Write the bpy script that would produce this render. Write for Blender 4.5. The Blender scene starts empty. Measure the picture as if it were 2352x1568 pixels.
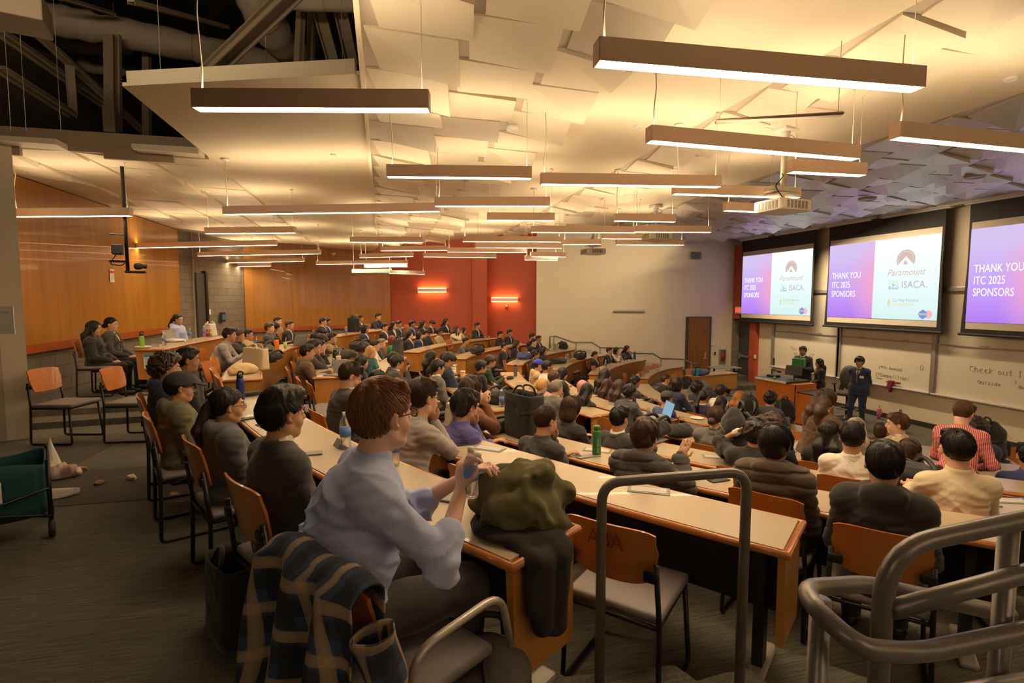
import bpy, bmesh, math, random
import numpy as np
from mathutils import Vector, Matrix
random.seed(7)
SC=bpy.context.scene; COL=SC.collection
# ---------------- camera, world, exposure ----------------
EYE=1.679; FPX=1219.09
PIT=math.atan((784-687.25)/FPX); YAW=math.atan((1176-878.0)/(FPX/math.cos(PIT)))
FW=np.array([math.sin(YAW)*math.cos(PIT),math.cos(YAW)*math.cos(PIT),-math.sin(PIT)])
RT=np.array([math.cos(YAW),-math.sin(YAW),0.]); UPV=np.cross(RT,FW)
cd=bpy.data.cameras.new('camera'); cam=bpy.data.objects.new('camera',cd); COL.objects.link(cam)
cd.sensor_width=36; cd.lens=FPX/2352*36; cd.clip_start=.05; cd.clip_end=200
cam.matrix_world=Matrix([[RT[i],UPV[i],-FW[i],(0,0,EYE)[i]] for i in range(3)]+[[0,0,0,1]])
SC.camera=cam
W=bpy.data.worlds.new('world'); SC.world=W; W.use_nodes=True
W.node_tree.nodes['Background'].inputs[0].default_value=(1,.75,.5,1); W.node_tree.nodes['Background'].inputs[1].default_value=.02
vs=SC.view_settings; vs.view_transform='Standard'; vs.look='None'; vs.gamma=1; vs.use_curve_mapping=False
EXPO=0.28; vs.exposure=EXPO
SC.cycles.max_bounces=7; SC.cycles.diffuse_bounces=5; SC.cycles.use_denoising=True
SC.cycles.caustics_reflective=False; SC.cycles.caustics_refractive=False; SC.cycles.sample_clamp_indirect=6
LAMP_DOWN=44.0; LAMP_UP=23.5; LAMP_COL=(1,.74,.44)
def fill_light(name,a,b,w,energy,target,col=(1,.74,.44)):
    a=Vector(a);b=Vector(b);L=bpy.data.lights.new(name,'AREA'); L.shape='RECTANGLE'; L.size=(b-a).length; L.size_y=w; L.energy=energy; L.color=col; L.spread=math.radians(150)
    o=bpy.data.objects.new(name,L); COL.objects.link(o); o['kind']='structure'; o.location=(a+b)/2; z=((a+b)/2-Vector(target)).normalized(); x=(b-a).normalized(); y=z.cross(x).normalized(); x=y.cross(z)
    o.rotation_euler=Matrix([[x[i],y[i],z[i]] for i in range(3)]).to_euler(); return o
# area lights added to brighten the far walls, ceiling void and whiteboard wall
fill_light('added_wall_fill',(5.2,15.2,EYE+2.5),(9.6,15.0,EYE+2.5),.15,80,(8.2,18.2,0))
fill_light('added_void_fill',(-3.2,3.0,EYE+2.2),(-1.2,3.0,EYE+2.2),.1,22,(-3.5,7.5,EYE+3.6))
fill_light('added_wall_fill',(.6,17.9,EYE+2.4),(4.4,16.4,EYE+2.4),.15,55,(3,21,.2))
fill_light('added_board_fill',(10.9,15.2,EYE+2.02),(10.9,4.0,EYE+2.02),.12,265,(12.6,8.6,-.2))
fill_light('added_board_fill',(10.9,3.6,EYE+2.02),(10.9,-2.5,EYE+2.02),.12,150,(12.6,.5,-.2))
# ---------------- pixel geometry helpers (positions measured in the hall) ----------------
def ray(x,y): return RT*(x-1176)/FPX-UPV*(y-784)/FPX+FW
def _w(p): return Vector((p[0],p[1],p[2]+EYE))
def U(x,y,z): r=ray(x,y); return _w(r*((z-EYE)/r[2]))
def UX(x,y,X): r=ray(x,y); return _w(r*(X/r[0]))
def UD(x,y,d): return _w(ray(x,y)*d)
def UW(x,y,A,B):
    r=ray(x,y); nx,ny=-(B[1]-A[1]),B[0]-A[0]
    return _w(r*((A[0]*nx+A[1]*ny)/(r[0]*nx+r[1]*ny)))
CX,CY=11.187,9.709
RC=[(0,-.159,.137),(0,.027,-.047),(.199,.048,-.245),(.175,.045,-.177),(-.119,.041,-.04),(-.051,-.009,.033),(-.036,-.043,.118),(-.091,-.052,.187),(-.073,-.053,.261)]
STEP=.172; TH=.74; TW=.46
def fz(k): return -STEP*k
def Rr(k,th):
    t=max(-1.6,min(1.15,(th-180)/40)); c=RC[min(max(k,0),8)]; s=1 if k>=0 else .6
    return 12.955-1.108*k+(.42 if k<0 else 0)+(c[0]+c[1]*t+c[2]*t*t)*s
def pol(r,th): a=math.radians(th); return (CX+r*math.cos(a),CY+r*math.sin(a))
def ang(p): return math.degrees(math.atan2(p[1]-CY,p[0]-CX))%360
def rad(p): return math.hypot(p[0]-CX,p[1]-CY)
# ---------------- materials ----------------
MATS={}
def mat(name,col=(.5,.5,.5),rough=.6,metal=0,spec=.5,emit=None,es=1,alpha=1,trans=0,noise=None,bump=None,coat=0,sheen=0):
    if name in MATS: return MATS[name]
    m=bpy.data.materials.new(name); m.use_nodes=True; nt=m.node_tree; b=nt.nodes['Principled BSDF']
    c=tuple(col)[:3]+(1,)
    b.inputs['Base Color'].default_value=c; b.inputs['Roughness'].default_value=rough; b.inputs['Metallic'].default_value=metal
    b.inputs['Specular IOR Level'].default_value=spec; b.inputs['Transmission Weight'].default_value=trans; b.inputs['Alpha'].default_value=alpha
    b.inputs['Coat Weight'].default_value=coat; b.inputs['Sheen Weight'].default_value=sheen
    if emit: b.inputs['Emission Color'].default_value=tuple(emit)[:3]+(1,); b.inputs['Emission Strength'].default_value=es
    if noise:  # (scale, amount, (sx,sy,sz))
        tc=nt.nodes.new('ShaderNodeTexCoord'); mp=nt.nodes.new('ShaderNodeMapping'); mp.inputs['Scale'].default_value=noise[2] if len(noise)>2 else (1,1,1)
        nz=nt.nodes.new('ShaderNodeTexNoise'); nz.inputs['Scale'].default_value=noise[0]; nz.inputs['Detail'].default_value=5
        mx=nt.nodes.new('ShaderNodeMix'); mx.data_type='RGBA'; a=noise[1]
        mx.inputs['A'].default_value=tuple(v*(1-a) for v in c[:3])+(1,); mx.inputs['B'].default_value=tuple(min(1,v*(1+a)) for v in c[:3])+(1,)
        nt.links.new(tc.outputs['Object'],mp.inputs[0]); nt.links.new(mp.outputs[0],nz.inputs['Vector']); nt.links.new(nz.outputs[0],mx.inputs['Factor']); nt.links.new(mx.outputs['Result'],b.inputs['Base Color'])
        if bump:
            bp=nt.nodes.new('ShaderNodeBump'); bp.inputs['Strength'].default_value=bump; bp.inputs['Distance'].default_value=.01
            nt.links.new(nz.outputs[0],bp.inputs['Height']); nt.links.new(bp.outputs[0],b.inputs['Normal'])
    MATS[name]=m; return m
def wood(name,c1,c2,scale=(6,6,.6),rough=.4,coat=.2,planks=None):
    m=mat(name,c1,rough,coat=coat); nt=m.node_tree; b=nt.nodes['Principled BSDF']
    tc=nt.nodes.new('ShaderNodeTexCoord'); mp=nt.nodes.new('ShaderNodeMapping'); mp.inputs['Scale'].default_value=scale
    nz=nt.nodes.new('ShaderNodeTexNoise'); nz.inputs['Scale'].default_value=3; nz.inputs['Detail'].default_value=6; nz.inputs['Distortion'].default_value=.6
    cr=nt.nodes.new('ShaderNodeValToRGB'); cr.color_ramp.elements[0].color=c1+(1,); cr.color_ramp.elements[1].color=c2+(1,); cr.color_ramp.elements[0].position=.3; cr.color_ramp.elements[1].position=.7
    nt.links.new(tc.outputs['Object'],mp.inputs[0]); nt.links.new(mp.outputs[0],nz.inputs['Vector']); nt.links.new(nz.outputs[0],cr.inputs[0]); nt.links.new(cr.outputs[0],b.inputs['Base Color'])
    return m
M=dict(
 wall=mat('painted_beige_plaster',(.74,.65,.50),.8,noise=(3,.03)),
 ceil=mat('cream_ceiling',(.80,.71,.55),.75),
 tile=mat('perforated_metal_tile',(.76,.68,.54),.5,noise=(1.2,.06)),
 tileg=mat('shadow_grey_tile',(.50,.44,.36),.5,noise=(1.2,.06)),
 tilem=mat('brushed_metal_tile',(.62,.58,.54),.42,metal=.45,noise=(1.2,.08)),
 red=mat('red_paint',(.44,.085,.042),.65,noise=(3,.04)),
 lam=mat('beige_laminate',(.43,.345,.232),.32,noise=(2,.03),coat=.1),
 edge=wood('bullnose_wood_edge',(.42,.15,.035),(.5,.19,.05),rough=.25,coat=.5),
 panel=wood('desk_wood_panel',(.41,.172,.032),(.49,.22,.045),(9,9,.7),rough=.3,coat=.35),
 wallwood=wood('honey_wood_veneer',(.31,.128,.012),(.42,.185,.020),(2.2,2.2,.12),rough=.35,coat=.3),
 rail=wood('red_wood_rail',(.33,.07,.015),(.38,.09,.02),rough=.3),
 chair=wood('orange_plywood',(.43,.135,.026),(.52,.18,.036),(5,5,1),rough=.28,coat=.4),
 seatf=mat('grey_vinyl_seat',(.17,.15,.15),.5,noise=(40,.1)),
 black=mat('black_metal',(.012,.012,.013),.4,metal=.3),
 dark=mat('dark_plastic',(.02,.02,.022),.5),
 steel=mat('brushed_steel',(.55,.53,.5),.35,metal=.9),
 alu=mat('aluminium_frame',(.42,.40,.38),.4,metal=.6),
 railm=mat('painted_grey_rail',(.17,.155,.145),.32,metal=.35,noise=(60,.12),bump=.05),
 grey=mat('grey_plastic',(.25,.24,.23),.5), greyl=mat('light_grey_plastic',(.5,.48,.45),.5),
 lamp=mat('lamp_housing_metal',(.96,.74,.62),.42),
 white=mat('white_plastic',(.8,.77,.72),.4), paper=mat('white_paper',(.8,.76,.7),.8),
 board=mat('whiteboard_enamel',(.72,.67,.56),.18), screenblack=mat('black_screen_border',(.02,.018,.018),.7),
 duct=mat('white_duct_wrap',(.62,.54,.42),.6,noise=(6,.15),bump=.5), truss=mat('painted_truss_steel',(.45,.37,.27),.6),
 rubber=mat('dark_rubber_base',(.03,.028,.026),.7), doorwood=wood('dark_door_wood',(.20,.07,.015),(.26,.10,.02),(6,6,.5),rough=.35),
 doorm=mat('dark_green_metal_door',(.06,.06,.055),.5), cable=mat('white_cable',(.7,.62,.5),.6),
 gl=mat('clear_plastic',(.9,.93,.95),.05,trans=.95,alpha=.55,spec=.6), water=mat('clear_water_bottle',(.78,.80,.80),.08,trans=.7,alpha=.7),
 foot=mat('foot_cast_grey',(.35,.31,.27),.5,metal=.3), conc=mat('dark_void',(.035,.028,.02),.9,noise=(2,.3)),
)
def emis(name,col,s):
    m=bpy.data.materials.new(name); m.use_nodes=True; nt=m.node_tree; nt.nodes.clear()
    e=nt.nodes.new('ShaderNodeEmission'); o=nt.nodes.new('ShaderNodeOutputMaterial'); e.inputs[0].default_value=tuple(col)+(1,); e.inputs[1].default_value=s; nt.links.new(e.outputs[0],o.inputs[0]); return m
M['lampd']=emis('lamp_diffuser_glow',LAMP_COL,LAMP_DOWN); M['lampu']=emis('lamp_upper_glow',LAMP_COL,LAMP_UP)
M['exit']=emis('exit_red_glow',(1,.02,.02),2.5); M['sconce']=emis('sconce_glow',(1,.45,.14),26)
# concrete block wall
def blockmat(name,c1,c2,mortar):
    m=mat(name,c1,.9); nt=m.node_tree; b=nt.nodes['Principled BSDF']
    tc=nt.nodes.new('ShaderNodeTexCoord'); mp=nt.nodes.new('ShaderNodeMapping'); mp.inputs['Scale'].default_value=(1,1,1)
    br=nt.nodes.new('ShaderNodeTexBrick'); br.inputs['Scale'].default_value=1; br.inputs['Brick Width'].default_value=.4; br.inputs['Row Height'].default_value=.2; br.inputs['Mortar Size'].default_value=.006
    br.inputs['Color1'].default_value=c1+(1,); br.inputs['Color2'].default_value=c2+(1,); br.inputs['Mortar'].default_value=mortar+(1,)
    nt.links.new(tc.outputs['UV'],mp.inputs[0]); nt.links.new(mp.outputs[0],br.inputs['Vector']); nt.links.new(br.outputs[0],b.inputs['Base Color'])
    nz=nt.nodes.new('ShaderNodeTexNoise'); nz.inputs['Scale'].default_value=90; bp=nt.nodes.new('ShaderNodeBump'); bp.inputs['Strength'].default_value=.4; bp.inputs['Distance'].default_value=.004
    nt.links.new(tc.outputs['Object'],nz.inputs['Vector']); nt.links.new(nz.outputs[0],bp.inputs['Height']); nt.links.new(bp.outputs[0],b.inputs['Normal'])
    return m
M['block']=blockmat('concrete_block',(.215,.18,.137),(.185,.153,.117),(.10,.08,.06))
# carpet
def carpet(name,c1,c2,diag=True):
    m=mat(name,c1,.95); nt=m.node_tree; b=nt.nodes['Principled BSDF']
    tc=nt.nodes.new('ShaderNodeTexCoord'); 
    nz=nt.nodes.new('ShaderNodeTexNoise'); nz.inputs['Scale'].default_value=140; nz.inputs['Detail'].default_value=3
    mp=nt.nodes.new('ShaderNodeMapping'); mp.inputs['Rotation'].default_value=(0,0,.5); mp.inputs['Scale'].default_value=(1,16,1)
    n2=nt.nodes.new('ShaderNodeTexNoise'); n2.inputs['Scale'].default_value=5
    ad=nt.nodes.new('ShaderNodeMath'); ad.operation='MULTIPLY'
    cr=nt.nodes.new('ShaderNodeValToRGB'); cr.color_ramp.elements[0].color=c1+(1,); cr.color_ramp.elements[1].color=c2+(1,); cr.color_ramp.elements[0].position=.12; cr.color_ramp.elements[1].position=.42
    nt.links.new(tc.outputs['Object'],nz.inputs['Vector']); nt.links.new(tc.outputs['Object'],mp.inputs[0]); nt.links.new(mp.outputs[0],n2.inputs['Vector'])
    nt.links.new(nz.outputs[0],ad.inputs[0]); nt.links.new(n2.outputs[0],ad.inputs[1]); nt.links.new(ad.outputs[0],cr.inputs[0]); nt.links.new(cr.outputs[0],b.inputs['Base Color'])
    bp=nt.nodes.new('ShaderNodeBump'); bp.inputs['Strength'].default_value=.5; bp.inputs['Distance'].default_value=.006
    nt.links.new(nz.outputs[0],bp.inputs['Height']); nt.links.new(bp.outputs[0],b.inputs['Normal']); return m
M['carpet']=carpet('olive_loop_carpet',(.06,.058,.043),(.165,.158,.12)); M['carpetd']=carpet('dark_carpet_square',(.05,.043,.036),(.10,.085,.07)); M['riser']=carpet('riser_carpet',(.06,.055,.045),(.13,.12,.095))
# ---------------- object helpers ----------------
def tag(o,label=None,cat=None,group=None,kind=None):
    if label: o['label']=label
    if cat: o['category']=cat
    if group: o['group']=group
    if kind: o['kind']=kind
    return o
def empty(name,loc=(0,0,0),rz=0,label=None,cat=None,group=None):
    o=bpy.data.objects.new(name,None); COL.objects.link(o); o.location=loc; o.rotation_euler=(0,0,rz); o.empty_display_size=.05
    return tag(o,label,cat,group)
def link(name,me,m=None,parent=None,loc=None,rot=None):
    o=bpy.data.objects.new(name,me); COL.objects.link(o)
    if m is not None and not me.materials: me.materials.append(m)
    if parent: o.parent=parent
    if loc is not None: o.location=loc
    if rot is not None: o.rotation_euler=rot
    return o
def mesh(vs,fs,smooth=False,name='mesh'):
    me=bpy.data.meshes.new(name); me.from_pydata([tuple(v) for v in vs],[],fs); me.update()
    if smooth: me.polygons.foreach_set('use_smooth',[True]*len(me.polygons))
    return me
class MB:
    """collects shapes into one mesh"""
    def __init__(s): s.v=[]; s.f=[]; s.uv=None
    def add(s,vs,fs): n=len(s.v); s.v+=[tuple(v) for v in vs]; s.f+=[tuple(i+n for i in f) for f in fs]; return s
    def box(s,c,d,rz=0,R=None,taper=1):
        x,y,z=(k/2 for k in d); R=R or Matrix.Rotation(rz,3,'Z')
        P=[R@Vector((a*x*(taper if e<0 else 1),b*y*(taper if e<0 else 1),e*z))+Vector(c) for a in(-1,1) for b in(-1,1) for e in(-1,1)]
        return s.add(P,[(0,1,3,2),(4,6,7,5),(0,4,5,1),(2,3,7,6),(0,2,6,4),(1,5,7,3)])
    def rbox(s,c,d,r=.01,rz=0,R=None,n=2):
        """box with rounded edges"""
        bm=bmesh.new(); bmesh.ops.create_cube(bm,size=1); bmesh.ops.scale(bm,vec=d,verts=bm.verts); bmesh.ops.bevel(bm,geom=bm.edges[:],offset=min(r,min(d)*.49),segments=n,affect='EDGES',profile=.5)
        Rm=(R or Matrix.Rotation(rz,3,'Z')); bm.verts.index_update(); P=[Rm@v.co+Vector(c) for v in bm.verts]; F=[[v.index for v in f.verts] for f in bm.faces]; bm.free(); return s.add(P,F)
    def tube(s,pts,r,n=10,cap=True,closed=False):
        pts=[Vector(p) for p in pts]; rs=r if isinstance(r,(list,tuple)) else [r]*len(pts); V=[];F=[]; ref=None; L=len(pts)
        for i,p in enumerate(pts):
            a=pts[(i-1)%L] if closed or i>0 else p; b=pts[(i+1)%L] if closed or i<L-1 else p; t=(b-a).normalized()
            if ref is None: ref=t.orthogonal()
            u=(ref-t*ref.dot(t)); u=u.normalized() if u.length>1e-6 else t.orthogonal().normalized(); ref=u; w=t.cross(u)
            for j in range(n): q=2*math.pi*j/n; V.append(p+(u*math.cos(q)+w*math.sin(q))*rs[i])
        for i in range(L if closed else L-1):
            for j in range(n): a=i*n+j;b=i*n+(j+1)%n;k=((i+1)%L)*n; F.append((a,b,k+(j+1)%n,k+j))
        if cap and not closed: F.append(tuple(range(n))[::-1]); F.append(tuple(range((L-1)*n,L*n)))
        return s.add(V,F)
    def lathe(s,prof,c=(0,0,0),n=20,R=None):
        V=[];F=[]
        for r,z in prof:
            for j in range(n):
                a=2*math.pi*j/n; q=Vector((r*math.cos(a),r*math.sin(a),z)); V.append((R@q if R else q)+Vector(c))
        for i in range(len(prof)-1):
            for j in range(n): F.append((i*n+j,i*n+(j+1)%n,(i+1)*n+(j+1)%n,(i+1)*n+j))
        if prof[0][0]>1e-4: F.append(tuple(range(n))[::-1])
        if prof[-1][0]>1e-4: F.append(tuple(range((len(prof)-1)*n,len(prof)*n)))
        return s.add(V,F)
    def ell(s,c,r,n=16,m=10,R=None):
        return s.lathe([(max(1e-5,math.sin(math.pi*i/m))*1.0,-math.cos(math.pi*i/m)) for i in range(m+1)],(0,0,0),n)._xf(c,r,R,n*(m+1))
    def _xf(s,c,r,R,k):
        for i in range(len(s.v)-k,len(s.v)):
            q=Vector((s.v[i][0]*r[0],s.v[i][1]*r[1],s.v[i][2]*r[2])); q=(R@q if R else q)+Vector(c); s.v[i]=tuple(q)
        return s
    def prism(s,poly,z0,z1):
        n=len(poly); V=[(x,y,z0) for x,y in poly]+[(x,y,z1) for x,y in poly]
        F=[tuple(range(n))[::-1],tuple(range(n,2*n))]+[(i,(i+1)%n,n+(i+1)%n,n+i) for i in range(n)]
        return s.add(V,F)
    def quad(s,a,b,c,d): return s.add([a,b,c,d],[(0,1,2,3)])
    def build(s,name,m,parent=None,smooth=False,auto=None):
        me=mesh(s.v,s.f,smooth); bm=bmesh.new(); bm.from_mesh(me); bmesh.ops.recalc_face_normals(bm,faces=bm.faces); bm.to_mesh(me); bm.free()
        if auto: me.polygons.foreach_set('use_smooth',[True]*len(me.polygons)); me.set_sharp_from_angle(angle=math.radians(auto))
        return link(name,me,m,parent)
def bend(pts,r=.06,n=5):
    """rounds the corners of a polyline"""
    P=[Vector(p) for p in pts]; out=[P[0]]
    for i in range(1,len(P)-1):
        a=(P[i-1]-P[i]); b=(P[i+1]-P[i]); ra=min(r,a.length*.48,b.length*.48); p0=P[i]+a.normalized()*ra; p1=P[i]+b.normalized()*ra
        for j in range(n+1): t=j/n; out.append(p0*(1-t)**2+P[i]*2*t*(1-t)+p1*t*t)
    out.append(P[-1]); return out
def struct(o): o['kind']='structure'; return o
def uvwall(o,A,B):
    """metre-scaled UV along a vertical wall"""
    me=o.data; uv=me.uv_layers.new(name='UV'); d=Vector((B[0]-A[0],B[1]-A[1])).normalized()
    for l in me.loops: v=me.vertices[l.vertex_index].co; uv.data[l.index].uv=((v.x-A[0])*d.x+(v.y-A[1])*d.y,v.z)
# ================= the room =================
ZC=EYE+1.80      # ceiling plane
STG=fz(8)        # stage floor
# ---- floors: top level, curved tiers, stage ----
def sector(k,th0,th1,r0,r1,z0,z1,name,m):
    n=max(2,int(abs(th1-th0)/1.5)); poly=[pol(r0(t),t) for t in np.linspace(th0,th1,n)]+[pol(r1(t),t) for t in np.linspace(th1,th0,n)]
    return struct(MB().prism(poly,z0,z1).build(name,m))
top=MB()
n=90; ths=np.linspace(60,300,n)
ring=[pol(Rr(0,t)-.03,t) for t in ths]
outer=[pol(22,t) for t in ths]
for i in range(n-1): top.add([(*ring[i],0),(*ring[i+1],0),(*outer[i+1],0),(*outer[i],0)],[(0,1,2,3)]).add([(*ring[i],0),(*ring[i+1],0),(*ring[i+1],fz(1)),(*ring[i],fz(1))],[(0,1,2,3)])
struct(top.build('floor',M['carpet']))
for k in range(1,8):
    t=MB()
    a=[pol(Rr(k,q)-.03,q) for q in ths]; b=[pol(Rr(k-1,q)-.03,q) for q in ths]
    for i in range(n-1): t.add([(*a[i],fz(k)),(*a[i+1],fz(k)),(*b[i+1],fz(k)),(*b[i],fz(k))],[(0,1,2,3)]).add([(*a[i],fz(k)),(*a[i+1],fz(k)),(*a[i+1],fz(k+1)),(*a[i],fz(k+1))],[(0,1,2,3)])
    struct(t.build('floor',M['carpet']))
t=MB(); a=[pol(Rr(7,q)-.03,q) for q in ths]
t.add([(*p,STG) for p in a]+[(16,-12,STG),(16,22,STG)],[tuple(range(n+2))]); struct(t.build('floor',M['carpet']))
# raised rear platform behind the outermost ring
pl=MB(); th2=np.linspace(118,184.6,50); a=[pol(Rr(0,q)+1.08,q) for q in th2]; b=[pol(20,q) for q in th2]
for i in range(49): pl.add([(*a[i],STEP),(*a[i+1],STEP),(*b[i+1],STEP),(*b[i],STEP)],[(0,1,2,3)]).add([(*a[i],0),(*a[i+1],0),(*a[i+1],STEP),(*a[i],STEP)],[(0,1,2,3)])
pl.add([(*a[-1],0),(*b[-1],0),(*b[-1],STEP),(*a[-1],STEP)],[(0,1,2,3)]); struct(pl.build('floor',M['carpet']))
a=[pol(Rr(0,q)+.8,q) for q in np.linspace(180,186.2,12)]; b=[pol(20,q) for q in np.linspace(186.2,180,12)]
struct(MB().prism(a+b,0,STEP/2).build('floor',M['riser']))
# dark carpet inlays on the top level
def inlay(px): struct(MB().prism([tuple(U(x,y,0)[:2]) for x,y in px],.001,.004).build('floor',M['carpetd']))
inlay([(78,1018),(282,1009),(150,1082),(60,1088)]); inlay([(60,1092),(150,1084),(440,1064),(430,1140),(-60,1178)])
inlay([(2010,985),(2060,990),(2120,1040),(2040,1040)]) if False else None
struct(MB().prism([tuple(U(x,y,0)[:2]) for x,y in ((1150,1640),(1290,1556),(1550,1529),(1602,1566),(1650,1549),(1722,1538),(1800,1600),(1700,1760),(1300,1760))],-.172,.004).build('floor',M['carpet']))
# ---- walls ----
def wallseg(A,B,z0,z1,m,name,th=.12,uv=False):
    d=Vector((B[0]-A[0],B[1]-A[1])); nrm=Vector((-d.y,d.x)).normalized()
    if nrm.dot(Vector((3-A[0],8-A[1])))>0: nrm=-nrm
    q=nrm*th; o=MB().prism([A,B,(B[0]+q.x,B[1]+q.y),(A[0]+q.x,A[1]+q.y)],z0,z1).build(name,m)
    if uv: uvwall(o,A,B)
    return o
XL=-5.13; W0=(XL,4.0); W1=(XL,15.6); W2=(-4.5,17.6); W3=(-4.3,18.45); W4=(.3,21.4); W5=(3.45,20.3); W5b=(3.5,20.75); W6=(5.56,19.0); W7=(9.87,17.3); W8=(12.36,16.87); XF=12.6; W9=(12.75,16.75)
HI=ZC+2.2
for A,B in ((W0,W1),(W1,W2),(W2,W3),(W3,W4)): struct(wallseg(A,B,-.1,HI,M['block'],'wall_rear',.15,True))
struct(wallseg(W4,W5,-1.2,HI,M['red'],'wall_rear')); struct(wallseg(W5,W5b,-1.2,HI,M['red'],'wall_rear'));struct(wallseg(W5b,(5.62,19.3),-1.4,HI,M['red'],'wall_rear'))
struct(wallseg(W6,W7,-1.5,HI,M['wall'],'wall_far')); struct(wallseg((5.56,19.0),(5.62,19.4),-1.5,HI,M['red'],'wall_far',.02))
struct(wallseg(W7,W8,-1.5,HI,M['wall'],'wall_far'))
YB=-9.0
struct(MB().box((XF+.1,(16.0+YB)/2,(STG+HI)/2),(.2,16.0-YB,HI-STG)).build('wall_front',M['wall']))
struct(MB().box((3,YB-.1,1.5),(24,.2,8)).build('wall_near',M['wall'])); struct(MB().box((-7.5,-3,1.5),(.2,14,6)).build('wall_side',M['wall'])); struct(wallseg((-7.5,4.0),(XL,4.0),-.1,HI,M['wall'],'wall_side'))
# wood veneer panels with a red wood rail below
def woodpanel(A,B,z0,z1,label):
    d=Vector((B[0]-A[0],B[1]-A[1])).normalized(); nn=Vector((d.y,-d.x))
    if nn.dot(Vector((3-A[0],8-A[1])))<0: nn=-nn
    def off(P,e): return (P[0]+nn.x*e,P[1]+nn.y*e)
    o=empty('wood_wall_panel',(*A,0),0,label,'wall panel')
    def sub(nm,e0,e1,za,zb,m):
        b=MB().prism([off(A,e0),off(B,e0),off(B,e1),off(A,e1)],za,zb); c=b.build(nm,m,o); c.location=(-A[0],-A[1],0); return c
    sub('veneer',.0,.05,z0+.12,z1,M['wallwood']); sub('bottom_rail',.0,.07,z0,z0+.13,M['rail'])
    return o
pA=UX(57,792,XL); pB=UX(412,755,XL)
woodpanel((XL+.01,pA.y-2.2),(XL+.01,pB.y),EYE-.80,ZC-.03,'honey wood veneer wall panel behind the women at the rear counter')
woodpanel((-4.28+.02,18.46),(.28,21.35),EYE-1.06,ZC+.3,'honey wood veneer wall panel beside the red wall')
# columns
def column(x0,x1,yb,zf,dep,label):
    A=U(x0,yb,zf); B=U(x1,yb,zf) 
    return A,B
A=U(42,1012,0); B=U(75,1006,0)
d=(B-A).normalized(); struct(MB().prism([(B.x,B.y),(B.x-.22,B.y-.06),(B.x-1.1,B.y+.25),(B.x-.9,B.y+.6)],0,ZC).build('trim_1',M['wall']))
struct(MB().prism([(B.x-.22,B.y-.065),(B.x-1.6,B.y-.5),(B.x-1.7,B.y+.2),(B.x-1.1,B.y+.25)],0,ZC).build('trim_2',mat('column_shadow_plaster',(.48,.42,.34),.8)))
struct(MB().prism([tuple(UD(413,700,14.6)[:2]),tuple(UD(449,700,14.4)[:2]),tuple(UD(452,700,15.1)[:2]),tuple(UD(413,700,15.3)[:2])],0,ZC).build('trim_3',M['wall']))
# door beside the second column, in the block wall
dA=UW(443,700,W1,W2); dB=UW(464,700,W1,W2)
dr=struct(wallseg((dA.x+.12,dA.y),(dB.x+.12,dB.y),.1,EYE+.72,M['doorm'],'door_1',.05)); wallseg((dB.x+.14,dB.y-.05),(dB.x+.15,dB.y+.08),.1,EYE+.78,M['black'],'door_frame',.1).parent=dr
# ---- red wall pilaster, soffit over the corner doors, corner ----
struct(MB().prism([tuple(UD(1085,700,20.3)[:2]),tuple(UD(1119,700,20.15)[:2]),tuple(UD(1119,700,20.8)[:2]),tuple(UD(1085,700,20.8)[:2])],-1.2,HI).build('trim_4',M['red']))
# corner with fire doors at the stage
struct(MB().box((XF-.02,15.88,(STG+ZC)/2+.2),(.24,.32,ZC-STG+.4)).build('trim_5',M['red']))     # red strip
struct(MB().box((XF-.145,15.88,STG+.07),(.02,.33,.14)).build('baseboard_corner',M['rubber']))
struct(wallseg((12.36,16.87),(12.62,16.80),STG-.1,EYE+.6,M['block'],'wall_corner',.1,True))
struct(MB().box((12.49,16.39,EYE+.62),(.26,.98,2.62)).build('trim_6',M['red']))
struct(MB().box((XF+.1,16.4,(STG+HI)/2+1.3),(.2,.8,HI-STG-2.6)).build('wall_front',M['wall']))
dd=struct(MB().box((12.66,16.42,STG+1.2),(.06,.76,2.4)).build('door_2',M['doorm']))
struct(MB().box((12.67,16.42,STG+1.25),(.05,.84,2.5)).build('trim_7',M['black']))
MB().box((12.60,16.40,STG+1.02),(.07,.62,.06)).box((12.59,16.68,STG+1.02),(.09,.09,.2)).build('push_bar',M['steel'],dd)
# wooden door on the far wall
wa=UW(1572,860,W7,W8); wb=UW(1630,860,W7,W8); ztop=UW(1600,727,W7,W8).z
dv=(wb-wa); dv.z=0; dn=dv.normalized(); dang=math.atan2(dn.y,dn.x); mid=(wa+wb)/2
dd=struct(MB().box((mid.x-.0,mid.y-.03,(STG+ztop)/2),(dv.length-.16,.06,ztop-STG-.08),rz=dang).build('door_3',M['doorwood']))
struct(MB().box((mid.x,mid.y-.005,(STG+ztop)/2),(dv.length,.06,ztop-STG),rz=dang).build('trim_8',M['doorm']))
MB().rbox((wb.x-.22,wb.y-.02,STG+1.0),(.06,.03,.26),.01,rz=dang).tube([(wb.x-.22,wb.y-.05,STG+.92),(wb.x-.22,wb.y-.10,STG+.92),(wb.x-.34,wb.y-.08,STG+.92)],.012).build('door_handle',M['steel'],dd)
struct(MB().box((XF-.02,3.5,STG+.06),(.04,25,.12)).build('baseboard_front',M['rubber']))
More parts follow.
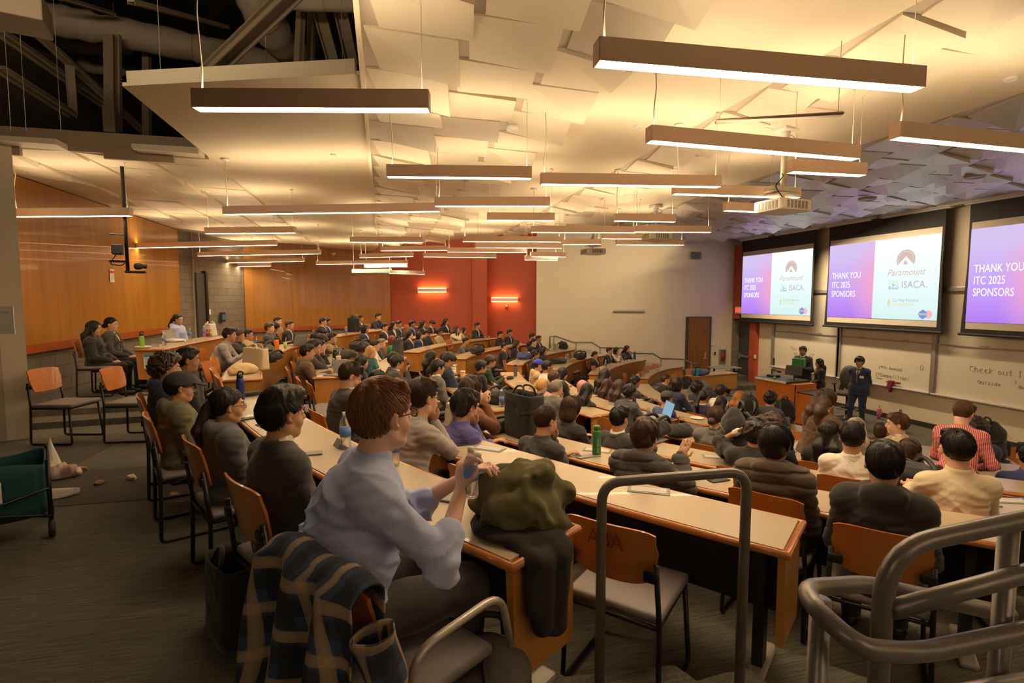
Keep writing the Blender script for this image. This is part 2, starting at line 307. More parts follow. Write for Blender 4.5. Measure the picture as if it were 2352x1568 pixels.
# ---- ceiling: smooth level cloud, tilted tiles, raised void ----
def zc(X,Y=0): return ZC if X<5.47 else ZC+(X-5.47)*.052
edge=[(-5.1,15.6),(-4.5,18.1),(-.3,20.9),(.14,17.4),(2.1,16.2),(3.9,14.2),(4.3,12.2),(6.1,12.3),(10.9,17.45)]
def farY(X):
    for (a,b),(c,d) in zip(edge,edge[1:]):
        if c>a and a<=X<=c: return b+(d-b)*(X-a)/(c-a)
    return 15.6 if X<-5 else 17.4
def slab(poly,name,m,th=.1):
    V=[(x,y,zc(x)) for x,y in poly]+[(x,y,zc(x)+th) for x,y in poly]; n=len(poly)
    return struct(MB().add(V,[tuple(range(n)),tuple(range(2*n-1,n-1,-1))]+[(i,n+i,n+(i+1)%n,(i+1)%n) for i in range(n)]).build(name,m))
XS=[-2.106,-.119,1.854,3.204,4.302,5.47]
n1=U(308,200,ZC); n2=U(848,172,ZC)
# smooth bands
slab([(XS[0],n1.y),(XS[1],n2.y),(XS[1],farY(-.12)),(-.3,20.9),(XS[0],farY(XS[0]))],'ceiling',M['ceil'],.03)
slab([(XS[2],YB),(XS[3],YB),(XS[3],farY(3.2)),(XS[2],farY(1.85))],'ceiling',M['ceil'])
slab([(XS[4],YB),(XS[5],YB),(XS[5],farY(5.4)),(XS[4],farY(4.3))],'ceiling',M['ceil'])
# front zone backing
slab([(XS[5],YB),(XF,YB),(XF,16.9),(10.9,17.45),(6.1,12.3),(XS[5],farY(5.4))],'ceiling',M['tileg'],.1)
# tilted tile fields
def tiles(x0,x1,y0f,y1f,nx,dy,seed,name,amp=.10,drop=.015,skip=None,skew=0,tm='tile'):
    rnd=random.Random(seed); w=(x1-x0)/nx; b=MB(); bg=MB()
    for i in range(nx):
        y=y0f-(i%2)*dy*.5
        while y<y1f(x0+(i+.5)*w):
            L=dy; xa=x0+i*w; xb=xa+w
            if y+L>-8 and not(skip and skip(xa+w/2,y+L/2)):
                jj=int(round((y-y0f)/dy)); zb=zc(xa); a=amp*(1,.45,.8,.3)[(i*3+jj*2)%4]*rnd.uniform(.85,1.1); sx=1; sy=(1,1,-1)[(i+jj)%3]
                g=.012; c=[(xa+g,y+g),(xb-g,y+g),(xb-g+skew,y+L-g),(xa+g+skew,y+L-g)]
                h=[drop+a*(.5+.5*sx*(-1 if j in(0,3) else 1))*(.6+.4*sy*(-1 if j<2 else 1)) for j in range(4)]
                V=[(c[j][0],c[j][1],zc(c[j][0])-h[j]) for j in range(4)]+[(c[j][0],c[j][1],zc(c[j][0])+.04) for j in range(4)]
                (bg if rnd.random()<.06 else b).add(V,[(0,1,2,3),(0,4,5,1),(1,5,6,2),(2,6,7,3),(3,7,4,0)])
            y+=L
    struct(b.build(name,M[tm]))
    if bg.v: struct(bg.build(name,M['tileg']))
tiles(XS[1]+.02,XS[2],-2.0,lambda X:farY(X),3,.64,3,'ceiling',.11,skew=.10)
struct(MB().box((XS[1]+.0,(n2.y-2+17)/2-1,ZC+.02),(.035,19,.14)).build('trim_9',M['ceil']))
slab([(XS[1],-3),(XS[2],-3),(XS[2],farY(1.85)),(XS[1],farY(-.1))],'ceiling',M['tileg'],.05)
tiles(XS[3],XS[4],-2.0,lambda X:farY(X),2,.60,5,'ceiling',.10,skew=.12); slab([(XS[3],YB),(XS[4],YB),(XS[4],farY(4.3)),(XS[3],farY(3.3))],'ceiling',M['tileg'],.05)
tiles(XS[5]+.02,XF-.05,0.0,lambda X:(farY(X) if X<10.9 else 17.2),11,.60,9,'ceiling',.13,skew=.16,tm='tilem')
nl=U(150,345,ZC)
tiles(XL+.05,XS[0]-.02,nl.y,lambda X:16.2+(X-XL)*.5,4,.74,11,'ceiling',.08)
slab([(XL,nl.y-.06),(XS[0],nl.y-.06),(XS[0],18.9),(-4.5,17.9),(XL,15.6)],'ceiling',M['ceil'],.12)
# fascia of the void edges
struct(MB().box(((XS[0]+XS[1])/2,(n1.y+n2.y)/2,ZC+.055),(XS[1]-XS[0]+.02,.04,.12),rz=math.atan2(n2.y-n1.y,n2.x-n1.x)).build('trim_10',M['ceil']))
struct(MB().box(((XL+XS[0])/2,nl.y-.09,ZC+.09),(XS[0]-XL,.05,.24)).box((XL+.55,nl.y-.13,ZC-.06),(1.0,.05,.12)).box((XS[0]-.75,nl.y-.13,ZC-.05),(.75,.05,.11)).build('trim_11',mat('brown_fascia',(.36,.27,.19),.7)))
# dark roof above everything
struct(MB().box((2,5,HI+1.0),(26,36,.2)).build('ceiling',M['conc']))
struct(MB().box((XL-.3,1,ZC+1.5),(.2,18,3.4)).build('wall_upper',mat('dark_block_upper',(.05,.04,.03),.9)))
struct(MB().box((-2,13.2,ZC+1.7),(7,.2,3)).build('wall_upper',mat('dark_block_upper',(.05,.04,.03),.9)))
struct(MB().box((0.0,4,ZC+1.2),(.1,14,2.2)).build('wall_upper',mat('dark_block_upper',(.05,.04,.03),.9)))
# ================= pendant lamps =================
def pendant(x0,y0,x1,y1,label,LZ=EYE+1.09,maxd=16.5,vdrop=None):
    z=LZ; d=((x0+x1)/2,(y0+y1)/2); p=U(*d,z); dep=float(np.dot(np.array([p.x,p.y,p.z-EYE]),FW))
    if dep>maxd: z=EYE+(LZ-EYE)*maxd/dep
    A=U(x0,y0,z); B=U(x1,y1,z); L=(B-A).length; mid=(A+B)/2; rz=math.atan2(B.y-A.y,B.x-A.x)
    o=empty('pendant_lamp',mid,rz,label,'pendant lamp','linear pendant lamps under the ceiling')
    w=.085; h=.105
    b=MB(); 
    b.box((0,-w/2,h/2),(L,.006,h)).box((0,w/2,h/2),(L,.006,h)).box((-L/2,0,h/2),(.006,w,h)).box((L/2,0,h/2),(.006,w,h)).box((0,0,h*.5),(L,w,.01))
    b.build('housing',M['lamp'],o)
    MB().box((0,0,.012),(L-.03,w-.014,.012)).build('diffuser',M['lampd'],o)
    MB().box((0,0,h-.012),(L-.03,w-.014,.006)).build('upper_diffuser',M['lampu'],o)
    top=zc(mid.x)-z-.01
    for s in (-1,1):
        x=s*(L/2-.04)
        pts=[(x,0,h*.55)]+[(x+.012*math.sin(q*7+L*9),.01*math.cos(q*5+L),h*.55+(top-h*.55)*q) for q in (.25,.5,.75)]+[(x,0,top)] if s<0 else [(x,0,h*.55),(x,0,top)]
        MB().tube(pts,.0045 if s<0 else .002,6).build('cable',M['cable'],o,True)
        MB().lathe([(.05 if s<0 else .02,top+.006),(.05 if s<0 else .02,top-.008),(.012,top-.02)],(x,0,0),12).build('ceiling_rose',M['white'],o,True)
    return o
PL=[(450,252,986,254,'big warm linear pendant lamp hanging in front of the open ceiling void'),
(1370,147,2108,207,'longest brown-looking pendant lamp seen large above the handrails'),
(33,498,300,496,'short pendant lamp before the first wood wall panel'),
(516,493,1010,486,'long pendant lamp in the middle, overlapping a paler one behind'),
(890,407,1220,411,'pendant lamp with a shiny reflection at one end'),
(1242,424,1652,430,'pendant lamp hanging just under the smoke detector band'),
(1490,326,1965,367,'slanting pendant lamp crossing the nearest projector pole'),
(1815,396,1982,404,'short pendant lamp just beyond the nearest projector pole'),
(2055,318,2420,353,'pendant lamp running out of the picture over the screens'),
(1000,474,1262,474,'pendant lamp half hidden by the long middle lamp'),
(1547,446,1833,455,'pendant lamp passing behind the nearest projector mount'),
(1665,484,1775,489,'short pendant lamp behind the nearest projector'),
(474,537,678,535,'pendant lamp under a ceiling rose before the tiled corner'),
(302,570,635,563,'long pendant lamp beside the wall camera'),
(456,588,736,583,'upper of two close pendant lamps near the second column'),
(456,605,698,600,'lower of two close pendant lamps near the second column'),
(510,613,621,611,'short pendant lamp lowest before the concrete block wall'),
(727,607,936,605,'pendant lamp before the second wood wall panel'),
(805,556,970,557,'pendant lamp whose end meets the tile band corner'),
(1119,506,1273,507,'pendant lamp alone against the cream ceiling band'),
(1220,534,1460,535,'pendant lamp above the middle ceiling projector'),
(1411,508,1550,510,'pendant lamp above the second projector'),
(1456,533,1632,534,'pendant lamp passing behind the second projector'),
(875,576,1027,575,'pendant lamp at the start of the red wall'),
(827,592,948,589,'short pendant lamp where wood panel and red wall meet'),
(838,614,935,613,'small pendant lamp second lowest near the red wall edge'),
(810,626,898,625,'lowest small pendant lamp before the wood panel'),
(895,628,975,630,'lowest small pendant lamp before the red wall'),
(1063,555,1289,556,'pendant lamp crossing the edge of red and beige wall, upper'),
(1092,569,1290,570,'pendant lamp crossing the edge of red and beige wall, lower'),
(1028,579,1209,580,'pendant lamp straight across the red wall'),
(973,590,1140,592,'unlit-looking slim pendant lamp across the red wall'),
(1219,589,1299,590,'small pendant lamp at the beige wall edge'),
(1206,597,1280,598,'smallest low pendant lamp at the beige wall edge'),
(1292,562,1380,561,'small pendant lamp behind the farthest projector'),
(1383,548,1473,549,'small pendant lamp between farthest and second projector'),
(1415,562,1570,563,'pendant lamp under the second projector')]
for a in PL: pendant(*a,maxd=12.3 if 'smallest low' in a[4] or 'small pendant lamp at the beige' in a[4] else 16.5)

# pendants added outside the view to help light the far and front walls
for i,(x,y,L) in enumerate(((9.3,3.0,2.4),(9.3,-1.0,2.4),(6.2,-2.2,2.4),(2.2,-2.0,2.4),(-2.2,-1.5,2.4),(3.0,-5.2,2.4),(7.5,-5.5,2.4))):
    P=Vector((x,y,EYE+1.09)); o=empty('pendant_lamp',P,.08,'added pendant lamp outside the view '+['over the front desks','past the lectern side','over the near stairs','over the handrail landing','over the entrance carpet','behind the entrance','behind the near stairs'][i],'pendant lamp','linear pendant lamps under the ceiling'); w=.085;h=.105
    b=MB(); b.box((0,-w/2,h/2),(L,.006,h)).box((0,w/2,h/2),(L,.006,h)).box((-L/2,0,h/2),(.006,w,h)).box((L/2,0,h/2),(.006,w,h)).box((0,0,h*.5),(L,w,.01)); b.build('housing',M['lamp'],o)
    MB().box((0,0,.012),(L-.03,w-.014,.012)).build('diffuser',M['lampd'],o); MB().box((0,0,h-.012),(L-.03,w-.014,.006)).build('upper_diffuser',M['lampu'],o)
    for s in(-1,1): MB().tube([(s*(L/2-.04),0,h*.55),(s*(L/2-.04),0,zc(x)-P.z-.01)],.004,6).build('cable',M['cable'],o,True)
# ================= curved desks =================
TABLES={}
def desk(key,k,pa,pb,label,front=True,ends=(1,1),hint=None,legs=True):
    zt=fz(k)+TH
    def toang(p): return p if isinstance(p,(int,float)) else ang(U(*p,zt))
    t0,t1=toang(pa),toang(pb)
    if t0>t1: t0,t1=t1,t0
    n=max(3,int((t1-t0)/1.2)); T=np.linspace(t0,t1,n); mid=(t0+t1)/2
    o=empty('curved_desk',(*pol(Rr(k,mid)+.2,mid),fz(k)),0,label,'desk'); ox,oy,oz=o.location
    def L(r,t,z): x,y=pol(r,t); return (x-ox,y-oy,z-oz)
    def strip(ri,ro,z0,z1,name,m,TT=T,sm=None):
        b=MB(); V=[];F=[]
        for t in TT: V+= [L(ri(t),t,z0),L(ro(t),t,z0),L(ro(t),t,z1),L(ri(t),t,z1)]
        for i in range(len(TT)-1):
            a=4*i
            for j in range(4): F.append((a+j,a+(j+1)%4,a+4+(j+1)%4,a+4+j))
        F+=[(0,1,2,3),tuple(len(V)-4+j for j in(3,2,1,0))]
        return b.add(V,F).build(name,m,o)
    R=lambda e:(lambda t:Rr(k,t)+e)
    da=math.degrees(.02/Rr(k,mid)); Ti=np.linspace(t0+da,t1-da,n)
    strip(R(.025),R(TW-.03),zt-.012,zt+.0015,'tabletop',M['lam'],Ti)
    # bullnose rim
    rim=[]; 
    for t in T: rim.append(L(Rr(k,t)+TW-.02,t,zt-.018))
    for t in T[::-1]: rim.append(L(Rr(k,t)+.014,t,zt-.018))
    e=MB(); e.tube(rim,.019,8,closed=True); e.build('edge_band',M['edge'],o,True)
    strip(R(.014),R(TW-.02),zt-.036,zt-.0125,'core',M['panel'])
    if front: strip(R(.03),R(.05),zt-.50,zt-.03,'modesty_panel',M['panel'],Ti); strip(R(.0505),R(.054),zt-.50,zt-.03,'panel_back',M['dark'],Ti)
    for en,t,s in ((ends[0],t0,1),(ends[1],t1,-1)):
        if en:
            b=MB(); dt=math.degrees(.03/Rr(k,t))*s; r0=Rr(k,t)
            P=[L(r0+.03,t+dt*.3,zt-.50),L(r0+TW-.05,t+dt*.3,zt-.47),L(r0+TW-.03,t+dt*.3,zt-.03),L(r0+.03,t+dt*.3,zt-.03)]
            Q=[L(r0+.03,t+dt*1.3,zt-.50),L(r0+TW-.05,t+dt*1.3,zt-.47),L(r0+TW-.03,t+dt*1.3,zt-.03),L(r0+.03,t+dt*1.3,zt-.03)]
            b.add(P+Q,[(0,1,2,3),(7,6,5,4),(0,4,5,1),(1,5,6,2),(2,6,7,3),(3,7,4,0)]); b.build('end_panel',M['panel'],o)
    if legs:
        m=max(2,int((t1-t0)/math.degrees(2.0/Rr(k,mid)))+1)
        for t in np.linspace(t0+math.degrees(.14/Rr(k,mid)),t1-math.degrees(.14/Rr(k,mid)),m):
            x,y,_=L(Rr(k,t)+.22,t,0); rz=math.radians(t)
            MB().box((x,y,(TH-.04)/2+.02),(.09,.05,TH-.08),rz=rz).build('leg',M['dark'],o)
            MB().rbox((x,y,.022),(.42,.09,.044),.018,rz=rz).build('foot',M['foot'],o)
    TABLES[key]=(k,t0,t1); return o
DK=[('G',-1,(258,803),(515,771),'rear raised desk with the green bottle and paper notice on its end',1),
('A',0,(580,901),(1332,1201),'topmost desk where the man in the light blue shirt sits'),
('P',0,(593,868),(704,790),'curved desk with the orange bottle and cream tote bag'),
('Z',0,(771,772),(967,749),'farthest desk on the top tier before the red wall'),
('B',1,205.2,(1845,1194),'long desk ending just past the first loop handrail'),
('R',1,(742,866),(840,803),'curved desk with laptop and blue and white leaflet at its rounded end'),
('T2',1,(890,785),(1046,765),'far second-tier desk before the red wall'),
('C',2,(1104,990),(2322,1240),'long desk under the black tote bag and green steel bottle'),
('V',2,(1027,918),(962,819),'short curved desk with the upright dark grey bag'),
('T3',2,(978,808),(1141,776),'far third-tier desk used by the woman in cream'),
('D',3,208.3,231,'long desk in front of the man in the cream shirt'),
('U',3,(1158,940),(1073,836),'curved desk crowded with paper coffee cups'),
('T4',3,(1090,823),(1213,790),'far fourth-tier desk with the small black backpack'),
('E',4,(1530,992),232,'desk behind the man in the white shirt, holding the brown folder'),
('W',4,(1398,950),(1185,854),'curved desk with the tall grey tumbler near its far end'),
('T5',4,(1192,837),(1315,802),'far fifth-tier desk with the blue jacket and rucksack'),
('F',5,208,233,'desk reached by the woman in the brown coat'),
('X',5,(1552,962),(1310,873),'curved desk holding the open laptop and a metal cup'),
('T7',5,(1298,849.5),(1395,814),'far sixth-tier desk with two water bottles and a small box'),
('Gg',6,209,234,'third desk back from the stage, striped-shirt man leaning over it'),
('Y',6,(1655,968),(1373,872),'long curved desk with the white paper plate'),
('T8',6,(1398,860),(1473,825),'far desk where four people in dark clothes sit together'),
('H',7,211,236,'second desk back from the stage, partly behind the striped-shirt man'),
('Yy',7,(1800,968),(1500,882),'curved desk in front of the woman with copper hair'),
('T9',7,(1503,870),(1549,839),'empty far desk with a row of vacant chairs'),
('I',8,213,239,'lowest front desk with the outlet box by the whiteboards'),
('Ii',8,(1925,962),(1590,884),'lowest curved desk beside the lectern'),
('T10',8,(1624,868),(1646,847),'short far desk with the light blue bottle and blue jacket')]
for a in DK: desk(*a[:5],front=True)
# ================= people: implicit bodies turned into one continuous surface =================
class SDF:
    def __init__(s,lo,hi,h):
        s.lo=np.array(lo,float); s.h=h; s.n=np.ceil((np.array(hi)-s.lo)/h).astype(int)+1
        s.ax=[s.lo[i]+h*np.arange(s.n[i]) for i in range(3)]; s.F=np.full(s.n,1.,dtype=np.float32)
    def _sl(s,lo,hi):
        a=np.clip(np.floor((lo-s.lo)/s.h).astype(int),0,s.n-1); b=np.clip(np.ceil((hi-s.lo)/s.h).astype(int)+1,1,s.n)
        if (b<=a).any(): return None
        return tuple(slice(a[i],b[i]) for i in range(3))
    def _P(s,sl): return np.meshgrid(*[s.ax[i][sl[i]] for i in range(3)],indexing='ij')
    def _mix(s,sl,d,k,sub=False):
        F=s.F[sl]; d=d.astype(np.float32)
        if sub: d=-d; h=np.clip(.5+.5*(F-d)/k,0,1); s.F[sl]=d*(1-h)+F*h+k*h*(1-h) if k>0 else np.maximum(F,d); return
        h=np.clip(.5+.5*(F-d)/k,0,1); s.F[sl]=F*(1-h)+d*h-k*h*(1-h)
    def cap(s,a,b,ra,rb,k=.02,sub=False):
        a=np.array(a,float); b=np.array(b,float); m=max(ra,rb)+k+2.5*s.h; sl=s._sl(np.minimum(a,b)-m,np.maximum(a,b)+m)
        if sl is None: return s
        X,Y,Z=s._P(sl); ab=b-a; L=max(ab@ab,1e-9); t=np.clip(((X-a[0])*ab[0]+(Y-a[1])*ab[1]+(Z-a[2])*ab[2])/L,0,1)
        d=np.sqrt((X-a[0]-t*ab[0])**2+(Y-a[1]-t*ab[1])**2+(Z-a[2]-t*ab[2])**2)-(ra+(rb-ra)*t); s._mix(sl,d,k,sub); return s
    def ell(s,c,r,R=None,k=.02,sub=False,box=None):
        c=np.array(c,float); r=np.array(r,float); R=np.eye(3) if R is None else R; m=(np.abs(R)@r)+k+2.5*s.h; sl=s._sl(c-m,c+m)
        if sl is None: return s
        X,Y,Z=s._P(sl); X=X-c[0];Y=Y-c[1];Z=Z-c[2]
        q=[(X*R[0,i]+Y*R[1,i]+Z*R[2,i])/r[i] for i in range(3)]; l=np.sqrt(q[0]**2+q[1]**2+q[2]**2)+1e-6
        g=np.sqrt((q[0]/r[0])**2+(q[1]/r[1])**2+(q[2]/r[2])**2)+1e-6
        s._mix(sl,l*(l-1)/g,k,sub); return s
    def cut(s,c,n,k=.004):
        """keeps only the side where (p-c).n<0"""
        X,Y,Z=s._P(tuple(slice(0,a) for a in s.n)); d=(X-c[0])*n[0]+(Y-c[1])*n[1]+(Z-c[2])*n[2]; s.F=np.maximum(s.F,d.astype(np.float32)); return s
    def noise(s,amp,f,seed=0,n=5,st=(1,1,1)):
        rs=np.random.RandomState(seed); X,Y,Z=s._P(tuple(slice(0,a) for a in s.n)); a=0
        for i in range(n):
            v=rs.randn(3); v/=np.linalg.norm(v); v=v*f*(1+.6*i)*np.array(st); p=rs.rand()*6
            a=a+np.sin(v[0]*X+v[1]*Y+v[2]*Z+p+1.6*np.sin(X*f*.6+i)+1.3*np.sin(Z*f*.5+i*2))/(1+.5*i)
        s.F+=(a*amp/1.6).astype(np.float32); return s
    def folds(s,pts,amp,f,rad_):
        """radiating wrinkle folds round joints"""
        X,Y,Z=s._P(tuple(slice(0,a) for a in s.n))
        for p,q in pts:
            d=np.sqrt((X-p[0])**2+(Y-p[1])**2+(Z-p[2])**2); w=np.exp(-(d/rad_)**2)
            s.F+=(amp*w*np.sin(f*((X-p[0])*q[0]+(Y-p[1])*q[1]+(Z-p[2])*q[2])+2*np.sin(14*Y+9*X))).astype(np.float32)
        return s
    def mesh(s,name='body'):
        F=s.F; F[0]=F[-1]=1; F[:,0]=F[:,-1]=1; F[:,:,0]=F[:,:,-1]=1
        n=s.n; S=F<0; c=np.zeros(n-1,int)
        for i in(0,1):
            for j in(0,1):
                for k in(0,1): c+=S[i:n[0]-1+i,j:n[1]-1+j,k:n[2]-1+k]
        act=(c>0)&(c<8); idx=np.full(n-1,-1); A=np.argwhere(act); idx[act]=np.arange(len(A))
        if len(A)==0: return mesh([(0,0,0),(0,0,.001),(0,.001,0)],[(0,1,2)])
        acc=np.zeros((len(A),3)); cnt=np.zeros(len(A))
        E=[((0,0,0),(1,0,0)),((0,1,0),(1,1,0)),((0,0,1),(1,0,1)),((0,1,1),(1,1,1)),((0,0,0),(0,1,0)),((1,0,0),(1,1,0)),((0,0,1),(0,1,1)),((1,0,1),(1,1,1)),((0,0,0),(0,0,1)),((1,0,0),(1,0,1)),((0,1,0),(0,1,1)),((1,1,0),(1,1,1))]
        for a,b in E:
            a=np.array(a);b=np.array(b); fa=F[tuple((A+a).T)]; fb=F[tuple((A+b).T)]; m=(fa<0)!=(fb<0); t=fa[m]/(fa[m]-fb[m]+1e-12)
            acc[m]+=A[m]+a+(b-a)*t[:,None]; cnt[m]+=1
        V=s.lo+s.h*acc/np.maximum(cnt,1)[:,None]; Q=[]
        for ax in range(3):
            o1,o2=[(1,2),(2,0),(0,1)][ax]; e=np.eye(3,dtype=int)
            s0=S[:-1,:,:] if ax==0 else S[:,:-1,:] if ax==1 else S[:,:,:-1]; s1=S[1:,:,:] if ax==0 else S[:,1:,:] if ax==1 else S[:,:,1:]
            X=np.argwhere(s0!=s1); X=X[(X[:,o1]>0)&(X[:,o2]>0)&(X[:,o1]<n[o1]-1)&(X[:,o2]<n[o2]-1)]
            g=lambda d:idx[tuple((X-d).T)]
            q=np.stack([g(e[o1]+e[o2]),g(e[o2]),g(0*e[0]),g(e[o1])],1); ins=S[tuple(X.T)]; q[~ins]=q[~ins][:,::-1]; q=q[(q>=0).all(1)]; Q.append(q)
        Q=np.concatenate(Q); me=bpy.data.meshes.new(name); me.vertices.add(len(V)); me.vertices.foreach_set('co',V.astype(np.float32).ravel())
        me.loops.add(len(Q)*4); me.loops.foreach_set('vertex_index',Q.astype(np.int32).ravel()); me.polygons.add(len(Q)); me.polygons.foreach_set('loop_start',np.arange(0,len(Q)*4,4,dtype=np.int32)); me.polygons.foreach_set('loop_total',np.full(len(Q),4,dtype=np.int32))
        me.update(calc_edges=True); me.validate(); me.polygons.foreach_set('use_smooth',[True]*len(me.polygons)); return me
def rotm(yaw,pitch=0,roll=0):
    y,p,r=[math.radians(a) for a in(yaw,pitch,roll)]
    return np.array((Matrix.Rotation(y,3,'Z')@Matrix.Rotation(p,3,'Y')@Matrix.Rotation(r,3,'X')))
def ik(a,t,l1,l2,pole):
    a=np.array(a,float);t=np.array(t,float);d=t-a;L=np.linalg.norm(d); mx=(l1+l2)*.995
    if L>mx: t=a+d/L*mx; d=t-a; L=mx
    u=d/L; x=(l1*l1-l2*l2+L*L)/(2*L); h=math.sqrt(max(l1*l1-x*x,0)); p=np.array(pole,float); p=p-u*(p@u); p/=np.linalg.norm(p)+1e-9
    return a+u*x+p*h,t
# poses: hand targets (left,right) in the sitter's frame, lean in degrees, head (yaw,pitch)
POSES={
 'table':dict(lean=6,hl=(.42,.13,.79),hr=(.42,-.13,.79)),
 'lap':dict(lean=-3,hl=(.26,.08,.60),hr=(.26,-.08,.60)),
 'chin':dict(lean=12,hl=(.44,.05,.79),hr=('chin',-.03,0),el=.79),
 'chinl':dict(lean=12,hr=(.44,-.05,.79),hl=('chin',.03,0)),
 'clasp':dict(lean=14,hl=('clasp',.025,0),hr=('clasp',-.025,0)),
 'face':dict(lean=16,hl=('chin',.035,0),hr=('chin',-.04,0)),
 'elbows':dict(lean=24,hl=(.50,.10,.79),hr=(.50,-.10,.79)),
 'down':dict(lean=10,hl=(.40,.10,.79),hr=(.40,-.10,.79),pit=38),
 'back':dict(lean=-8,hl=(.24,.10,.62),hr=(.24,-.10,.62)),
 'back2':dict(lean=-6,hl=(.24,.10,.62),hr=(.24,-.10,.62),pit=-8),
}
def skeleton(pose):
    P=dict(POSES[pose]) if isinstance(pose,str) else dict(pose)
    J={}; st=P.get('stand'); ln=math.radians(P.get('lean',0)); pz=.92 if st else .53
    pel=np.array([0,0,pz]); sp=np.array([math.sin(ln),0,math.cos(ln)]); side=np.array([math.sin(math.radians(P.get('tw',0))),math.cos(math.radians(P.get('tw',0))),0])
    J['pel']=pel; J['waist']=pel+sp*.16; J['chest']=pel+sp*.34; J['neck']=pel+sp*.50+np.array([.0,0,.0]); 
    hs=J['neck']+np.array([.035+.05*math.sin(ln),0,.134]); J['head']=hs; J['sp']=sp
    J['hR']=rotm(P.get('yaw',0),P.get('pit',4))
    for s,n in((1,'l'),(-1,'r')):
        sh=pel+sp*.420+side*s*P.get('shw',.152)+np.array([.0,0,0]); t=P['h'+n]
        if t[0]=='chin': tt=J['head']+J['hR']@np.array([.075,t[1],-.135])
        elif t[0]=='clasp': tt=J['head']+J['hR']@np.array([.15,t[1],-.13])
        else: tt=np.array(t,float)
        el,w=ik(sh,tt,.285,.25,P.get('pole'+n,(-.35,s*.55,-.8))); 
        if t[0] in('chin','clasp'): w=w+np.array([0,0,-.03])
        J['sh'+n],J['el'+n],J['wr'+n]=sh,el,w
        hd=P.get('hd'+n); 
        if hd is None: hd=(w-el)/np.linalg.norm(w-el) if t[0] not in('chin','clasp') else np.array([-.15 if t[0]=='chin' else .1,-s*.25,.85])
        J['hd'+n]=np.array(hd,float)/np.linalg.norm(hd); J['grip'+n]=P.get('grip'+n,.5)
        if st:
            f=P.get('feet',((.0,.11),(.0,-.11)))[0 if s>0 else 1]; J['hip'+n]=pel+np.array([0,s*.09,-.03]); J['kn'+n]=np.array([.03+f[0]*.5,f[1]*1.0,.49]); J['an'+n]=np.array([f[0]-.02,f[1],.08])
        else: J['hip'+n]=pel+np.array([.02,s*.09,-.02]); J['kn'+n]=np.array([.44,s*.12,.50]); J['an'+n]=np.array([.42,s*.12,.08])
    return J,P
def add_hand(F,w,d,s,grip,k,fine):
    """palm, thumb and four curled fingers"""
    up=np.array([0,0,1.]) if abs(d[2])<.8 else np.array([-1.,0,0]); x=np.cross(d,up); x/=np.linalg.norm(x)+1e-9; z=np.cross(x,d)
    lat=x*(-s); pc=w+d*.05
    F.ell(pc,(.045,.038,.016),np.stack([d,lat,z],1),k=.012)
    for i,(o,l) in enumerate(((.030,.070),(.010,.080),(-.011,.075),(-.030,.058))):
        b=w+d*.085+lat*o; c=grip*(1+.1*i); q=b+(d*math.cos(c*.7)-z*math.sin(c*.7))*l*.5; e=q+(d*math.cos(c*1.9)-z*math.sin(c*1.9))*l*.5
        F.cap(b,q,.0095,.0088,.003); F.cap(q,e,.0088,.0072,.003)
    b=w+d*.03+lat*.03; q=b+(d*.6+lat*.7-z*.25)*.038; F.cap(b,q,.0135,.0105,.008); F.cap(q,q+(d*.9+lat*.2-z*.25*grip)*.032,.0105,.0085,.003)
def head(F,J,fem=0,glow=0):
    c=J['head'];R=J['hR']; T=lambda p:c+R@np.array(p,float)
    F.ell(T((-.012,0,.03)),(.098,.077,.093),R,.02); F.ell(T((.028,0,-.045)),(.062,.055-.004*fem,.072),R,.03)
    F.ell(T((.058,0,-.092)),(.026,.028,.02),R,.02); F.cap(T((.0,.045,-.06)),T((.05,.022,-.09)),.02,.018,.02); F.cap(T((.0,-.045,-.06)),T((.05,-.022,-.09)),.02,.018,.02)
    F.cap(T((.082,0,.022)),T((.104,0,-.022)),.0085,.0135-.002*fem,.010); F.ell(T((.094,0,-.030)),(.012,.018,.009),R,.006)
    F.cap(T((.080,.034,.034)),T((.084,-.034,.034)),.010,.010,.012)
    for s in(1,-1):
        F.ell(T((.087,s*.031,.010)),(.012,.017,.011),R,.010,sub=True); F.ell(T((.076,s*.031,.008)),(.0135,.0145,.0135),R,.003)
        F.ell(T((-.010,s*.083,-.004)),(.020,.009,.031),R@rotm(s*34),.006); F.ell(T((-.002,s*.091,-.002)),(.009,.006,.016),R@rotm(s*34),.004,sub=True); F.ell(T((.058,s*.038,-.035)),(.022,.02,.024),R,.02)
    F.ell(T((.085,0,-.055)),(.012,.023,.0065),R,.006); F.ell(T((.083,0,-.067)),(.012,.020,.0065),R,.006)
    F.cap(J['neck']-J['sp']*.03,T((-.018,0,-.055)),.060-.008*fem,.054-.008*fem,.025)
def torso(F,J,g,fem=0,w=1.,k=.04):
    sp=J['sp'];R=np.stack([np.cross(np.array([0,1.,0]),sp),np.array([0,1.,0]),sp],1)
    F.ell(J['pel']+sp*.02,(.13+g,.168*w+g,.13+g),R,k); F.ell(J['waist']+sp*.02,((.112+.01*(1-fem))*w+g,(.148-.015*fem)*w+g,.15+g),R,k); F.ell(J['chest']-sp*.01,(.118*w+g,.152*w+g-.012*fem,.165+g),R,k*1.2)
    F.cap(J['shl']-sp*.005,J['shr']-sp*.005,.055+g,.055+g,k); F.cap(J['neck']-sp*.10,J['neck']-sp*.035,.10+g,.060+g*.5,k)
    for n in'lr': F.cap(J['neck']-sp*.035,J['sh'+n]+sp*.0,.046+g*.7,.046+g*.8,k)
    if fem: F.ell(J['chest']+R@np.array([.085,.06,-.01]),(.05+g,.06,.055),R,k); F.ell(J['chest']+R@np.array([.085,-.06,-.01]),(.05+g,.06,.055),R,k)
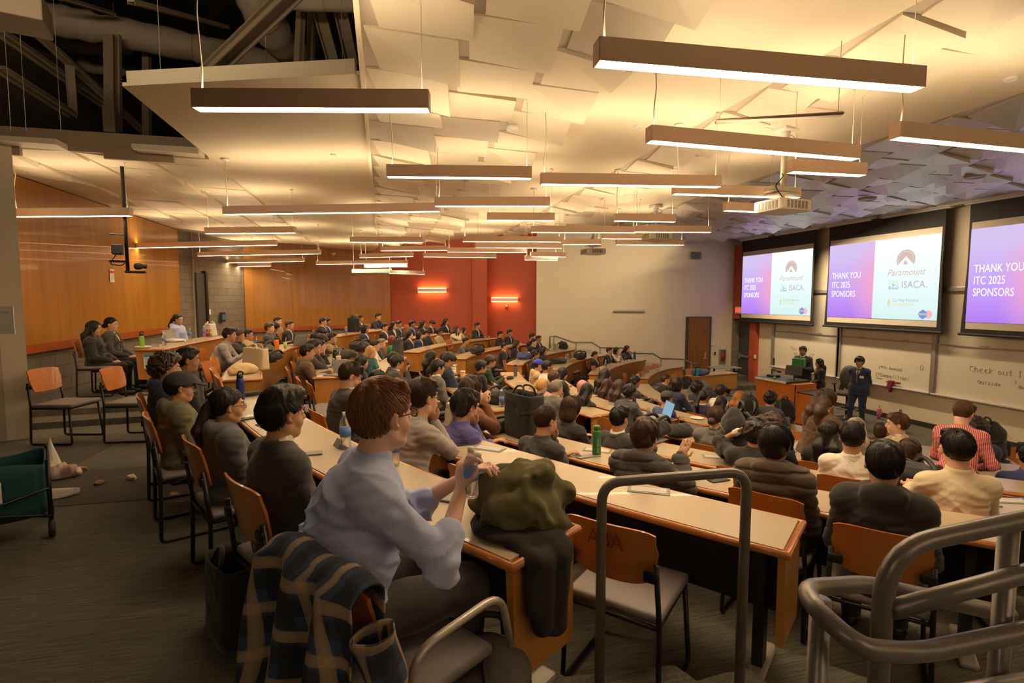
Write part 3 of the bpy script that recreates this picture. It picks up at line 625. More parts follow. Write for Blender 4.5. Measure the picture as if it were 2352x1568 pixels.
def arm(F,J,n,g,full=1.,k=.03,fem=0):
    a,e,w=J['sh'+n],J['el'+n],J['wr'+n]; f=1-.1*fem
    F.cap(a,e,.052*f+g,.040*f+g,k*1.3)
    if full>0: F.cap(e,e+(w-e)*full,.041*f+g,(.041+(.027-.041)*full)*f+g,k)
def legs(F,J,g,k=.03,to=1.):
    for n in'lr':
        F.cap(J['hip'+n],J['kn'+n],.085+g,.058+g,k); F.cap(J['kn'+n],J['kn'+n]+(J['an'+n]-J['kn'+n])*to,.056+g,.036+g,k)
def shoe(F,J,g=0):
    for s,n in((1,'l'),(-1,'r')):
        a=J['an'+n]; F.ell(a+np.array([.075,0,-.04]),(.135+g,.045+g,.042+g),k=.02); F.ell(a+np.array([-.0,0,-.02]),(.05+g,.04+g,.05+g),k=.02); 
def hairmesh(J,style,h,seed=0):
    c=J['head'];R=J['hR']; T=lambda p:c+R@np.array(p,float); pad={'afro':.12,'curly':.09,'long':.12,'longb':.12,'pony':.12,'hijab':.1,'bob':.09,'bun':.1}.get(style,.06)
    lo=c-.17-pad; hi=c+.17+pad
    if style in('long','longb','pony','hijab','half'): lo=c-np.array([.30,.26,.52]); hi=c+.22
    F=SDF(lo,hi,h); th={'buzz':.004,'short':.010,'crop':.013,'mop':.020,'pomp':.014,'curly':.026,'afro':.048,'long':.014,'longb':.014,'half':.014,'pony':.009,'bun':.008,'bob':.018,'hijab':.016,'cap':.008,'grey':.012,'gel':.012}.get(style,.012)
    thy=th*(.4 if style in('short','crop','buzz','cap','gel','grey','pomp') else 1)
    F.ell(T((-.014,0,.032)),(.100+th,.079+thy,.096+th),R,.01)
    if style=='hijab':
        F.ell(T((-.01,0,-.05)),(.085,.075,.09),R,.04); F.cap(T((-.01,0,-.1)),J['neck']-J['sp']*.03,.078,.12,.04); F.ell(T((.085,0,-.025)),(.055,.052,.085),R,.01,sub=True); F.noise(.004,26,3); return F.mesh('hair')
    low={'buzz':-.07,'short':-.075,'crop':-.08,'mop':-.075,'curly':-.075,'afro':-.07,'pomp':-.085,'cap':-.07,'grey':-.075,'gel':-.075}.get(style,-.09)
    if style in('mop',): F.ell(T((.03,0,.055)),(.085,.085,.06),R,.02); F.ell(T((-.05,0,.0)),(.07,.085,.09),R,.02)
    if style=='pomp': F.ell(T((.055,0,.105)),(.05,.062,.035),R,.02); F.ell(T((-.0,0,.10)),(.085,.07,.05),R,.02)
    if style=='gel': F.ell(T((.02,0,.10)),(.08,.07,.045),R,.02)
    if style in('curly','afro'): F.noise(.007,120 if h<.006 else 75,seed,6); F.noise(.007,45,seed+2,4)
    # face opening
    if style in('bob','long','longb','half'):
        F.ell(T((-.045,0,-.02)),(.075,.088,.12),R,.03)
        if style=='bob': F.ell(T((-.03,0,-.07)),(.085,.095,.08),R,.03)
        if style!='bob':
            b=J['neck']; n2=b-J['sp']*.16+np.array([-.105,0,0]); 
            for s in(1,-1): F.cap(T((-.06,s*.05,-.03)),b+np.array([-.085,s*.065,.02]),.055,.058,.03); F.cap(b+np.array([-.085,s*.065,.02]),n2+np.array([0,s*.06,0]),.055,.036,.03)
            if style=='long':
                for s in(1,-1): F.cap(T((.0,s*.075,-.01)),T((.012,s*.085,-.14)),.022,.024,.02); F.cap(T((.012,s*.085,-.14)),b+np.array([.05,s*.10,-.10]),.024,.02,.02)
            F.noise(.004,45,seed,4,(1,1,.15))
        F.ell(T((.085,0,-.035)),(.085,.066,.10),R,.008,sub=True); F.cap(T((.10,0,.045)),T((.10,0,.05)),.045,.045,.008,sub=True)
        F.noise(.0022,70,seed+3,4,(1,1,.2))
        return F.mesh('hair')
    n=R@np.array([.70,0,-.71]); F.cut(T((.040,0,.034)),n)
    if style!='curly' and style!='afro': F.cut(T((0,0,low)),-R@np.array([0,0,1.])*1.0)
    F.ell(T((.09,0,-.02)),(.05,.07,.075),R,.01,sub=True)
    for s in(1,-1): F.ell(T((.004,s*.088,-.018)),(.031,.030,.044),R,.005,sub=True)
    if style in('mop',):
        for i in range(9): a=-.06+.015*i; F.cap(T((.075,a*.9,.105)),T((.098-abs(a)*.35,a*1.15,.038)),.013,.006,.012)
        for s in(1,-1): F.cap(T((.035,s*.082,.06)),T((.028,s*.088,-.015)),.014,.007,.012)
    if style in('short','crop','grey'):
        for i in range(7): a=-.054+.018*i; F.cap(T((.05,a,.108)),T((.088-abs(a)*.4,a*1.1,.085)),.018,.010,.012)
    if style=='pony':
        F.ell(T((-.115,0,.02)),(.03,.03,.03),R,.02); b=T((-.13,0,.0)); e=J['neck']-J['sp']*.22+np.array([-.12,.0,0]); m=(b+e)/2+np.array([-.05,0,.03]); F.cap(b,m,.03,.038,.02); F.cap(m,e,.038,.016,.02); F.noise(.003,50,seed,4,(1,1,.15))
    if style=='bun': F.ell(T((-.115,0,-.03)),(.042,.042,.042),R,.008)
    if style not in('buzz','pony','bun','cap','curly','afro'): F.noise(.0045 if style in('short','crop','mop','grey','pomp') else .003,48,seed,4,(1,1,.45)); F.noise(.0015,130,seed+1,3,(1,1,.4))
    return F.mesh('hair')
def strands(J,style,me,seed,n):
    """clumps of hair lying on the scalp, added to the hair mesh"""
    rnd=random.Random(seed+5); c=J['head'];R=J['hR']; th={'short':.010,'crop':.013,'mop':.021,'pomp':.015,'bob':.019,'cap':.008,'grey':.012,'gel':.012,'longb':.015,'long':.015,'pony':.009,'bun':.008,'buzz':.004}.get(style,.012)
    A=np.array([.100+th,.079+th*(.5 if style in('short','crop','buzz','cap','gel','grey','pomp') else 1),.096+th]); C0=np.array([-.014,0,.032]); b=MB(); full=style in('bob','long','longb')
    def ok(p,m=0):
        if full: return not(p[0]>.055-m and p[2]<.085-abs(p[1])*.3) 
        if (p[0]-.040)*.70-(p[2]-.034)*.71>m: return 0
        if p[2]<-.078: return 0
        if abs(p[1])>.05 and ((p[0]-.004)/.036)**2+((p[2]+.018)/.050)**2<1: return 0
        return 1
    crown=np.array([-.055,.012,.115])
    for _ in range(n):
        v=np.array([rnd.gauss(0,1) for _ in range(3)]); v/=np.linalg.norm(v)
        if v[2]<-.85: continue
        p=C0+A*v
        if not ok(p): continue
        fl=p-crown; back=style in('pony','bun'); 
        if back: fl=np.array([-.13,0,.0])-p
        if style in('pomp','gel') and p[2]>.07: fl=np.array([.8,rnd.uniform(-.3,.3),.5])
        L=rnd.uniform(.035,.065)*(1 if full or style=='mop' else min(1,max(.28,(p[2]+.07)/.13)))*(1.25 if style in('mop','bob','longb','long') else .9)*(0.45 if style=='buzz' else 1); pts=[];rs=[];q=p.copy(); sd=rnd.uniform(-.25,.25)
        for i in range(5):
            t=i/4; nn=(q-C0)/A/A; nn/=np.linalg.norm(nn); f=fl-nn*(fl@nn); f/=np.linalg.norm(f)+1e-6; f=f+np.cross(nn,f)*sd
            lift=.0005+.0035*t*(1 if style!='pomp' else 2)*(0.3 if back or style=='buzz' else 1); w=c+R@(q+nn*lift); pts.append(tuple(w)); rs.append((.0021 if not back else .0015)*(1-t*.8)+.0003)
            q=q+f*L/4; d=(q-C0)/A; q=C0+A*d/np.linalg.norm(d)
            if not ok(q,.012): break
        if len(pts)>2: b.tube(pts,rs,3,False)
    if b.v:
        bm=bmesh.new(); bm.from_mesh(me); m2=mesh(b.v,b.f,True); bm.from_mesh(m2); bm.to_mesh(me); bm.free(); me.polygons.foreach_set('use_smooth',[True]*len(me.polygons))
    return me
CACHE={}
def cached(key,fn):
    if key not in CACHE: CACHE[key]=fn()
    return CACHE[key]
def bodybox(J,P): 
    pts=np.array([J[k] for k in J if isinstance(J[k],np.ndarray) and J[k].shape==(3,) and k not in('sp','hdl','hdr')]); return pts.min(0)-.21,pts.max(0)+.21
def mk_body(pose,h,fem):
    J,P=skeleton(pose); lo,hi=bodybox(J,P); lo[2]=max(lo[2],-.02); F=SDF(lo,hi,h); torso(F,J,-.012,fem,k=.04)
    for s,n in((1,'l'),(-1,'r')): arm(F,J,n,-.004,1.,.025,fem); add_hand(F,J['wr'+n],J['hd'+n],s,J['grip'+n],.01,1)
    legs(F,J,-.008); shoe(F,J,-.012); head(F,J,fem); return F.mesh('body')
def mk_top(pose,h,fem,kind,seed):
    """kind: jacket, shirt, hoodie, puffer, tee, coat, rolled, cardigan"""
    J,P=skeleton(pose); lo,hi=bodybox(J,P); lo[2]=max(.3,J['pel'][2]-.62); F=SDF(lo,hi,h)
    g={'jacket':.020,'shirt':.010,'hoodie':.026,'puffer':.036,'tee':.010,'coat':.026,'rolled':.011,'cardigan':.018,'rain':.03}[kind]
    torso(F,J,g,fem,P.get('w',1.)); full={'tee':-1,'rolled':.30}.get(kind,.97)
    for n in'lr':
        if full>0: arm(F,J,n,g*.9,full,.03,fem)
        else: F.cap(J['sh'+n],J['sh'+n]+(J['el'+n]-J['sh'+n])*.62,.057+g,.050+g,.03)
        if kind=='rolled': e=J['el'+n]; w=J['wr'+n]; F.cap(e+(w-e)*.20,e+(w-e)*.34,.042+g,.041+g,.006)
    st=P.get('stand')
    if kind in('coat',) or (st and kind=='jacket'):
        for n in'lr': F.cap(J['hip'+n]+np.array([0,0,.08]),J['hip'+n]+np.array([.0,0,-.42 if kind=='coat' else -.12]),.10+g,.115+g,.05)
        F.cut(J['pel']+np.array([0,0,-.55 if kind=='coat' else -.14]),(0,0,-1))
    else: F.cut(J['pel']+np.array([0,0,-.06]),(0,0,-1))
    sp=J['sp']; nk=J['neck']
    if kind in('hoodie','puffer','rain'):
        F.ell(nk+np.array([-.09,0,-.02]),(.05,.105,.085),k=.03); F.ell(nk+np.array([-.03,.07,.012]),(.075,.035,.03),k=.03);F.ell(nk+np.array([-.03,-.07,.012]),(.075,.035,.03),k=.03); F.cap(nk+np.array([.01,0,.03]),nk+np.array([.04,0,.2]),.066,.085,.01,sub=True)
    elif kind!='tee': 
        F.cap(nk-sp*.06,nk+sp*(.012 if kind in('shirt','rolled') else -.012),.074+g*.5,.067+g*.3,.006)
    if kind in('hoodie','puffer','rain','tee'): F.cap(nk+sp*.005,nk+sp*.3+np.array([.04,0,0]),.063-.006*fem,.085,.003,sub=True)
    else: F.cut(nk+sp*.034+np.array([.0,0,0]),sp*1.0-np.array([.25,0,0]))
    if kind in('jacket','coat','cardigan'):
        # open front showing the shirt
        f=np.array([math.cos(math.asin(max(-1,min(1,sp[0])))),0,-sp[0]])
        for i in range(7): t=i/6; p=nk-sp*(-.04+.36*t)+f*(.07+.09*min(1,t*2.2)); F.ell(p,(.07,.055*(1-t)+.008,.05),k=.006,sub=True)
    if kind=='puffer':
        X,Y,Z=F._P(tuple(slice(0,a) for a in F.n)); g_=np.abs(((Z+.02*np.sin(Y*8+X*5))/.072)%1-.5)*2; F.F+=(.011*np.clip(g_-.70,0,.3)/.3-.004*np.cos(g_*1.5)).astype(np.float32)
    F.noise({'shirt':.0035,'rolled':.0038,'tee':.004}.get(kind,.004),11,seed,5,(.6,.6,1.5))
    pts=[(J['eln'] if 0 else J['el'+n],(J['el'+n]-J['sh'+n])/np.linalg.norm(J['el'+n]-J['sh'+n])) for n in'lr']+[(J['sh'+n]-sp*.08,np.array([.3,.5,.8])) for n in'lr']+[(J['waist'],sp)]
    if h<.0145: F.folds(pts,.0028,150,.13); F.noise(.0012,60,seed+5,5,(.5,.7,1.6)); wrinkle(F,J,P,.022 if kind=='rolled' else .017 if kind in('shirt','tee') else .009)
    return F.mesh('top')
def mk_inner(pose,h,fem):
    J,P=skeleton(pose); lo,hi=bodybox(J,P); lo[2]=max(.3,J['pel'][2]-.1); F=SDF(lo,hi,h); torso(F,J,.006,fem,P.get('w',1.)); nk=J['neck'];sp=J['sp']
    F.cap(nk-sp*.05,nk+sp*.03+np.array([.004,0,0]),.076,.070,.010); F.cut(nk+sp*.036,sp-np.array([.25,0,0])); 
    for n in'lr': w=J['wr'+n]; d=J['hd'+n]; a=(w-J['el'+n])/np.linalg.norm(w-J['el'+n]); F.cap(w-a*.035,w+a*.004,.033,.032,.004)
    return F.mesh('inner')
def mk_trouser(pose,h,skirt=0):
    J,P=skeleton(pose); lo,hi=bodybox(J,P); lo[2]=-.0; hi[2]=J['pel'][2]+.22; F=SDF(lo,hi,h); sp=J['sp']
    F.ell(J['pel']+sp*.02,(.135,.172,.14),k=.04); legs(F,J,.014,.04,.96); F.noise(.004,12,3); F.cut(J['pel']+np.array([0,0,.10]),(0,0,1)); F.cut((0,0,.055),(0,0,-1)); 
    return F.mesh('trousers')
def mk_shoe(pose,h,n='l'):
    J,P=skeleton(pose); a=J['an'+n]; F=SDF(a+np.array([-.09,-.08,-.1]),a+np.array([.25,.08,.06]),h); F.ell(a+np.array([.075,0,-.04]),(.139,.049,.046),k=.02); F.ell(a+np.array([0,0,-.02]),(.054,.044,.054),k=.02); F.cut((0,0,0.002),(0,0,-1)); return F.mesh('shoes')
def wrinkle(F,J,P,amp):
    X,Y,Z=F._P(tuple(slice(0,a) for a in F.n)); sp=J['sp']; c=J['waist']
    h=(X-c[0])*sp[0]+(Z-c[2])*sp[2]; w=np.exp(-((h-.07)/.25)**2)
    ph=21*(h-.45*Y+.10*np.sin(9*Y+2)+.04*np.sin(17*X+5*Y)); p2=27*(h+.5*Y+.08*np.sin(11*Y)+.05*np.sin(14*X)+.3)
    a=(1-np.abs(np.sin(ph)))**2*(.55+.45*np.sin(13*Y+9*h))+.6*(1-np.abs(np.sin(p2)))**2.5*(.5+.5*np.sin(10*Y-12*h+2))
    F.F-=(amp*w*a).astype(np.float32)
SKINS={'l':(.62,.36,.24),'m':(.50,.27,.155),'t':(.36,.18,.095),'d':(.13,.065,.038),'p':(.70,.42,.32)}
HAIRS={'k':(.012,.009,.008),'b':(.045,.022,.012),'m':(.10,.045,.018),'r':(.21,.085,.028),'y':(.52,.30,.11),'g':(.22,.19,.16),'w':(.42,.36,.29),'c':(.36,.13,.03),'R':(.22,.03,.015),'P':(.62,.30,.26),'n':(.02,.022,.03)}
COLS={'blk':(.016,.014,.014),'char':(.045,.042,.042),'gry':(.13,.125,.12),'lgry':(.33,.30,.29),'nvy':(.02,.028,.07),'blu':(.05,.07,.22),'sky':(.40,.46,.74),'wht':(.75,.70,.62),'crm':(.72,.60,.42),'bei':(.50,.38,.22),'kha':(.30,.22,.12),'brn':(.09,.045,.025),'rus':(.22,.085,.04),'olv':(.10,.095,.045),'grn':(.02,.20,.12),'dgrn':(.03,.055,.035),'tea':(.01,.09,.10),'pnk':(.60,.16,.17),'pur':(.10,.09,.30),'slt':(.07,.075,.085),'mus':(.28,.19,.05),'puf':(.075,.052,.03),'red':(.4,.02,.02),'den':(.06,.09,.15)}
def skinmat(k): return mat('skin_tone_'+{'l':'light','m':'medium','t':'tan','d':'deep','p':'pale'}[k],SKINS[k],.5,noise=(30,.05),spec=.4)
def hairmat(k): return mat('hair_'+k+'_shade',HAIRS[k],.42,noise=(60,.45,(1,1,.12)),bump=.6,spec=.4)
def clothmat(k):
    new='cloth_'+k not in MATS; m=mat('cloth_'+k,COLS[k],.85,noise=(220,.16),bump=.15,sheen=.15)
    if new:
        nt=m.node_tree; N=nt.nodes.new; b=nt.nodes['Principled BSDF']; tc=N('ShaderNodeTexCoord'); mp=N('ShaderNodeMapping'); mp.inputs['Scale'].default_value=(1,1,1.9); mp.inputs['Rotation'].default_value=(.5,.2,0)
        nz=N('ShaderNodeTexNoise'); nz.noise_type='RIDGED_MULTIFRACTAL'; nz.inputs['Scale'].default_value=4.2; nz.inputs['Detail'].default_value=2.5; nz.inputs['Distortion'].default_value=.9
        bp=N('ShaderNodeBump'); bp.inputs['Strength'].default_value=.8; bp.inputs['Distance'].default_value=.035; old=b.inputs['Normal'].links[0].from_socket
        nt.links.new(tc.outputs['Object'],mp.inputs[0]); nt.links.new(mp.outputs[0],nz.inputs['Vector']); nt.links.new(nz.outputs[0],bp.inputs['Height']); nt.links.new(old,bp.inputs['Normal']); nt.links.new(bp.outputs[0],b.inputs['Normal'])
    return m
def objmesh(name,me,m,parent):
    if not me.materials: me.materials.append(None)
    o=bpy.data.objects.new(name,me); COL.objects.link(o); o.parent=parent; o.material_slots[0].link='OBJECT'; o.material_slots[0].material=m; return o
def person(label,loc,rz,s,pose='table',hair='short',hc='k',skin='m',top='jacket',tc='blk',inner=None,tie=None,bot='blk',fem=0,glasses=0,res=1,seed=0,group=None,headq=None,cap=None):
    """res 0 near, 1 mid, 2 far"""
    h=(.0085 if top!='rolled' else .0065,.0125,.018)[res]; hb=(.0075,.0115,.017)[res]; hh=(.005,.0075,.0115)[res]
    pz=pose if isinstance(pose,str) else 'x'
    if headq:
        P=dict(POSES[pose]) if isinstance(pose,str) else dict(pose); P['yaw']=headq[0]; P['pit']=headq[1]; pz=pz+str(headq); pose=P
    if not isinstance(pose,str) and pz.startswith('x'): pz=label
    o=empty('person',loc,rz,label,'person',group); o.scale=(s,s,s)
    objmesh('body',cached(('b',pz,h,fem),lambda:mk_body(pose,hb,fem)),skinmat(skin),o)
    objmesh({'jacket':'suit_jacket','shirt':'shirt','hoodie':'hoodie','puffer':'puffer_jacket','tee':'t_shirt','coat':'coat','rolled':'shirt','cardigan':'cardigan','rain':'rain_jacket'}[top],cached(('t',pz,h,fem,top,seed%2 if res else seed),lambda:mk_top(pose,h,fem,top,seed)),clothmat(tc) if isinstance(tc,str) else tc,o)
    if inner: 
        objmesh('inner_shirt',cached(('i',pz,h,fem),lambda:mk_inner(pose,h,fem)),clothmat(inner),o)
    objmesh('trousers',cached(('p',pz,h),lambda:mk_trouser(pose,h*1.3)),clothmat(bot),o)
    for n in'lr': objmesh('shoe',cached(('s',pz,h,n),lambda:mk_shoe(pose,h*1.2,n)),M['black'],o)
    J,P=skeleton(pose); c=J['head'];R=J['hR']; T=lambda p:tuple(c+R@np.array(p,float))
    if hair: objmesh('headscarf' if hair=='hijab' else 'hair',cached(('h',pz,hair,hh,seed%3),lambda:hairmesh(J,hair,hh,seed%3) if res==2 or hair in('hijab','curly','afro') else strands(J,hair,hairmesh(J,hair,hh,seed%3),seed%3,2600 if res==0 else 900)),hairmat(hc),o)
    if top in('shirt','rolled','jacket','coat','cardigan') and res<2:
        sp=J['sp']+np.array([.18,0,0]); sp/=np.linalg.norm(sp); q=Vector(sp).to_track_quat('Z','Y').to_matrix(); c_=J['neck']-J['sp']*.042
        for nm,r_,mm in ((('collar',0,clothmat(tc) if isinstance(tc,str) else tc),) if top in('shirt','rolled') else (('collar',.0,clothmat(inner)),('lapel_collar',.012,clothmat(tc) if isinstance(tc,str) else tc)) if inner else (('collar',0,clothmat(tc) if isinstance(tc,str) else tc),)):
            MB().lathe([(.068+r_,.01),(.0665+r_,.052-r_*1.6),(.069+r_,.055-r_*1.6),(.0755+r_,.030),(.079+r_,.012),(.080+r_,.0)],tuple(c_),28,q).build(nm,mm,o,True)
    if tie and inner:
        sp=J['sp']; f=np.array([sp[2],0,-sp[0]]); a=J['neck']+sp*.02+f*.07; b=J['neck']-sp*.10+f*.125; e=J['neck']-sp*.34+f*.14
        MB().tube([tuple(a),tuple(b),tuple(e)],[.012,.016,.026],6).build('tie',clothmat(tie),o,True)
    if res<2:
        b=MB(); b2=MB()
        for q in(1,-1): b.ell(T((.0775,q*.031,.009)),(.0125,.0125,.0125),10,6); b2.ell(T((.0865,q*.031,.009)),(.0045,.006,.006),8,5)
        e=b.build('eyes',mat('eye_white',(.55,.5,.45),.3),o,True); b2.build('irises',mat('dark_iris',(.02,.012,.008),.2),e,True)
        b=MB()
        for q in(1,-1): b.tube([T((.091,q*.017,.030)),T((.0925,q*.032,.036)),T((.083,q*.048,.030))],[.0032,.0036,.002],6)
        if hair!='hijab': b.build('eyebrows',hairmat('k' if hc not in'ryw' else 'm'),o,True)
    if glasses:
        b=MB()
        for q in(1,-1):
            b.tube([T((.104-.001*abs(y)*0,q*(.033+.019*math.copysign(abs(math.cos(t))**.6,math.cos(t))),.006+.015*math.copysign(abs(math.sin(t))**.6,math.sin(t)))) for t in np.linspace(0,2*math.pi,13)[:-1] for y in(0,)],.0018 if glasses<2 else .0026,6,closed=True); b.tube([T((.104,q*.053,.012)),T((.095,q*.074,.014)),T((.0,q*.087,.012))],.0018,6)
        b.tube([T((.104,.014,.010)),T((.108,0,.012)),T((.104,-.014,.010))],.0018,6); b.build('glasses',M['dark'],o,True)
    if cap:
        F=SDF(np.array(c)-.2,np.array(c)+.22,hh); F.ell(T((-.012,0,.045)),(.113,.092,.095),R,.01); F.cut(T((0,0,.028)),-R@np.array([.12,0,.99])); F.ell(T((.125,0,.035)),(.075,.07,.010),R@rotm(0,12),.008); F.noise(.0015,40,1); objmesh('cap',F.mesh('cap'),cap,o)
    o['J']=0; return o,J
# ================= chairs =================
def mk_chair_meshes():
    d={}
    # backrest: curved plywood shell
    V=[];F=[];nx,nz=13,8
    for sgn in(0,1):
        for i in range(nx):
            for j in range(nz):
                u=i/(nx-1)*2-1; v=j/(nz-1); wd=.225-.035*(1-v)**2-.012*v**3*0; y=u*wd*(1-.06*abs(u)**6*(v>.7)); z=.60+.27*v-.02*abs(u)**5*(1 if v>.8 else 0)*v+.028*(abs(u)**4)*(1-v)
                x=-.245-.05*v+.035*u*u-sgn*.012; V.append((x,y,z))
    g=nx*nz
    for i in range(nx-1):
        for j in range(nz-1):
            a=i*nz+j; F+=[(a,a+nz,a+nz+1,a+1),(g+a,g+a+1,g+a+nz+1,g+a+nz)]
    bd=[i*nz for i in range(nx)]+[(nx-1)*nz+j for j in range(1,nz)]+[i*nz+nz-1 for i in range(nx-2,-1,-1)]+[j for j in range(nz-2,0,-1)]
    for a,b in zip(bd,bd[1:]+bd[:1]): F.append((a,g+a,g+b,b))
    me=mesh(V,F); me.polygons.foreach_set('use_smooth',[True]*len(me.polygons)); me.set_sharp_from_angle(angle=.9); d['backrest']=me
    b=MB().rbox((.0,0,.455),(.46,.46,.045),.02,n=3); me=mesh(b.v,b.f,True); d['seat']=me
    for s,n in((1,'a'),(-1,'b')):
        pts=bend([(-.262,s*.215,.72),(-.235,s*.225,.45),(-.25,s*.235,.015),(.22,s*.235,.015),(.19,s*.215,.435)],.03,3); b=MB().tube(pts,.0125,8); d['leg'+n]=mesh(b.v,b.f,True)
    b=MB().tube([(-.235,-.22,.425),(-.235,.22,.425)],.011,8).tube([(.18,-.21,.425),(.18,.21,.425)],.011,8).tube([(-.235,.22,.425),(.18,.21,.425)],.011,8).tube([(-.235,-.22,.425),(.18,-.21,.425)],.011,8); d['fr']=mesh(b.v,b.f,True)
    for s,q in((1,'a'),(-1,'b')): b=MB().rbox((-.268,s*.195,.665),(.018,.07,.05),.012); d['br'+q]=mesh(b.v,b.f,True)
    return d
CH=mk_chair_meshes()
def chair(loc,rz,label,group=None):
    o=empty('stacking_chair',loc,rz,label,'chair',group)
    link('backrest',CH['backrest'],M['chair'],o); link('seat',CH['seat'],M['seatf'],o); link('leg',CH['lega'],M['black'],o); link('leg',CH['legb'],M['black'],o); link('seat_frame',CH['fr'],M['black'],o); link('back_bracket',CH['bra'],M['black'],o); link('back_bracket',CH['brb'],M['black'],o); return o
# ================= the audience =================
# x, y of the head top, ring, distance from the viewpoint, facing offset, then looks
def seat(x,y,k,d,short,pose='table',hair='short',hc='k',skin='m',top='jacket',tc='blk',inner='wht',res=None,turn=0,nochair=0,**kw):
    P=UD(x,y,d); zf=fz(k); J,PP=skeleton(pose if not kw.get('headq') else dict(POSES[pose] if isinstance(pose,str) else pose,yaw=kw['headq'][0],pit=kw['headq'][1]))
    R=J['hR']; tp=J['head']+R@np.array([-.012,0,.128+ {'afro':.04,'curly':.02,'mop':.015,'pomp':.02}.get(hair,.008)])
    s=(P.z-zf)/tp[2]; s=max(.84,min(1.05,s))
    face=math.atan2(CY+.3-P.y,CX-P.x)+math.radians(turn)
    off=Vector((math.cos(face)*tp[0]-math.sin(face)*tp[1],math.sin(face)*tp[0]+math.cos(face)*tp[1]))*s
    if res is None: res=1 if d<7.5 else 2
    loc=(P.x-off.x,P.y-off.y,zf+max(0,min(.16,P.z-zf-tp[2]*s)))
    seed=int(x*7+y)%97
    if top not in('jacket','cardigan','coat'): inner=None if inner=='wht' else inner
    o,J=person(short,loc,face,s,pose,hair,hc,skin,top,tc,inner,res=res,seed=seed,**kw)
    if not nochair: chair((loc[0]+.075*math.cos(face),loc[1]+.075*math.sin(face),zf+.0),face,('orange-backed stacking chair under the '+short)if len(short.split())<12 else 'orange-backed stacking chair of the '+' '.join(short.split()[:9]))
    return o
S_=seat
# rear raised counter
S_(215,737,-1,8.3,'woman with long dark hair and black jacket at the end of the rear counter','lap','long','k','m','hoodie','blk',fem=1,res=1)
S_(255,728,-1,8.9,'woman in dark leather jacket with cream collar at the rear counter','lap','bun','k','l','jacket','char','bei',fem=1,res=1)
S_(408,720,-1,11.2,'woman with glasses, ponytail and pale blue and navy varsity jacket','lap','pony','k','l','hoodie','sky',fem=1,glasses=1)
# top tier, across the aisle and beyond
S_(638,726,0,13.4,'bearded man at the very back before the wood wall panel','lap','short','b','p','shirt','kha',skinx=0) if False else S_(638,726,0,13.6,'man at the very back before the wood wall panel, face turned sideways','lap','short','b','p','shirt','kha')
S_(619,740,0,11.0,'man with dark blond hair and dark shirt seen from behind on the top tier','lap','crop','m','l','shirt','slt')
S_(637,741,0,11.7,'woman in black bending over the top-tier desk','down','bob','k','m','jacket','blk',None,fem=1)
S_(665,735,0,12.4,'man with light brown hair and black suit typing on a laptop','table','crop','m','l')
S_(742,729,0,14.2,'dark-haired man half hidden beside the bearded man in a suit','lap','short','k','m')
S_(752,730,0,14.9,'bearded man in black suit and blue shirt under the wood panel','lap','curly','k','t','jacket','blk','sky')
S_(817,722,0,16.0,'man with brown wavy hair and black suit behind a water bottle','table','curly','m','l')
S_(828,723,0,16.6,'man in black suit just behind the wavy-haired man','table','short','k','m')
S_(869,719,0,17.3,'man with glasses in black suit sitting alone at the wood panel edge','elbows','short','k','m','jacket','blk','slt',glasses=1)
S_(947,735,1,16.6,'man with curly hair and blue shirt under a dark suit, second tier far side','lap','curly','k','t','jacket','nvy','sky')
S_(916,736,1,16.2,'man in dark suit and pale blue shirt behind the long-haired woman','lap','short','k','m','jacket','nvy','sky')
S_(904,738,1,15.3,'woman with long black hair in black blazer facing half towards us, far second tier','table','long','k','m',fem=1,turn=-15)
S_(883,742,1,14.7,'man in black suit before the long-haired woman at the far second tier','lap','short','k','m')
S_(838,745,1,13.9,'person with black bob in bright blue suit','lap','bob','k','m','jacket','nvy')
S_(972,736,1,17.1,'woman with long black hair in dark blazer before the red wall','lap','long','k','m',fem=1)
S_(996,737,1,17.7,'man in dark suit and white shirt looking down before the red wall','down','crop','k','m')
S_(1024,731,1,18.3,'woman with long black hair farthest along the second tier','lap','long','k','m',fem=1)
S_(1046,749,2,16.8,'woman in cream jacket with clasped hands and head tilted back','clasp','long','b','l','jacket','crm',fem=1,headq=(0,-14))
S_(1010,754,2,16.0,'man with glasses and beige jacket at the far third tier','table','curly','k','t','jacket','bei','crm',glasses=1)
S_(988,757,2,15.4,'man in black jacket with glasses looking at his phone','down','crop','k','m','jacket','blk','blk',glasses=1)
msk=S_(964,761,2,14.8,'person in dark suit wearing a blue face mask','lap','bob','k','m','jacket','nvy')
S_(940,758,2,14.2,'woman with very long straight black hair in black suit, third tier','lap','longb','k','l',fem=1)
S_(901,771,2,13.0,'woman with red hair and green sweater','lap','bob','R','p','shirt','grn',None,fem=1)
S_(1065,752,2,17.2,'woman with long curly black hair and pink sleeves','table','long','k','m','shirt','lgry',None,fem=1)
S_(1097,740,2,17.9,'man in black suit alone before the red wall pilaster','table','short','k','m')
S_(1070,775,3,15.3,'man in grey T-shirt leaning on the desk by a black backpack','elbows','crop','k','m','tee','gry',None)
S_(1149,760,3,17.2,'man in black shirt at the far fourth tier, grey laptop before him','table','crop','k','m','shirt','blk')
S_(1171,756,3,17.7,'man in black suit with light blue shirt at the far fourth tier','table','short','k','m','jacket','blk','sky')
S_(1159,785,4,14.5,'man in black suit at the far fifth tier beside an empty chair','table','short','k','m')
S_(1187,781,4,15.4,'woman with long brown-black hair at the far fifth tier','table','long','b','m',fem=1)
S_(1223,765,4,16.9,'man behind the chin-resting man before the red wall corner','table','short','k','l')
S_(1237,770,4,17.4,'man with glasses and white shirt at the red wall corner','table','short','k','m',glasses=1)
S_(1226,777,4,16.2,'man in black suit resting his chin at the red wall corner','chin','short','k','l')
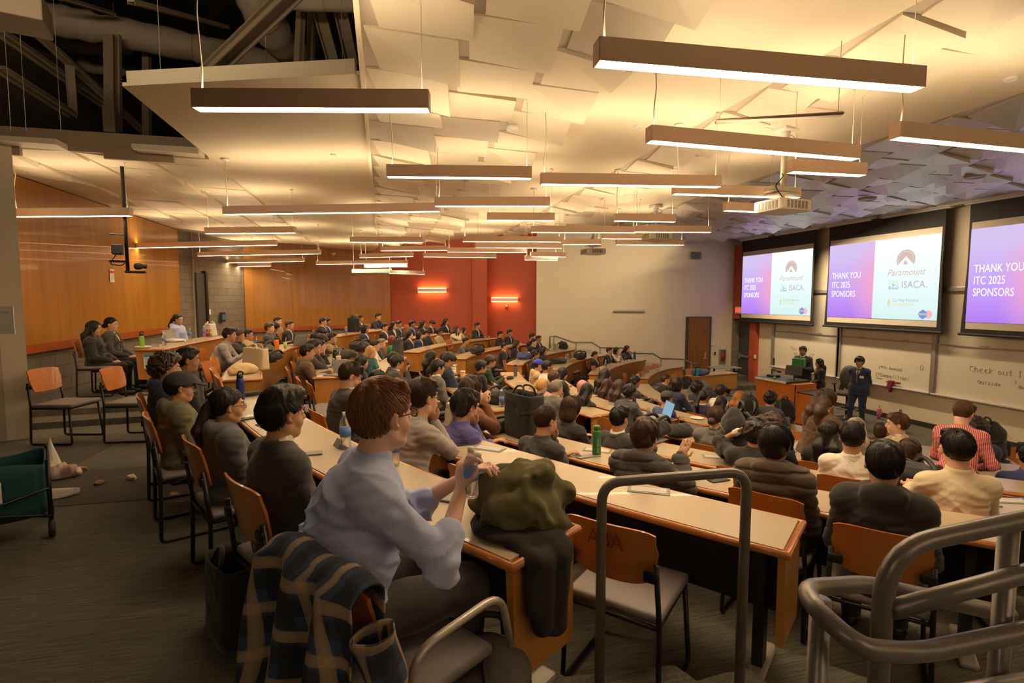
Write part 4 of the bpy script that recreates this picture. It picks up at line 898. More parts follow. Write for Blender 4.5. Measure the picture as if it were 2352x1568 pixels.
S_(1248,795,5,14.7,'woman with long black hair behind the red and blue cap','lap','long','k','m','jacket','blk','blk',fem=1)
S_(1231,802,5,13.7,'man with curly black hair and beard above the red and blue cap','lap','curly','k','t','jacket','blk','blk')
S_(1237,824,5,11.1,'man in beige hoodie and blue cap with red brim','table','cap','k','m','hoodie','bei',None,cap=mat('blue_cap_cloth',(.03,.05,.45),.7))
S_(1257,827,5,10.4,'bearded man in white long-sleeved top','table','short','k','t','shirt','wht',None)
# near half of the curve, top tier to front
S_(527,752,0,8.9,'man in light grey quarter-zip pullover beside the cream tote bag','elbows','gel','k','m','shirt','lgry',None,res=1)
S_(549,755,0,9.4,'man in dark jacket holding a hand to his eyes','chin','curly','b','m','jacket','char','blk')
S_(570,755,0,10.0,'man with glasses and moustache in cream jacket','lap','short','k','m','hoodie','bei',None,glasses=1)
S_(706,790,1,7.8,'man with short black hair and dark hoodie at the rounded desk','table','gel','k','m','hoodie','brn',None,res=1)
S_(723,778,1,8.5,'man with curly hair and glasses pressing his fist to his mouth','chin','curly','k','m','shirt','char',None,glasses=1)
S_(735,780,1,9.1,'man with brown hair leaning a hand on his cheek','chin','short','b','l','shirt','blk',None)
S_(748,769,1,9.9,'young man with straight fringe looking down at the desk','down','mop','k','m','shirt','blk',None)
S_(732,765,1,10.4,'person whose hair alone shows behind the curly-haired man','down','crop','k','m')
S_(745,752,1,11.2,'person bent so low only dark hair shows near the wood panel','down','mop','k','m')
S_(763,763,1,10.8,'man in khaki jacket and blue scarf with fist at his mouth','chin','short','k','m','jacket','kha','blu')
S_(852,794,2,9.8,'blonde woman with sunglasses on her head and striped green track jacket','lap','longb','y','p','hoodie','tea',None,fem=1,turn=-20)
S_(862,780,2,11.0,'man in white top with black hair by the track-jacket woman','table','short','k','l','shirt','wht',None)
S_(876,777,2,11.9,'grey-haired man in dark shirt, head tipped towards the stage','table','short','g','l','shirt','char',None)
S_(831,814,2,8.2,'woman with black hair peeking out below the blonde woman','lap','longb','k','m','jacket','blk','blk',fem=1)
S_(904,808,2,8.8,'dark-haired person directly behind the man with clasped hands','lap','mop','k','m')
S_(913,814,2,8.1,'man with glasses in dark suit clasping his hands on the desk','clasp','mop','k','m','jacket','char','wht',glasses=1)
S_(879,853,1,5.6,'person bowed low behind the reddish-haired man, only black hair showing','down','crop','k','m','jacket','char','wht',res=1)
S_(817,832,1,4.9,'young man in charcoal suit bowing his head, second tier','down','crop','b','l','jacket','char','sky',res=0,headq=(-8,26))
S_(991,805,3,9.7,'woman with long black hair behind the grey-suited young man','lap','longb','k','m','jacket','blk','blk',fem=1)
S_(1024,808,3,9.9,'short-haired man behind the navy quilted jacket','table','short','k','m')
S_(1041,811,3,9.0,'man in navy quilted jacket writing among the coffee cups','down','mop','k','m','puffer','nvy',None,glasses=1)
S_(1006,824,3,8.3,'young man with smooth black hair and grey suit jacket','lap','mop','k','m','jacket','gry','wht')
S_(1106,826,4,9.8,'young man in black sweater and round glasses looking up','lap','mop','k','m','shirt','blk',None,glasses=1)
S_(1127,814,4,10.7,'young man in olive green jacket writing at the desk','elbows','mop','b','m','shirt','dgrn',None)
S_(1083,861,2,5.0,'woman with long wavy brown hair and rust jacket, hands clasped','clasp','longb','b','l','jacket','rus','blk',fem=1,res=1)
S_(1069,892,2,4.25,'young man in royal blue shirt holding his chin','chin','mop','k','m','shirt','pur',None,res=0)
S_(970,867,1,3.6,'man in taupe grey shirt with glasses, hands pressed to his mouth','face','crop','b','l','shirt','lgry',None,glasses=1,res=0)
S_(1243,869,4,8.0,'blonde woman with low ponytail and gold earring','table','pony','y','p','jacket','blk','blk',fem=1)
S_(1279,871,4,7.6,'grey-haired man in grey-brown blazer holding up a phone','chin','grey','g','l','jacket','gry','wht',glasses=1,turn=6)
S_(1274,852,5,9.6,'person with short curly dark hair behind the grey-haired man','lap','curly','b','m','shirt','blk',None)
S_(1292,843,5,10.1,'woman with long black wavy hair before the hijab wearer','lap','longb','k','m','jacket','blk','blk',fem=1)
S_(1339,873,5,9.0,'woman wearing a salmon pink headscarf','lap','hijab','P','m','shirt','blk',None,fem=1)
S_(1349,880,5,8.2,'woman with long curly black hair and black top by the pink headscarf','lap','longb','k','m','shirt','blk',None,fem=1)
S_(1390,847,6,10.4,'woman with very long black hair and hand raised, sixth tier','chinl','longb','k','m','shirt','slt',None,fem=1)
S_(1395,870,6,9.8,'woman with wavy brown-black hair and brown sweater','lap','longb','b','m','shirt','brn',None,fem=1)
S_(1424,871,6,9.2,'woman with long straight chestnut hair','lap','longb','b','m','jacket','blk','wht',fem=1)
S_(1459,862,7,11.0,'young man with curly hair, grey-blue suit and red tie','table','curly','k','m','jacket','slt','wht',tie='red')
S_(1447,881,5,8.2,'man with dark skin in grey-blue suit, hands joined at his mouth','face','curly','k','d','jacket','slt','wht')
S_(1529,859,8,12.6,'man with brown side-swept hair and black suit near the front','table','crop','b','l')
S_(1557,867,7,10.3,'person with wavy chin-length dark hair and dark suit','table','bob','k','m','jacket','nvy','wht')
S_(1532,897,6,8.5,'man in dark grey cap and blue T-shirt leaning on his hand','chin','cap','k','m','tee','blu',None,cap=mat('grey_cap_cloth',(.07,.065,.06),.8))
S_(1603,873,8,11.2,'person with short afro hair and navy top near the front','lap','afro','k','d','shirt','nvy',None)
S_(1617,896,7,9.5,'woman with long low ponytail and navy blazer','lap','pony','k','m','jacket','nvy','wht',fem=1)
S_(1658,882,8,10.5,'man in white shirt with dark hair near the lectern','table','mop','k','m','shirt','wht',None)
S_(1658,909,7,9.1,'woman with straight centre-parted black hair, dark jacket','lap','longb','k','m','jacket','blk','blk',fem=1)
S_(1699,898,8,10.1,'woman with long copper-blond hair','lap','longb','c','l','jacket','blk','blk',fem=1)
S_(1771,897,8,9.4,'man with glasses in blue-grey suit raising one hand','table','curly','k','m','jacket','slt','wht',glasses=1)
S_(1367,806,6,15.9,'woman in black suit with hair bun, empty chair beside her','lap','bun','k','l',fem=1)
S_(1400,797,6,16.7,'man in black suit gesturing over the far desk','table','crop','k','l')
S_(1416,797,6,17.3,'woman in cream blouse with clasped hands','clasp','bob','k','l','shirt','crm',None,fem=1)
S_(1440,793,6,17.6,'woman in dark leather jacket at the far desk end','table','long','k','l','jacket','char','blk',fem=1)
S_(1317,911,3,5.3,'person with chin-length dark hair and black suit beside the grey folder','down','bob','b','m','jacket','blk','wht',res=1,headq=(-5,18))
S_(1255,929,2,4.1,'man with cropped hair and charcoal polo collar beside the tote bag','chin','buzz','b','m','shirt','char',None,res=0,headq=(-8,6))
S_(1423,931,3,4.9,'man in black suit with white collar, seen from behind, fourth tier','lap','short','k','m','jacket','char','wht',res=1)
hoodp=dict(POSES['table'],lean=10,hl=(.46,.12,.98),hr=(.44,-.14,.95),gripl=.15,gripr=.1,hdl=(.2,.1,1),hdr=(.35,-.25,1))
S_(1483,959,2,3.65,'person with brown bowl-cut hair and dark hooded puffer spreading the fingers',hoodp,'mop','b','l','puffer','char',None,res=0)
S_(1645,931,4,5.6,'woman with hair in a bun and grey blazer','lap','bun','b','l','jacket','gry','blk',fem=1,res=1)
headp=dict(POSES['lap'],lean=12,hl=(.20,.17,1.14),polel=(-.1,.5,-1),hr=(.38,-.1,.79))
S_(1738,959,3,4.4,'man in black suit touching the side of his head',headp,'curly','k','m','jacket','blk','wht',res=1)
S_(1779,950,4,5.3,'man in navy T-shirt behind the man in the brown quilted jacket','down','curly','b','l','tee','nvy',None,res=1)
S_(1783,971,2,3.3,'person with glossy black hair and brown quilted jacket','lap','mop','k','m','puffer','puf',None,res=0,turn=-4)
S_(1904,966,4,5.0,'woman with long black hair half tied up, black jacket','lap','longb','k','m','jacket','blk','blk',fem=1,res=1)
S_(1967,959,5,5.7,'woman with ash-blond hair and mustard top','lap','longb','w','l','shirt','mus',None,fem=1,res=1)
S_(1960,967,3,4.1,'man with faded black hair and white dress shirt from behind','lap','short','k','m','shirt','wht',None,res=0)
S_(2035,1010,2,2.8,'man in black rain jacket with blue collar from behind','lap','crop','k','m','rain','blk','nvy',res=0)
S_(2090,1007,4,4.6,'woman with long dark hair and white cardigan','lap','longb','b','m','shirt','wht',None,fem=1,res=1)
S_(2201,984,3,3.5,'man with black hair and cream dress shirt from behind','table','short','k','l','shirt','crm',None,res=0,glasses=1,turn=12)
blp=dict(POSES['table'],lean=4,hr=(.42,-.1,.98),hdr=(.1,0,1))
S_(2062,947,6,6.3,'man with sandy hair and tan blazer looking aside and holding a phone',blp,'crop','m','p','jacket','bei','wht',res=1,turn=95)
S_(2023,969,8,8.2,'person with brown hair partly behind the sandy-haired man','lap','bob','b','m','shirt','brn',None)
S_(2241,955,6,5.9,'person with curly black hair and navy top beside the striped shirt','lap','curly','k','t','shirt','nvy',None,res=1)
S_(2366,1015,6,5.0,'person in blue sleeve at the picture edge','lap','short','k','m','shirt','blu',None,res=1)
# topmost desk
S_(645,884,0,2.5,'man with tall black quiff and black suit at the topmost desk','lap','pomp','k','m','jacket','char','wht',res=0,headq=(4,2))
S_(520,888,0,3.2,'woman with glasses, sleek ponytail and dark grey hoodie','lap','pony','k','m','hoodie','slt',None,fem=1,glasses=1,res=0)
S_(412,853,0,3.85,'man with black baseball cap, glasses and olive hooded jacket','lap','cap','k','m','hoodie','olv',None,glasses=1,res=0,cap=mat('black_cap_cloth',(.025,.025,.032),.85,noise=(150,.2)))
S_(383,806,0,4.6,'person with big curly brown hair and navy hooded jacket','lap','afro','b','m','hoodie','nvy',None,res=0)
S_(430,797,0,5.0,'man with close black hair in profile behind the curly hair','lap','gel','k','t','hoodie','blk',None,res=1)
# the man in the light blue shirt
nearp=dict(lean=15,tw=16,hl=(.50,.0,.86),hr=(.36,-.20,.90),gripl=.6,gripr=1.0,hdr=(.2,.15,.9),poler=(.1,-.75,-.9),w=1.16,shw=.172,yaw=8,pit=0)
shirtm=clothmat('sky')
S_(872,868,0,1.90,'man with reddish hair, glasses and light blue shirt at the topmost desk',nearp,'crop','r','p','rolled','sky',None,res=0,glasses=2,turn=-10,bot='char',nochair=1)
# ---- standing people ----
def stand(x,y,d,zf,label,pose,face,res=1,**kw):
    P=UD(x,y,d); P2=dict(stand=1,lean=0,hl=(.05,.24,.75),hr=(.05,-.24,.75)); P2.update(pose); J,_=skeleton(P2); tp=J['head']+J['hR']@np.array([-.012,0,.14])
    s=(P.z-zf)/tp[2]; s=max(.86,min(1.12,s)); f=math.radians(face); loc=(P.x-(math.cos(f)*tp[0])*s,P.y-(math.sin(f)*tp[0])*s,zf)
    return person(label,loc,f,s,P2,res=res,seed=int(x),**kw)[0]
def facecam(P,off=0): return math.degrees(math.atan2(-P.y,-P.x))+off
P=UD(1975,818,12.6); pr_=stand(1975,818,12.6,STG,'presenter in navy suit, grey tie and name badge, hands behind his back',dict(hl=(-.13,.05,.86),hr=(-.13,-.05,.86),polel=(-.6,.8,-.3),poler=(-.6,-.8,-.3),feet=((.0,.10),(.1,-.13))),facecam(P,-18),hair='mop',hc='k',skin='m',top='jacket',tc='nvy',inner='wht',tie='gry',bot='nvy')
MB().box((.155,.10,1.22),(.006,.085,.06)).build('name_badge',M['paper'],pr_)
P=UD(1845,794,14.6); stand(1845,794,14.6,STG,'presenter in dark suit holding a green box behind the lectern',dict(hl=(.26,.10,1.12),hr=(.26,-.10,1.05)),facecam(P,-22),hair='short',hc='k',skin='t',top='jacket',tc='blk',inner='wht',tie='gry',headq=(0,8))
P=UD(1880,823,13.9); stand(1882,823,13.9,STG,'woman with long black hair in black suit standing by the lectern',dict(hl=(.2,.04,.92),hr=(.2,-.04,.92)),facecam(P,-75),hair='long',hc='k',skin='m',top='jacket',tc='blk',inner='pnk',fem=1)
stand(1906,893,5.6,fz(5),'standing woman in brown trench coat looking down',dict(lean=8,pit=24,hl=(.3,.1,1.0),hr=(.3,-.1,1.0)),-2,hair='longb',hc='b',skin='l',top='coat',tc='brn',inner='bei',fem=1,res=0)
stripe=mat('red_white_striped_shirt',COLS['pnk'],.8)
nt=stripe.node_tree; tc_=nt.nodes.new('ShaderNodeTexCoord'); wv=nt.nodes.new('ShaderNodeTexWave'); wv.bands_direction='Y'; wv.inputs['Scale'].default_value=22; wv.inputs['Distortion'].default_value=.6; cr=nt.nodes.new('ShaderNodeValToRGB'); cr.color_ramp.elements[0].color=(.50,.03,.06,1); cr.color_ramp.elements[1].color=(.72,.42,.38,1); cr.color_ramp.elements[0].position=.4; cr.color_ramp.elements[1].position=.6
nt.links.new(tc_.outputs['Object'],wv.inputs[0]); nt.links.new(wv.outputs[0],cr.inputs[0]); nt.links.new(cr.outputs[0],nt.nodes['Principled BSDF'].inputs['Base Color'])
stand(2216,920,5.2,fz(5),'man in red and white striped shirt bending over the desk',dict(lean=22,pit=28,hl=(.45,.1,.95),hr=(.35,-.14,.95),yaw=-15),30,hair='short',hc='m',skin='p',top='shirt',tc=stripe,res=0)

J,_=skeleton('lap'); h_=J['head']; MB().ell((h_[0]+.068,0,h_[2]-.055),(.040,.050,.045),14,8).build('face_mask',mat('blue_mask',(.20,.42,.62),.8),msk,True)
for o in list(bpy.data.objects):
    if o.get('label','').startswith('man in beige hoodie and blue cap'):
        J,_=skeleton('table'); h_=J['head']; MB().ell((h_[0]+.125,0,h_[2]+.036),(.08,.074,.013),16,6).build('cap_brim',mat('red_cap_cloth',(.55,.03,.03),.7),o,True)
# ================= front wall: screens, boards, lectern =================
def text_mesh(s,size,shear=0,sx=1.,align='LEFT',spacing=1.):
    c=bpy.data.curves.new('t','FONT'); c.body=s; c.size=size; c.shear=shear; c.align_x=align; c.space_character=spacing; c.resolution_u=3; c.extrude=0
    o=bpy.data.objects.new('t',c); COL.objects.link(o); dg=bpy.context.evaluated_depsgraph_get(); me=bpy.data.meshes.new_from_object(o.evaluated_get(dg)); bpy.data.objects.remove(o); bpy.data.curves.remove(c)
    for v in me.vertices: v.co.x*=sx
    return me
def slide_mat(side):
    m=bpy.data.materials.new('projected_slide_'+side); m.use_nodes=True; nt=m.node_tree; nt.nodes.clear(); N=nt.nodes.new; Lk=nt.links.new
    o=N('ShaderNodeOutputMaterial'); e=N('ShaderNodeEmission'); tc=N('ShaderNodeTexCoord')
    if side=='left':
        sx=N('ShaderNodeSeparateXYZ'); Lk(tc.outputs['UV'],sx.inputs[0]); r=N('ShaderNodeValToRGB'); el=r.color_ramp.elements; el[0].color=(.42,.20,.80,1); el[1].color=(.62,.50,.80,1); el[1].position=.85; q=el.new(.3); q.color=(.50,.30,.88,1)
        Lk(sx.outputs[1],r.inputs[0])
        mp=N('ShaderNodeMapping'); mp.inputs['Location'].default_value=(-1.05,-.42,0); Lk(tc.outputs['UV'],mp.inputs[0]); ln=N('ShaderNodeVectorMath'); ln.operation='LENGTH'; Lk(mp.outputs[0],ln.inputs[0])
        r2=N('ShaderNodeValToRGB'); r2.color_ramp.elements[0].color=(1,1,1,1); r2.color_ramp.elements[1].color=(0,0,0,1); r2.color_ramp.elements[1].position=.62; Lk(ln.outputs['Value'],r2.inputs[0])
        mx=N('ShaderNodeMix'); mx.data_type='RGBA'; Lk(r2.outputs[0],mx.inputs['Factor']); Lk(r.outputs[0],mx.inputs['A']); mx.inputs['B'].default_value=(.88,.36,.50,1); Lk(mx.outputs['Result'],e.inputs[0])
    else:
        sx=N('ShaderNodeSeparateXYZ'); Lk(tc.outputs['UV'],sx.inputs[0]); r=N('ShaderNodeValToRGB'); r.color_ramp.elements[0].color=(.62,.82,.80,1); r.color_ramp.elements[1].color=(.95,1,1,1); Lk(sx.outputs[1],r.inputs[0]); Lk(r.outputs[0],e.inputs[0])
    e.inputs[1].default_value=.92; Lk(e.outputs[0],o.inputs[0]); return m
SL=slide_mat('left'); SRm=slide_mat('right'); TXW=emis('slide_white_text',(.9,1,1),1.1); TXB=emis('slide_brown_ink',(.60,.43,.38),1); TXP=emis('slide_grey_ink',(.46,.38,.42),1); TXG=emis('slide_green_ink',(.42,.45,.33),1); TXY=emis('slide_gold_ink',(.70,.62,.25),1)
LB=emis('slide_logo_blue',(.16,.24,.75),1); LP=emis('slide_logo_pink',(.85,.42,.45),1); LC=[emis('slide_dot_%s'%n,c,1) for n,c in (('aqua',(.3,.75,.8)),('green',(.4,.8,.5)),('lime',(.7,.85,.2)),('navy',(.2,.3,.55)))]
XSn=12.32
def screen(tl,bl,tr,br,barL,barR,label):
    a=UX(*tl,XSn); b=UX(*bl,XSn); c=UX(*tr,XSn); d=UX(*br,XSn)
    y0=(a.y+b.y)/2; y1=(c.y+d.y)/2; zt=SCR_T; zb=SCR_B; Wd=y0-y1; H=zt-zb
    o=empty('projection_screen',(XSn,(y0+y1)/2,zb),-math.pi/2,label,'projection screen','roll-down screens over the whiteboards')  # local x runs across, y towards the wall is -x
    # local frame: x -> -Y world, y -> +X world
    def L(u,v,dp=0): return ((u-.5)*Wd,-dp,v*H)
    bw=.10; ct=zc(XSn)-zb-.02
    b_=MB().add([(-Wd/2-bw*.6,.012,ct),(-Wd/2-bw*.45,.012,H*.6),(-Wd/2-bw,.012,-.10),(Wd/2+bw,.012,-.10),(Wd/2+bw*.45,.012,H*.6),(Wd/2+bw*.6,.012,ct)],[(0,1,2,3,4,5)]); b_.add([(p[0],.022,p[2]) for p in b_.v],[(5,4,3,2,1,0)]); b_.build('fabric_border',M['screenblack'],o)
    MB().rbox((0,.0,-.12),(Wd+2*bw+.08,.05,.06),.02).build('weight_bar',M['dark'],o); MB().rbox((0,.03,ct-.05),(Wd+.35,.12,.12),.03).build('roller_housing',M['white'],o)
    MB().quad(L(0,0,-.008),L(1,0,-.008),L(1,1,-.008),L(0,1,-.008)).build('matte_surface',mat('matte_screen',(.72,.66,.56),.8),o)
    def pic(u0,u1,v0,v1,m,nm,dp):
        P=[L(u0,v0,dp),L(u1,v0,dp),L(u1,v1,dp),L(u0,v1,dp)]; me=mesh(P,[(0,1,2,3)]); uv=me.uv_layers.new(name='UV')
        for i,t in enumerate(((0,0),(1,0),(1,1),(0,1))): uv.data[i].uv=t
        return link(nm,me,m,o)
    v0,v1=.065,.935
    pl=pic(0,.46,v0,v1,SL,'slide_panel',.0); pr=pic(.46,1,v0,v1,SRm,'slide_panel',.0)
    def txt(s,u,v,size,m,shear=0,sx=1,al='LEFT',par=pl,sp=1): 
        t=link('lettering',text_mesh(s,size*H,shear,sx,al,sp),m,par); t.matrix_parent_inverse=Matrix(); x,_,z=L(u,v); t.location=(x,-.004,z); t.rotation_euler=(math.pi/2,0,0)
    for i,s in enumerate(('THANK YOU','ITC 2025','SPONSORS')): txt(s,.04,.53-.11*i,.105,TXW,0,.66)
    # mountain emblem
    R_=.105*H; cx,cz=(.735-.5)*Wd,.70*H; P=[(cx+R_*math.cos(t),cz+R_*math.sin(t)) for t in np.linspace(-.55,math.pi+.55,30)]; P.append((cx-R_*.45,cz-.1*R_)); P.append((cx,cz+R_*.3)); P.append((cx+R_*.5,cz-.2*R_))
    base=[(cx+R_*math.cos(t),cz+R_*math.sin(t)) for t in np.linspace(-.55,math.pi+.55,30)]
    V=[(cx,-.004,cz+R_*.35)]+[(x,-.004,z) for x,z in base]; F=[(0,i,i+1) for i in range(1,30)]
    em=MB().add(V,F); em.add([(cx+q*R_,-.0045,cz+w*R_) for q,w in ((-.28,-.45),(-.05,.05),(.02,-.25),(.12,-.1),(.2,-.5))],[(0,1,2,3,4)]); em.build('mountain_emblem',TXB,pr)
    st=MB()
    for t in np.linspace(-.35,math.pi+.35,17): x,z=cx+R_*.82*math.cos(t),cz+R_*.82*math.sin(t); st.add([(x+.006*math.cos(q)*H,-.007,z+.006*math.sin(q)*H) for q in np.linspace(0,6.283,9)[:-1]],[tuple(range(8))])
    s_=st.build('emblem_stars',SRm,pr)
    txt('Paramount',.735,.535,.10,TXB,.35,.95,'CENTER',pr); txt('ISACA',.90,.40,.105,TXP,0,.9,'RIGHT',pr); txt('.',.905,.40,.1,TXP,0,1,'LEFT',pr)
    k=0
    for i in range(3):
        for j in range(3):
            x=(.615+.028*i-.5)*Wd; z=(.405+.035*j)*H; m=LC[(i+j*2)%4] if j else LC[3]; MB().tube([(x+.013*H*math.cos(t),-.004,z+.013*H*math.sin(t)) for t in np.linspace(.8+i,5.4+i,10)],.0035*H,5).build('logo_dot',m,pr)
    txt('Cal Poly Pomona',.64,.255,.048,TXG,0,.88,'LEFT',pr); txt('CIS DEPARTMENT',.64,.212,.036,TXY,0,.88,'LEFT',pr)
    x,z=(.61-.5)*Wd,.245*H; MB().add([(x+a_*H,-.004,z+b_*H) for a_,b_ in ((-.014,-.035),(.01,-.045),(.014,.02),(.008,.045),(-.004,.03),(-.014,.03))],[tuple(range(6))]).build('shield_logo',TXY,pr)
    x,z=(.935-.5)*Wd,.125*H; MB().add([(x+.042*H*math.cos(t),-.003,z+.042*H*math.sin(t)) for t in np.linspace(0,6.283,25)[:-1]],[tuple(range(24))]).build('round_badge',LP,pr)
    x-=.055*H; MB().add([(x+.045*H*math.sin(t),-.0045,z+.05*H*math.cos(t)) for t in np.linspace(0,6.283,7)[:-1]],[tuple(range(6))]).build('hexagon_badge',LB,pr); MB().add([(x+a_*H,-.006,z+b_*H) for a_,b_ in ((-.055,-.01),(.055,-.01),(.05,.014),(-.05,.014))],[(0,1,2,3)]).build('badge_ribbon',TXG,pr)
    MB().rbox((.0,-.14,ct-.12),(.2,.12,.03),.01).tube([(0,-.14,ct-.1),(0,-.1,ct+.0)],.008).build('screen_sensor',M['dark'],o)
    return o
def zz(x,y): return UX(x,y,XSn).z
SCR_T=(zz(1703.5,580)+zz(1863.5,558)+zz(1903,555)+zz(2158,522)+zz(2227,510))/5; SCR_B=(zz(1705,730)+zz(1865,736)+zz(1903,740.5)+zz(2157,751)+zz(2222,753))/5
screen((1703.5,580),(1705,730),(1863.5,558),(1865,736),0,0,'farthest roll-down screen beside the red corner, showing the sponsor slide')
screen((1903,555),(1903,740),(2158,522),(2157,751),0,0,'middle roll-down screen showing the sponsor slide')
screen((2227,510),(2222,753),(2620,455),(2620,775),0,0,'roll-down screen cut off by the picture edge')
# ceiling track
struct(MB().box((XF-.33,4.5,zc(12.2)-.04),(.10,24,.10)).build('trim_12',M['white']))
# ---- whiteboards ----
STK={'Y':[[(0,6),(2,3),(4,6)],[(2,3),(2,0)]],'o':[[(2,4),(.5,3),(.5,1),(2,0),(3.5,1),(3.5,3),(2,4)]],'u':[[(.5,4),(.5,1),(2,0),(3.5,1)],[(3.5,4),(3.5,0)]],'a':[[(3.5,4),(1,4),(.5,1),(2,0),(3.5,2)],[(3.5,4),(3.5,0)]],'r':[[(.5,4),(.5,0)],[(.5,2.5),(2,4),(3,4)]],'e':[[(.5,2),(3.5,2.4),(2.5,4),(.8,3),(.8,1),(2,0),(3.5,.6)]],'2':[[(.5,5),(2,6),(3.5,4.5),(.5,0),(3.8,0)]],'9':[[(3.5,5),(2,6),(.6,4.6),(2,3),(3.5,5),(3,0)]],'t':[[(2,6),(2,.5),(3,0)],[(.6,4),(3.4,4)]],'h':[[(.5,6),(.5,0)],[(.5,3),(2,4),(3.4,3),(3.4,0)]],'A':[[(0,0),(2,6),(4,0)],[(.8,2),(3.2,2)]],'n':[[(.5,4),(.5,0)],[(.5,3),(2,4),(3.4,3),(3.4,0)]],'l':[[(1.5,6),(1.5,0),(2.5,0)]],'I':[[(2,6),(2,0)],[(.8,6),(3.2,6)],[(.8,0),(3.2,0)]],'T':[[(0,6),(4,6)],[(2,6),(2,0)]],'C':[[(4,5),(2,6),(.3,4),(.3,2),(2,0),(4,1)]],'m':[[(.2,0),(.2,4),(1.6,4),(1.9,0)],[(1.9,3.6),(3.4,4),(3.8,0)]],'p':[[(.5,4),(.5,-2)],[(.5,3.5),(2.5,4),(3.5,2),(2.5,0),(.5,.6)]],'i':[[(2,4),(2,0)],[(2,5),(2,5.3)]],'!':[[(2,6),(2,2)],[(2,.4),(2,0)]],':':[[(2,3.6),(2,3.2)],[(2,1),(2,.6)]],'D':[[(.5,0),(.5,6),(3,5.4),(4,3),(3,.6),(.5,0)]],'c':[[(3.5,3.5),(2,4),(.6,2),(2,0),(3.5,.7)]],'k':[[(.5,6),(.5,0)],[(3.4,4),(.6,2),(3.6,0)]],'S':[[(3.6,5.4),(2,6),(.6,4.6),(3.4,2),(2.4,0),(.4,.6)]],'O':[[(2,6),(.2,4),(.2,2),(2,0),(3.8,2),(3.8,4),(2,6)]],'s':[[(3.2,3.8),(1,3.6),(3.2,1.2),(.8,.2)]],'d':[[(3.4,6),(3.4,0)],[(3.4,3),(1.5,4),(.5,2),(1.5,0),(3.4,1)]],')':[[(1,6),(3,4),(3,2),(1,0)]],'<':[[(3.5,5),(.8,3),(3.5,1)]],'3':[[(.6,5.6),(3,5.4),(1.8,3.2),(3.4,1.6),(.6,.2)]],'g':[[(3.4,4),(1.5,4),(.5,2),(1.5,1),(3.4,2)],[(3.4,4),(3,-2),(1,-2)]],'1':[[(1,5),(2,6),(2,0)]]}
INK=mat('dry_marker_ink',(.30,.25,.19),.8)
def scrawl(s,u,v,sz,par,Wd,slope=0):
    b=MB(); x=u
    for ch in s:
        if ch in STK:
            for st in STK[ch]:
                pts=[(x+p[0]*sz/6,-.026,v+(p[1]+.25*math.sin(x*9+p[1]))*sz/6+slope*(x-u)) for p in st]; b.tube(bend(pts,sz*.12,3) if len(pts)>2 else pts,.0035,4)
            x+=sz*.78
        else: x+=sz*.55
    return b.build('handwriting',INK,par)
def whiteboard(xa,xb,label,words):
    XB=XF-.02; a=UX(xa,700,XB); b=UX(xb,700,XB); y0,y1=a.y,b.y; Wd=y0-y1
    zt=EYE+.19; zm=EYE-1.04; zb=EYE-2.19
    o=empty('whiteboard',(XB,(y0+y1)/2,zb),-math.pi/2,label,'whiteboard','sliding whiteboards on the front wall')
    h1=zt-zb; hm=zm-zb
    MB().rbox((0,.0,h1+.04),(Wd,.16,.10),.01).build('header_rail',M['alu'],o)
    MB().box((0,-.0,(h1+hm)/2+.0),(Wd-.14,.02,h1-hm-.02)).build('upper_panel',M['board'],o)
    lp=MB().box((0,-.012,hm/2),(Wd-.14,.02,hm)).build('lower_panel',M['board'],o)
    for s in(-1,1): MB().box((s*(Wd/2-.04),-.01,h1/2),(.10,.11,h1+.04)).box((s*(Wd/2-.10),-.02,h1/2),(.02,.06,h1)).build('stile',M['alu'],o)
    MB().rbox((0,-.03,hm),(Wd-.16,.03,.035),.008).build('top_edge',M['alu'],o)
    for q in(-.22,.22): MB().rbox((q*Wd,-.035,hm+.03),(.16,.02,.03),.006).build('clip',M['alu'],o)
    MB().rbox((0,-.06,-.02),(Wd,.13,.04),.012).build('tray',M['greyl'],o)
    for (s,xa_,xb_,yb_) in words:
        p=UX(xa_,yb_,XB); q=UX(xb_,yb_,XB); sz=(p.y-q.y)/sum(.78 if c!=' ' else .55 for c in s); scrawl(s,(y0+y1)/2-p.y,p.z-zb,sz,lp,Wd)
    return o
whiteboard(1779,1938,'whiteboard behind the lectern with faint writing ending in a heart',[('You are !',1817,1862,803),('great <3',1824,1872,816)])
whiteboard(1930,2160,'whiteboard behind the man in the navy suit reading about the competition',[('29th Annual',2019,2077,845),('ITCompetition!',2012,2092,862),(':D',2106,2124,848)])
whiteboard(2152,2700,'whiteboard with large check out outside message',[('Check out IS',2228,2366,852),('Outside',2247,2302,880),(':)',2324,2338,879),('the',2340,2358,891)])
# lectern
def frame2(A,B): d=Vector((B[0]-A[0],B[1]-A[1])); return math.atan2(d.y,d.x),d.length
lecA=(9.62,12.05); lecB=(9.80,10.85); rz,Ln=frame2(lecA,lecB)
le=empty('lectern',((lecA[0]+lecB[0])/2,(lecA[1]+lecB[1])/2,STG),rz,'orange wood lectern desk with monitor, black edged worktop and lower side wing','lectern')
lw=wood('lectern_wood',(.50,.14,.02),(.58,.18,.03),(7,7,.5),rough=.35)
MB().box((0,.36,.5),(Ln,.70,.92)).build('cabinet',lw,le); MB().box((-Ln/2+.34,.0,.62),(.36,.012,.42)).build('door',lw,le); MB().box((0,.36,.045),(Ln-.06,.66,.09)).build('plinth',M['black'],le)
MB().prism([(-Ln/2-.02,-.04),(Ln/2-.22,-.04),(Ln/2-.22,.74),(-Ln/2-.02,.74)],.97,1.01).build('worktop',M['dark'],le); MB().box((-.12,-.05,.985),(Ln-.25,.02,.05)).build('front_edge',M['white'],le)
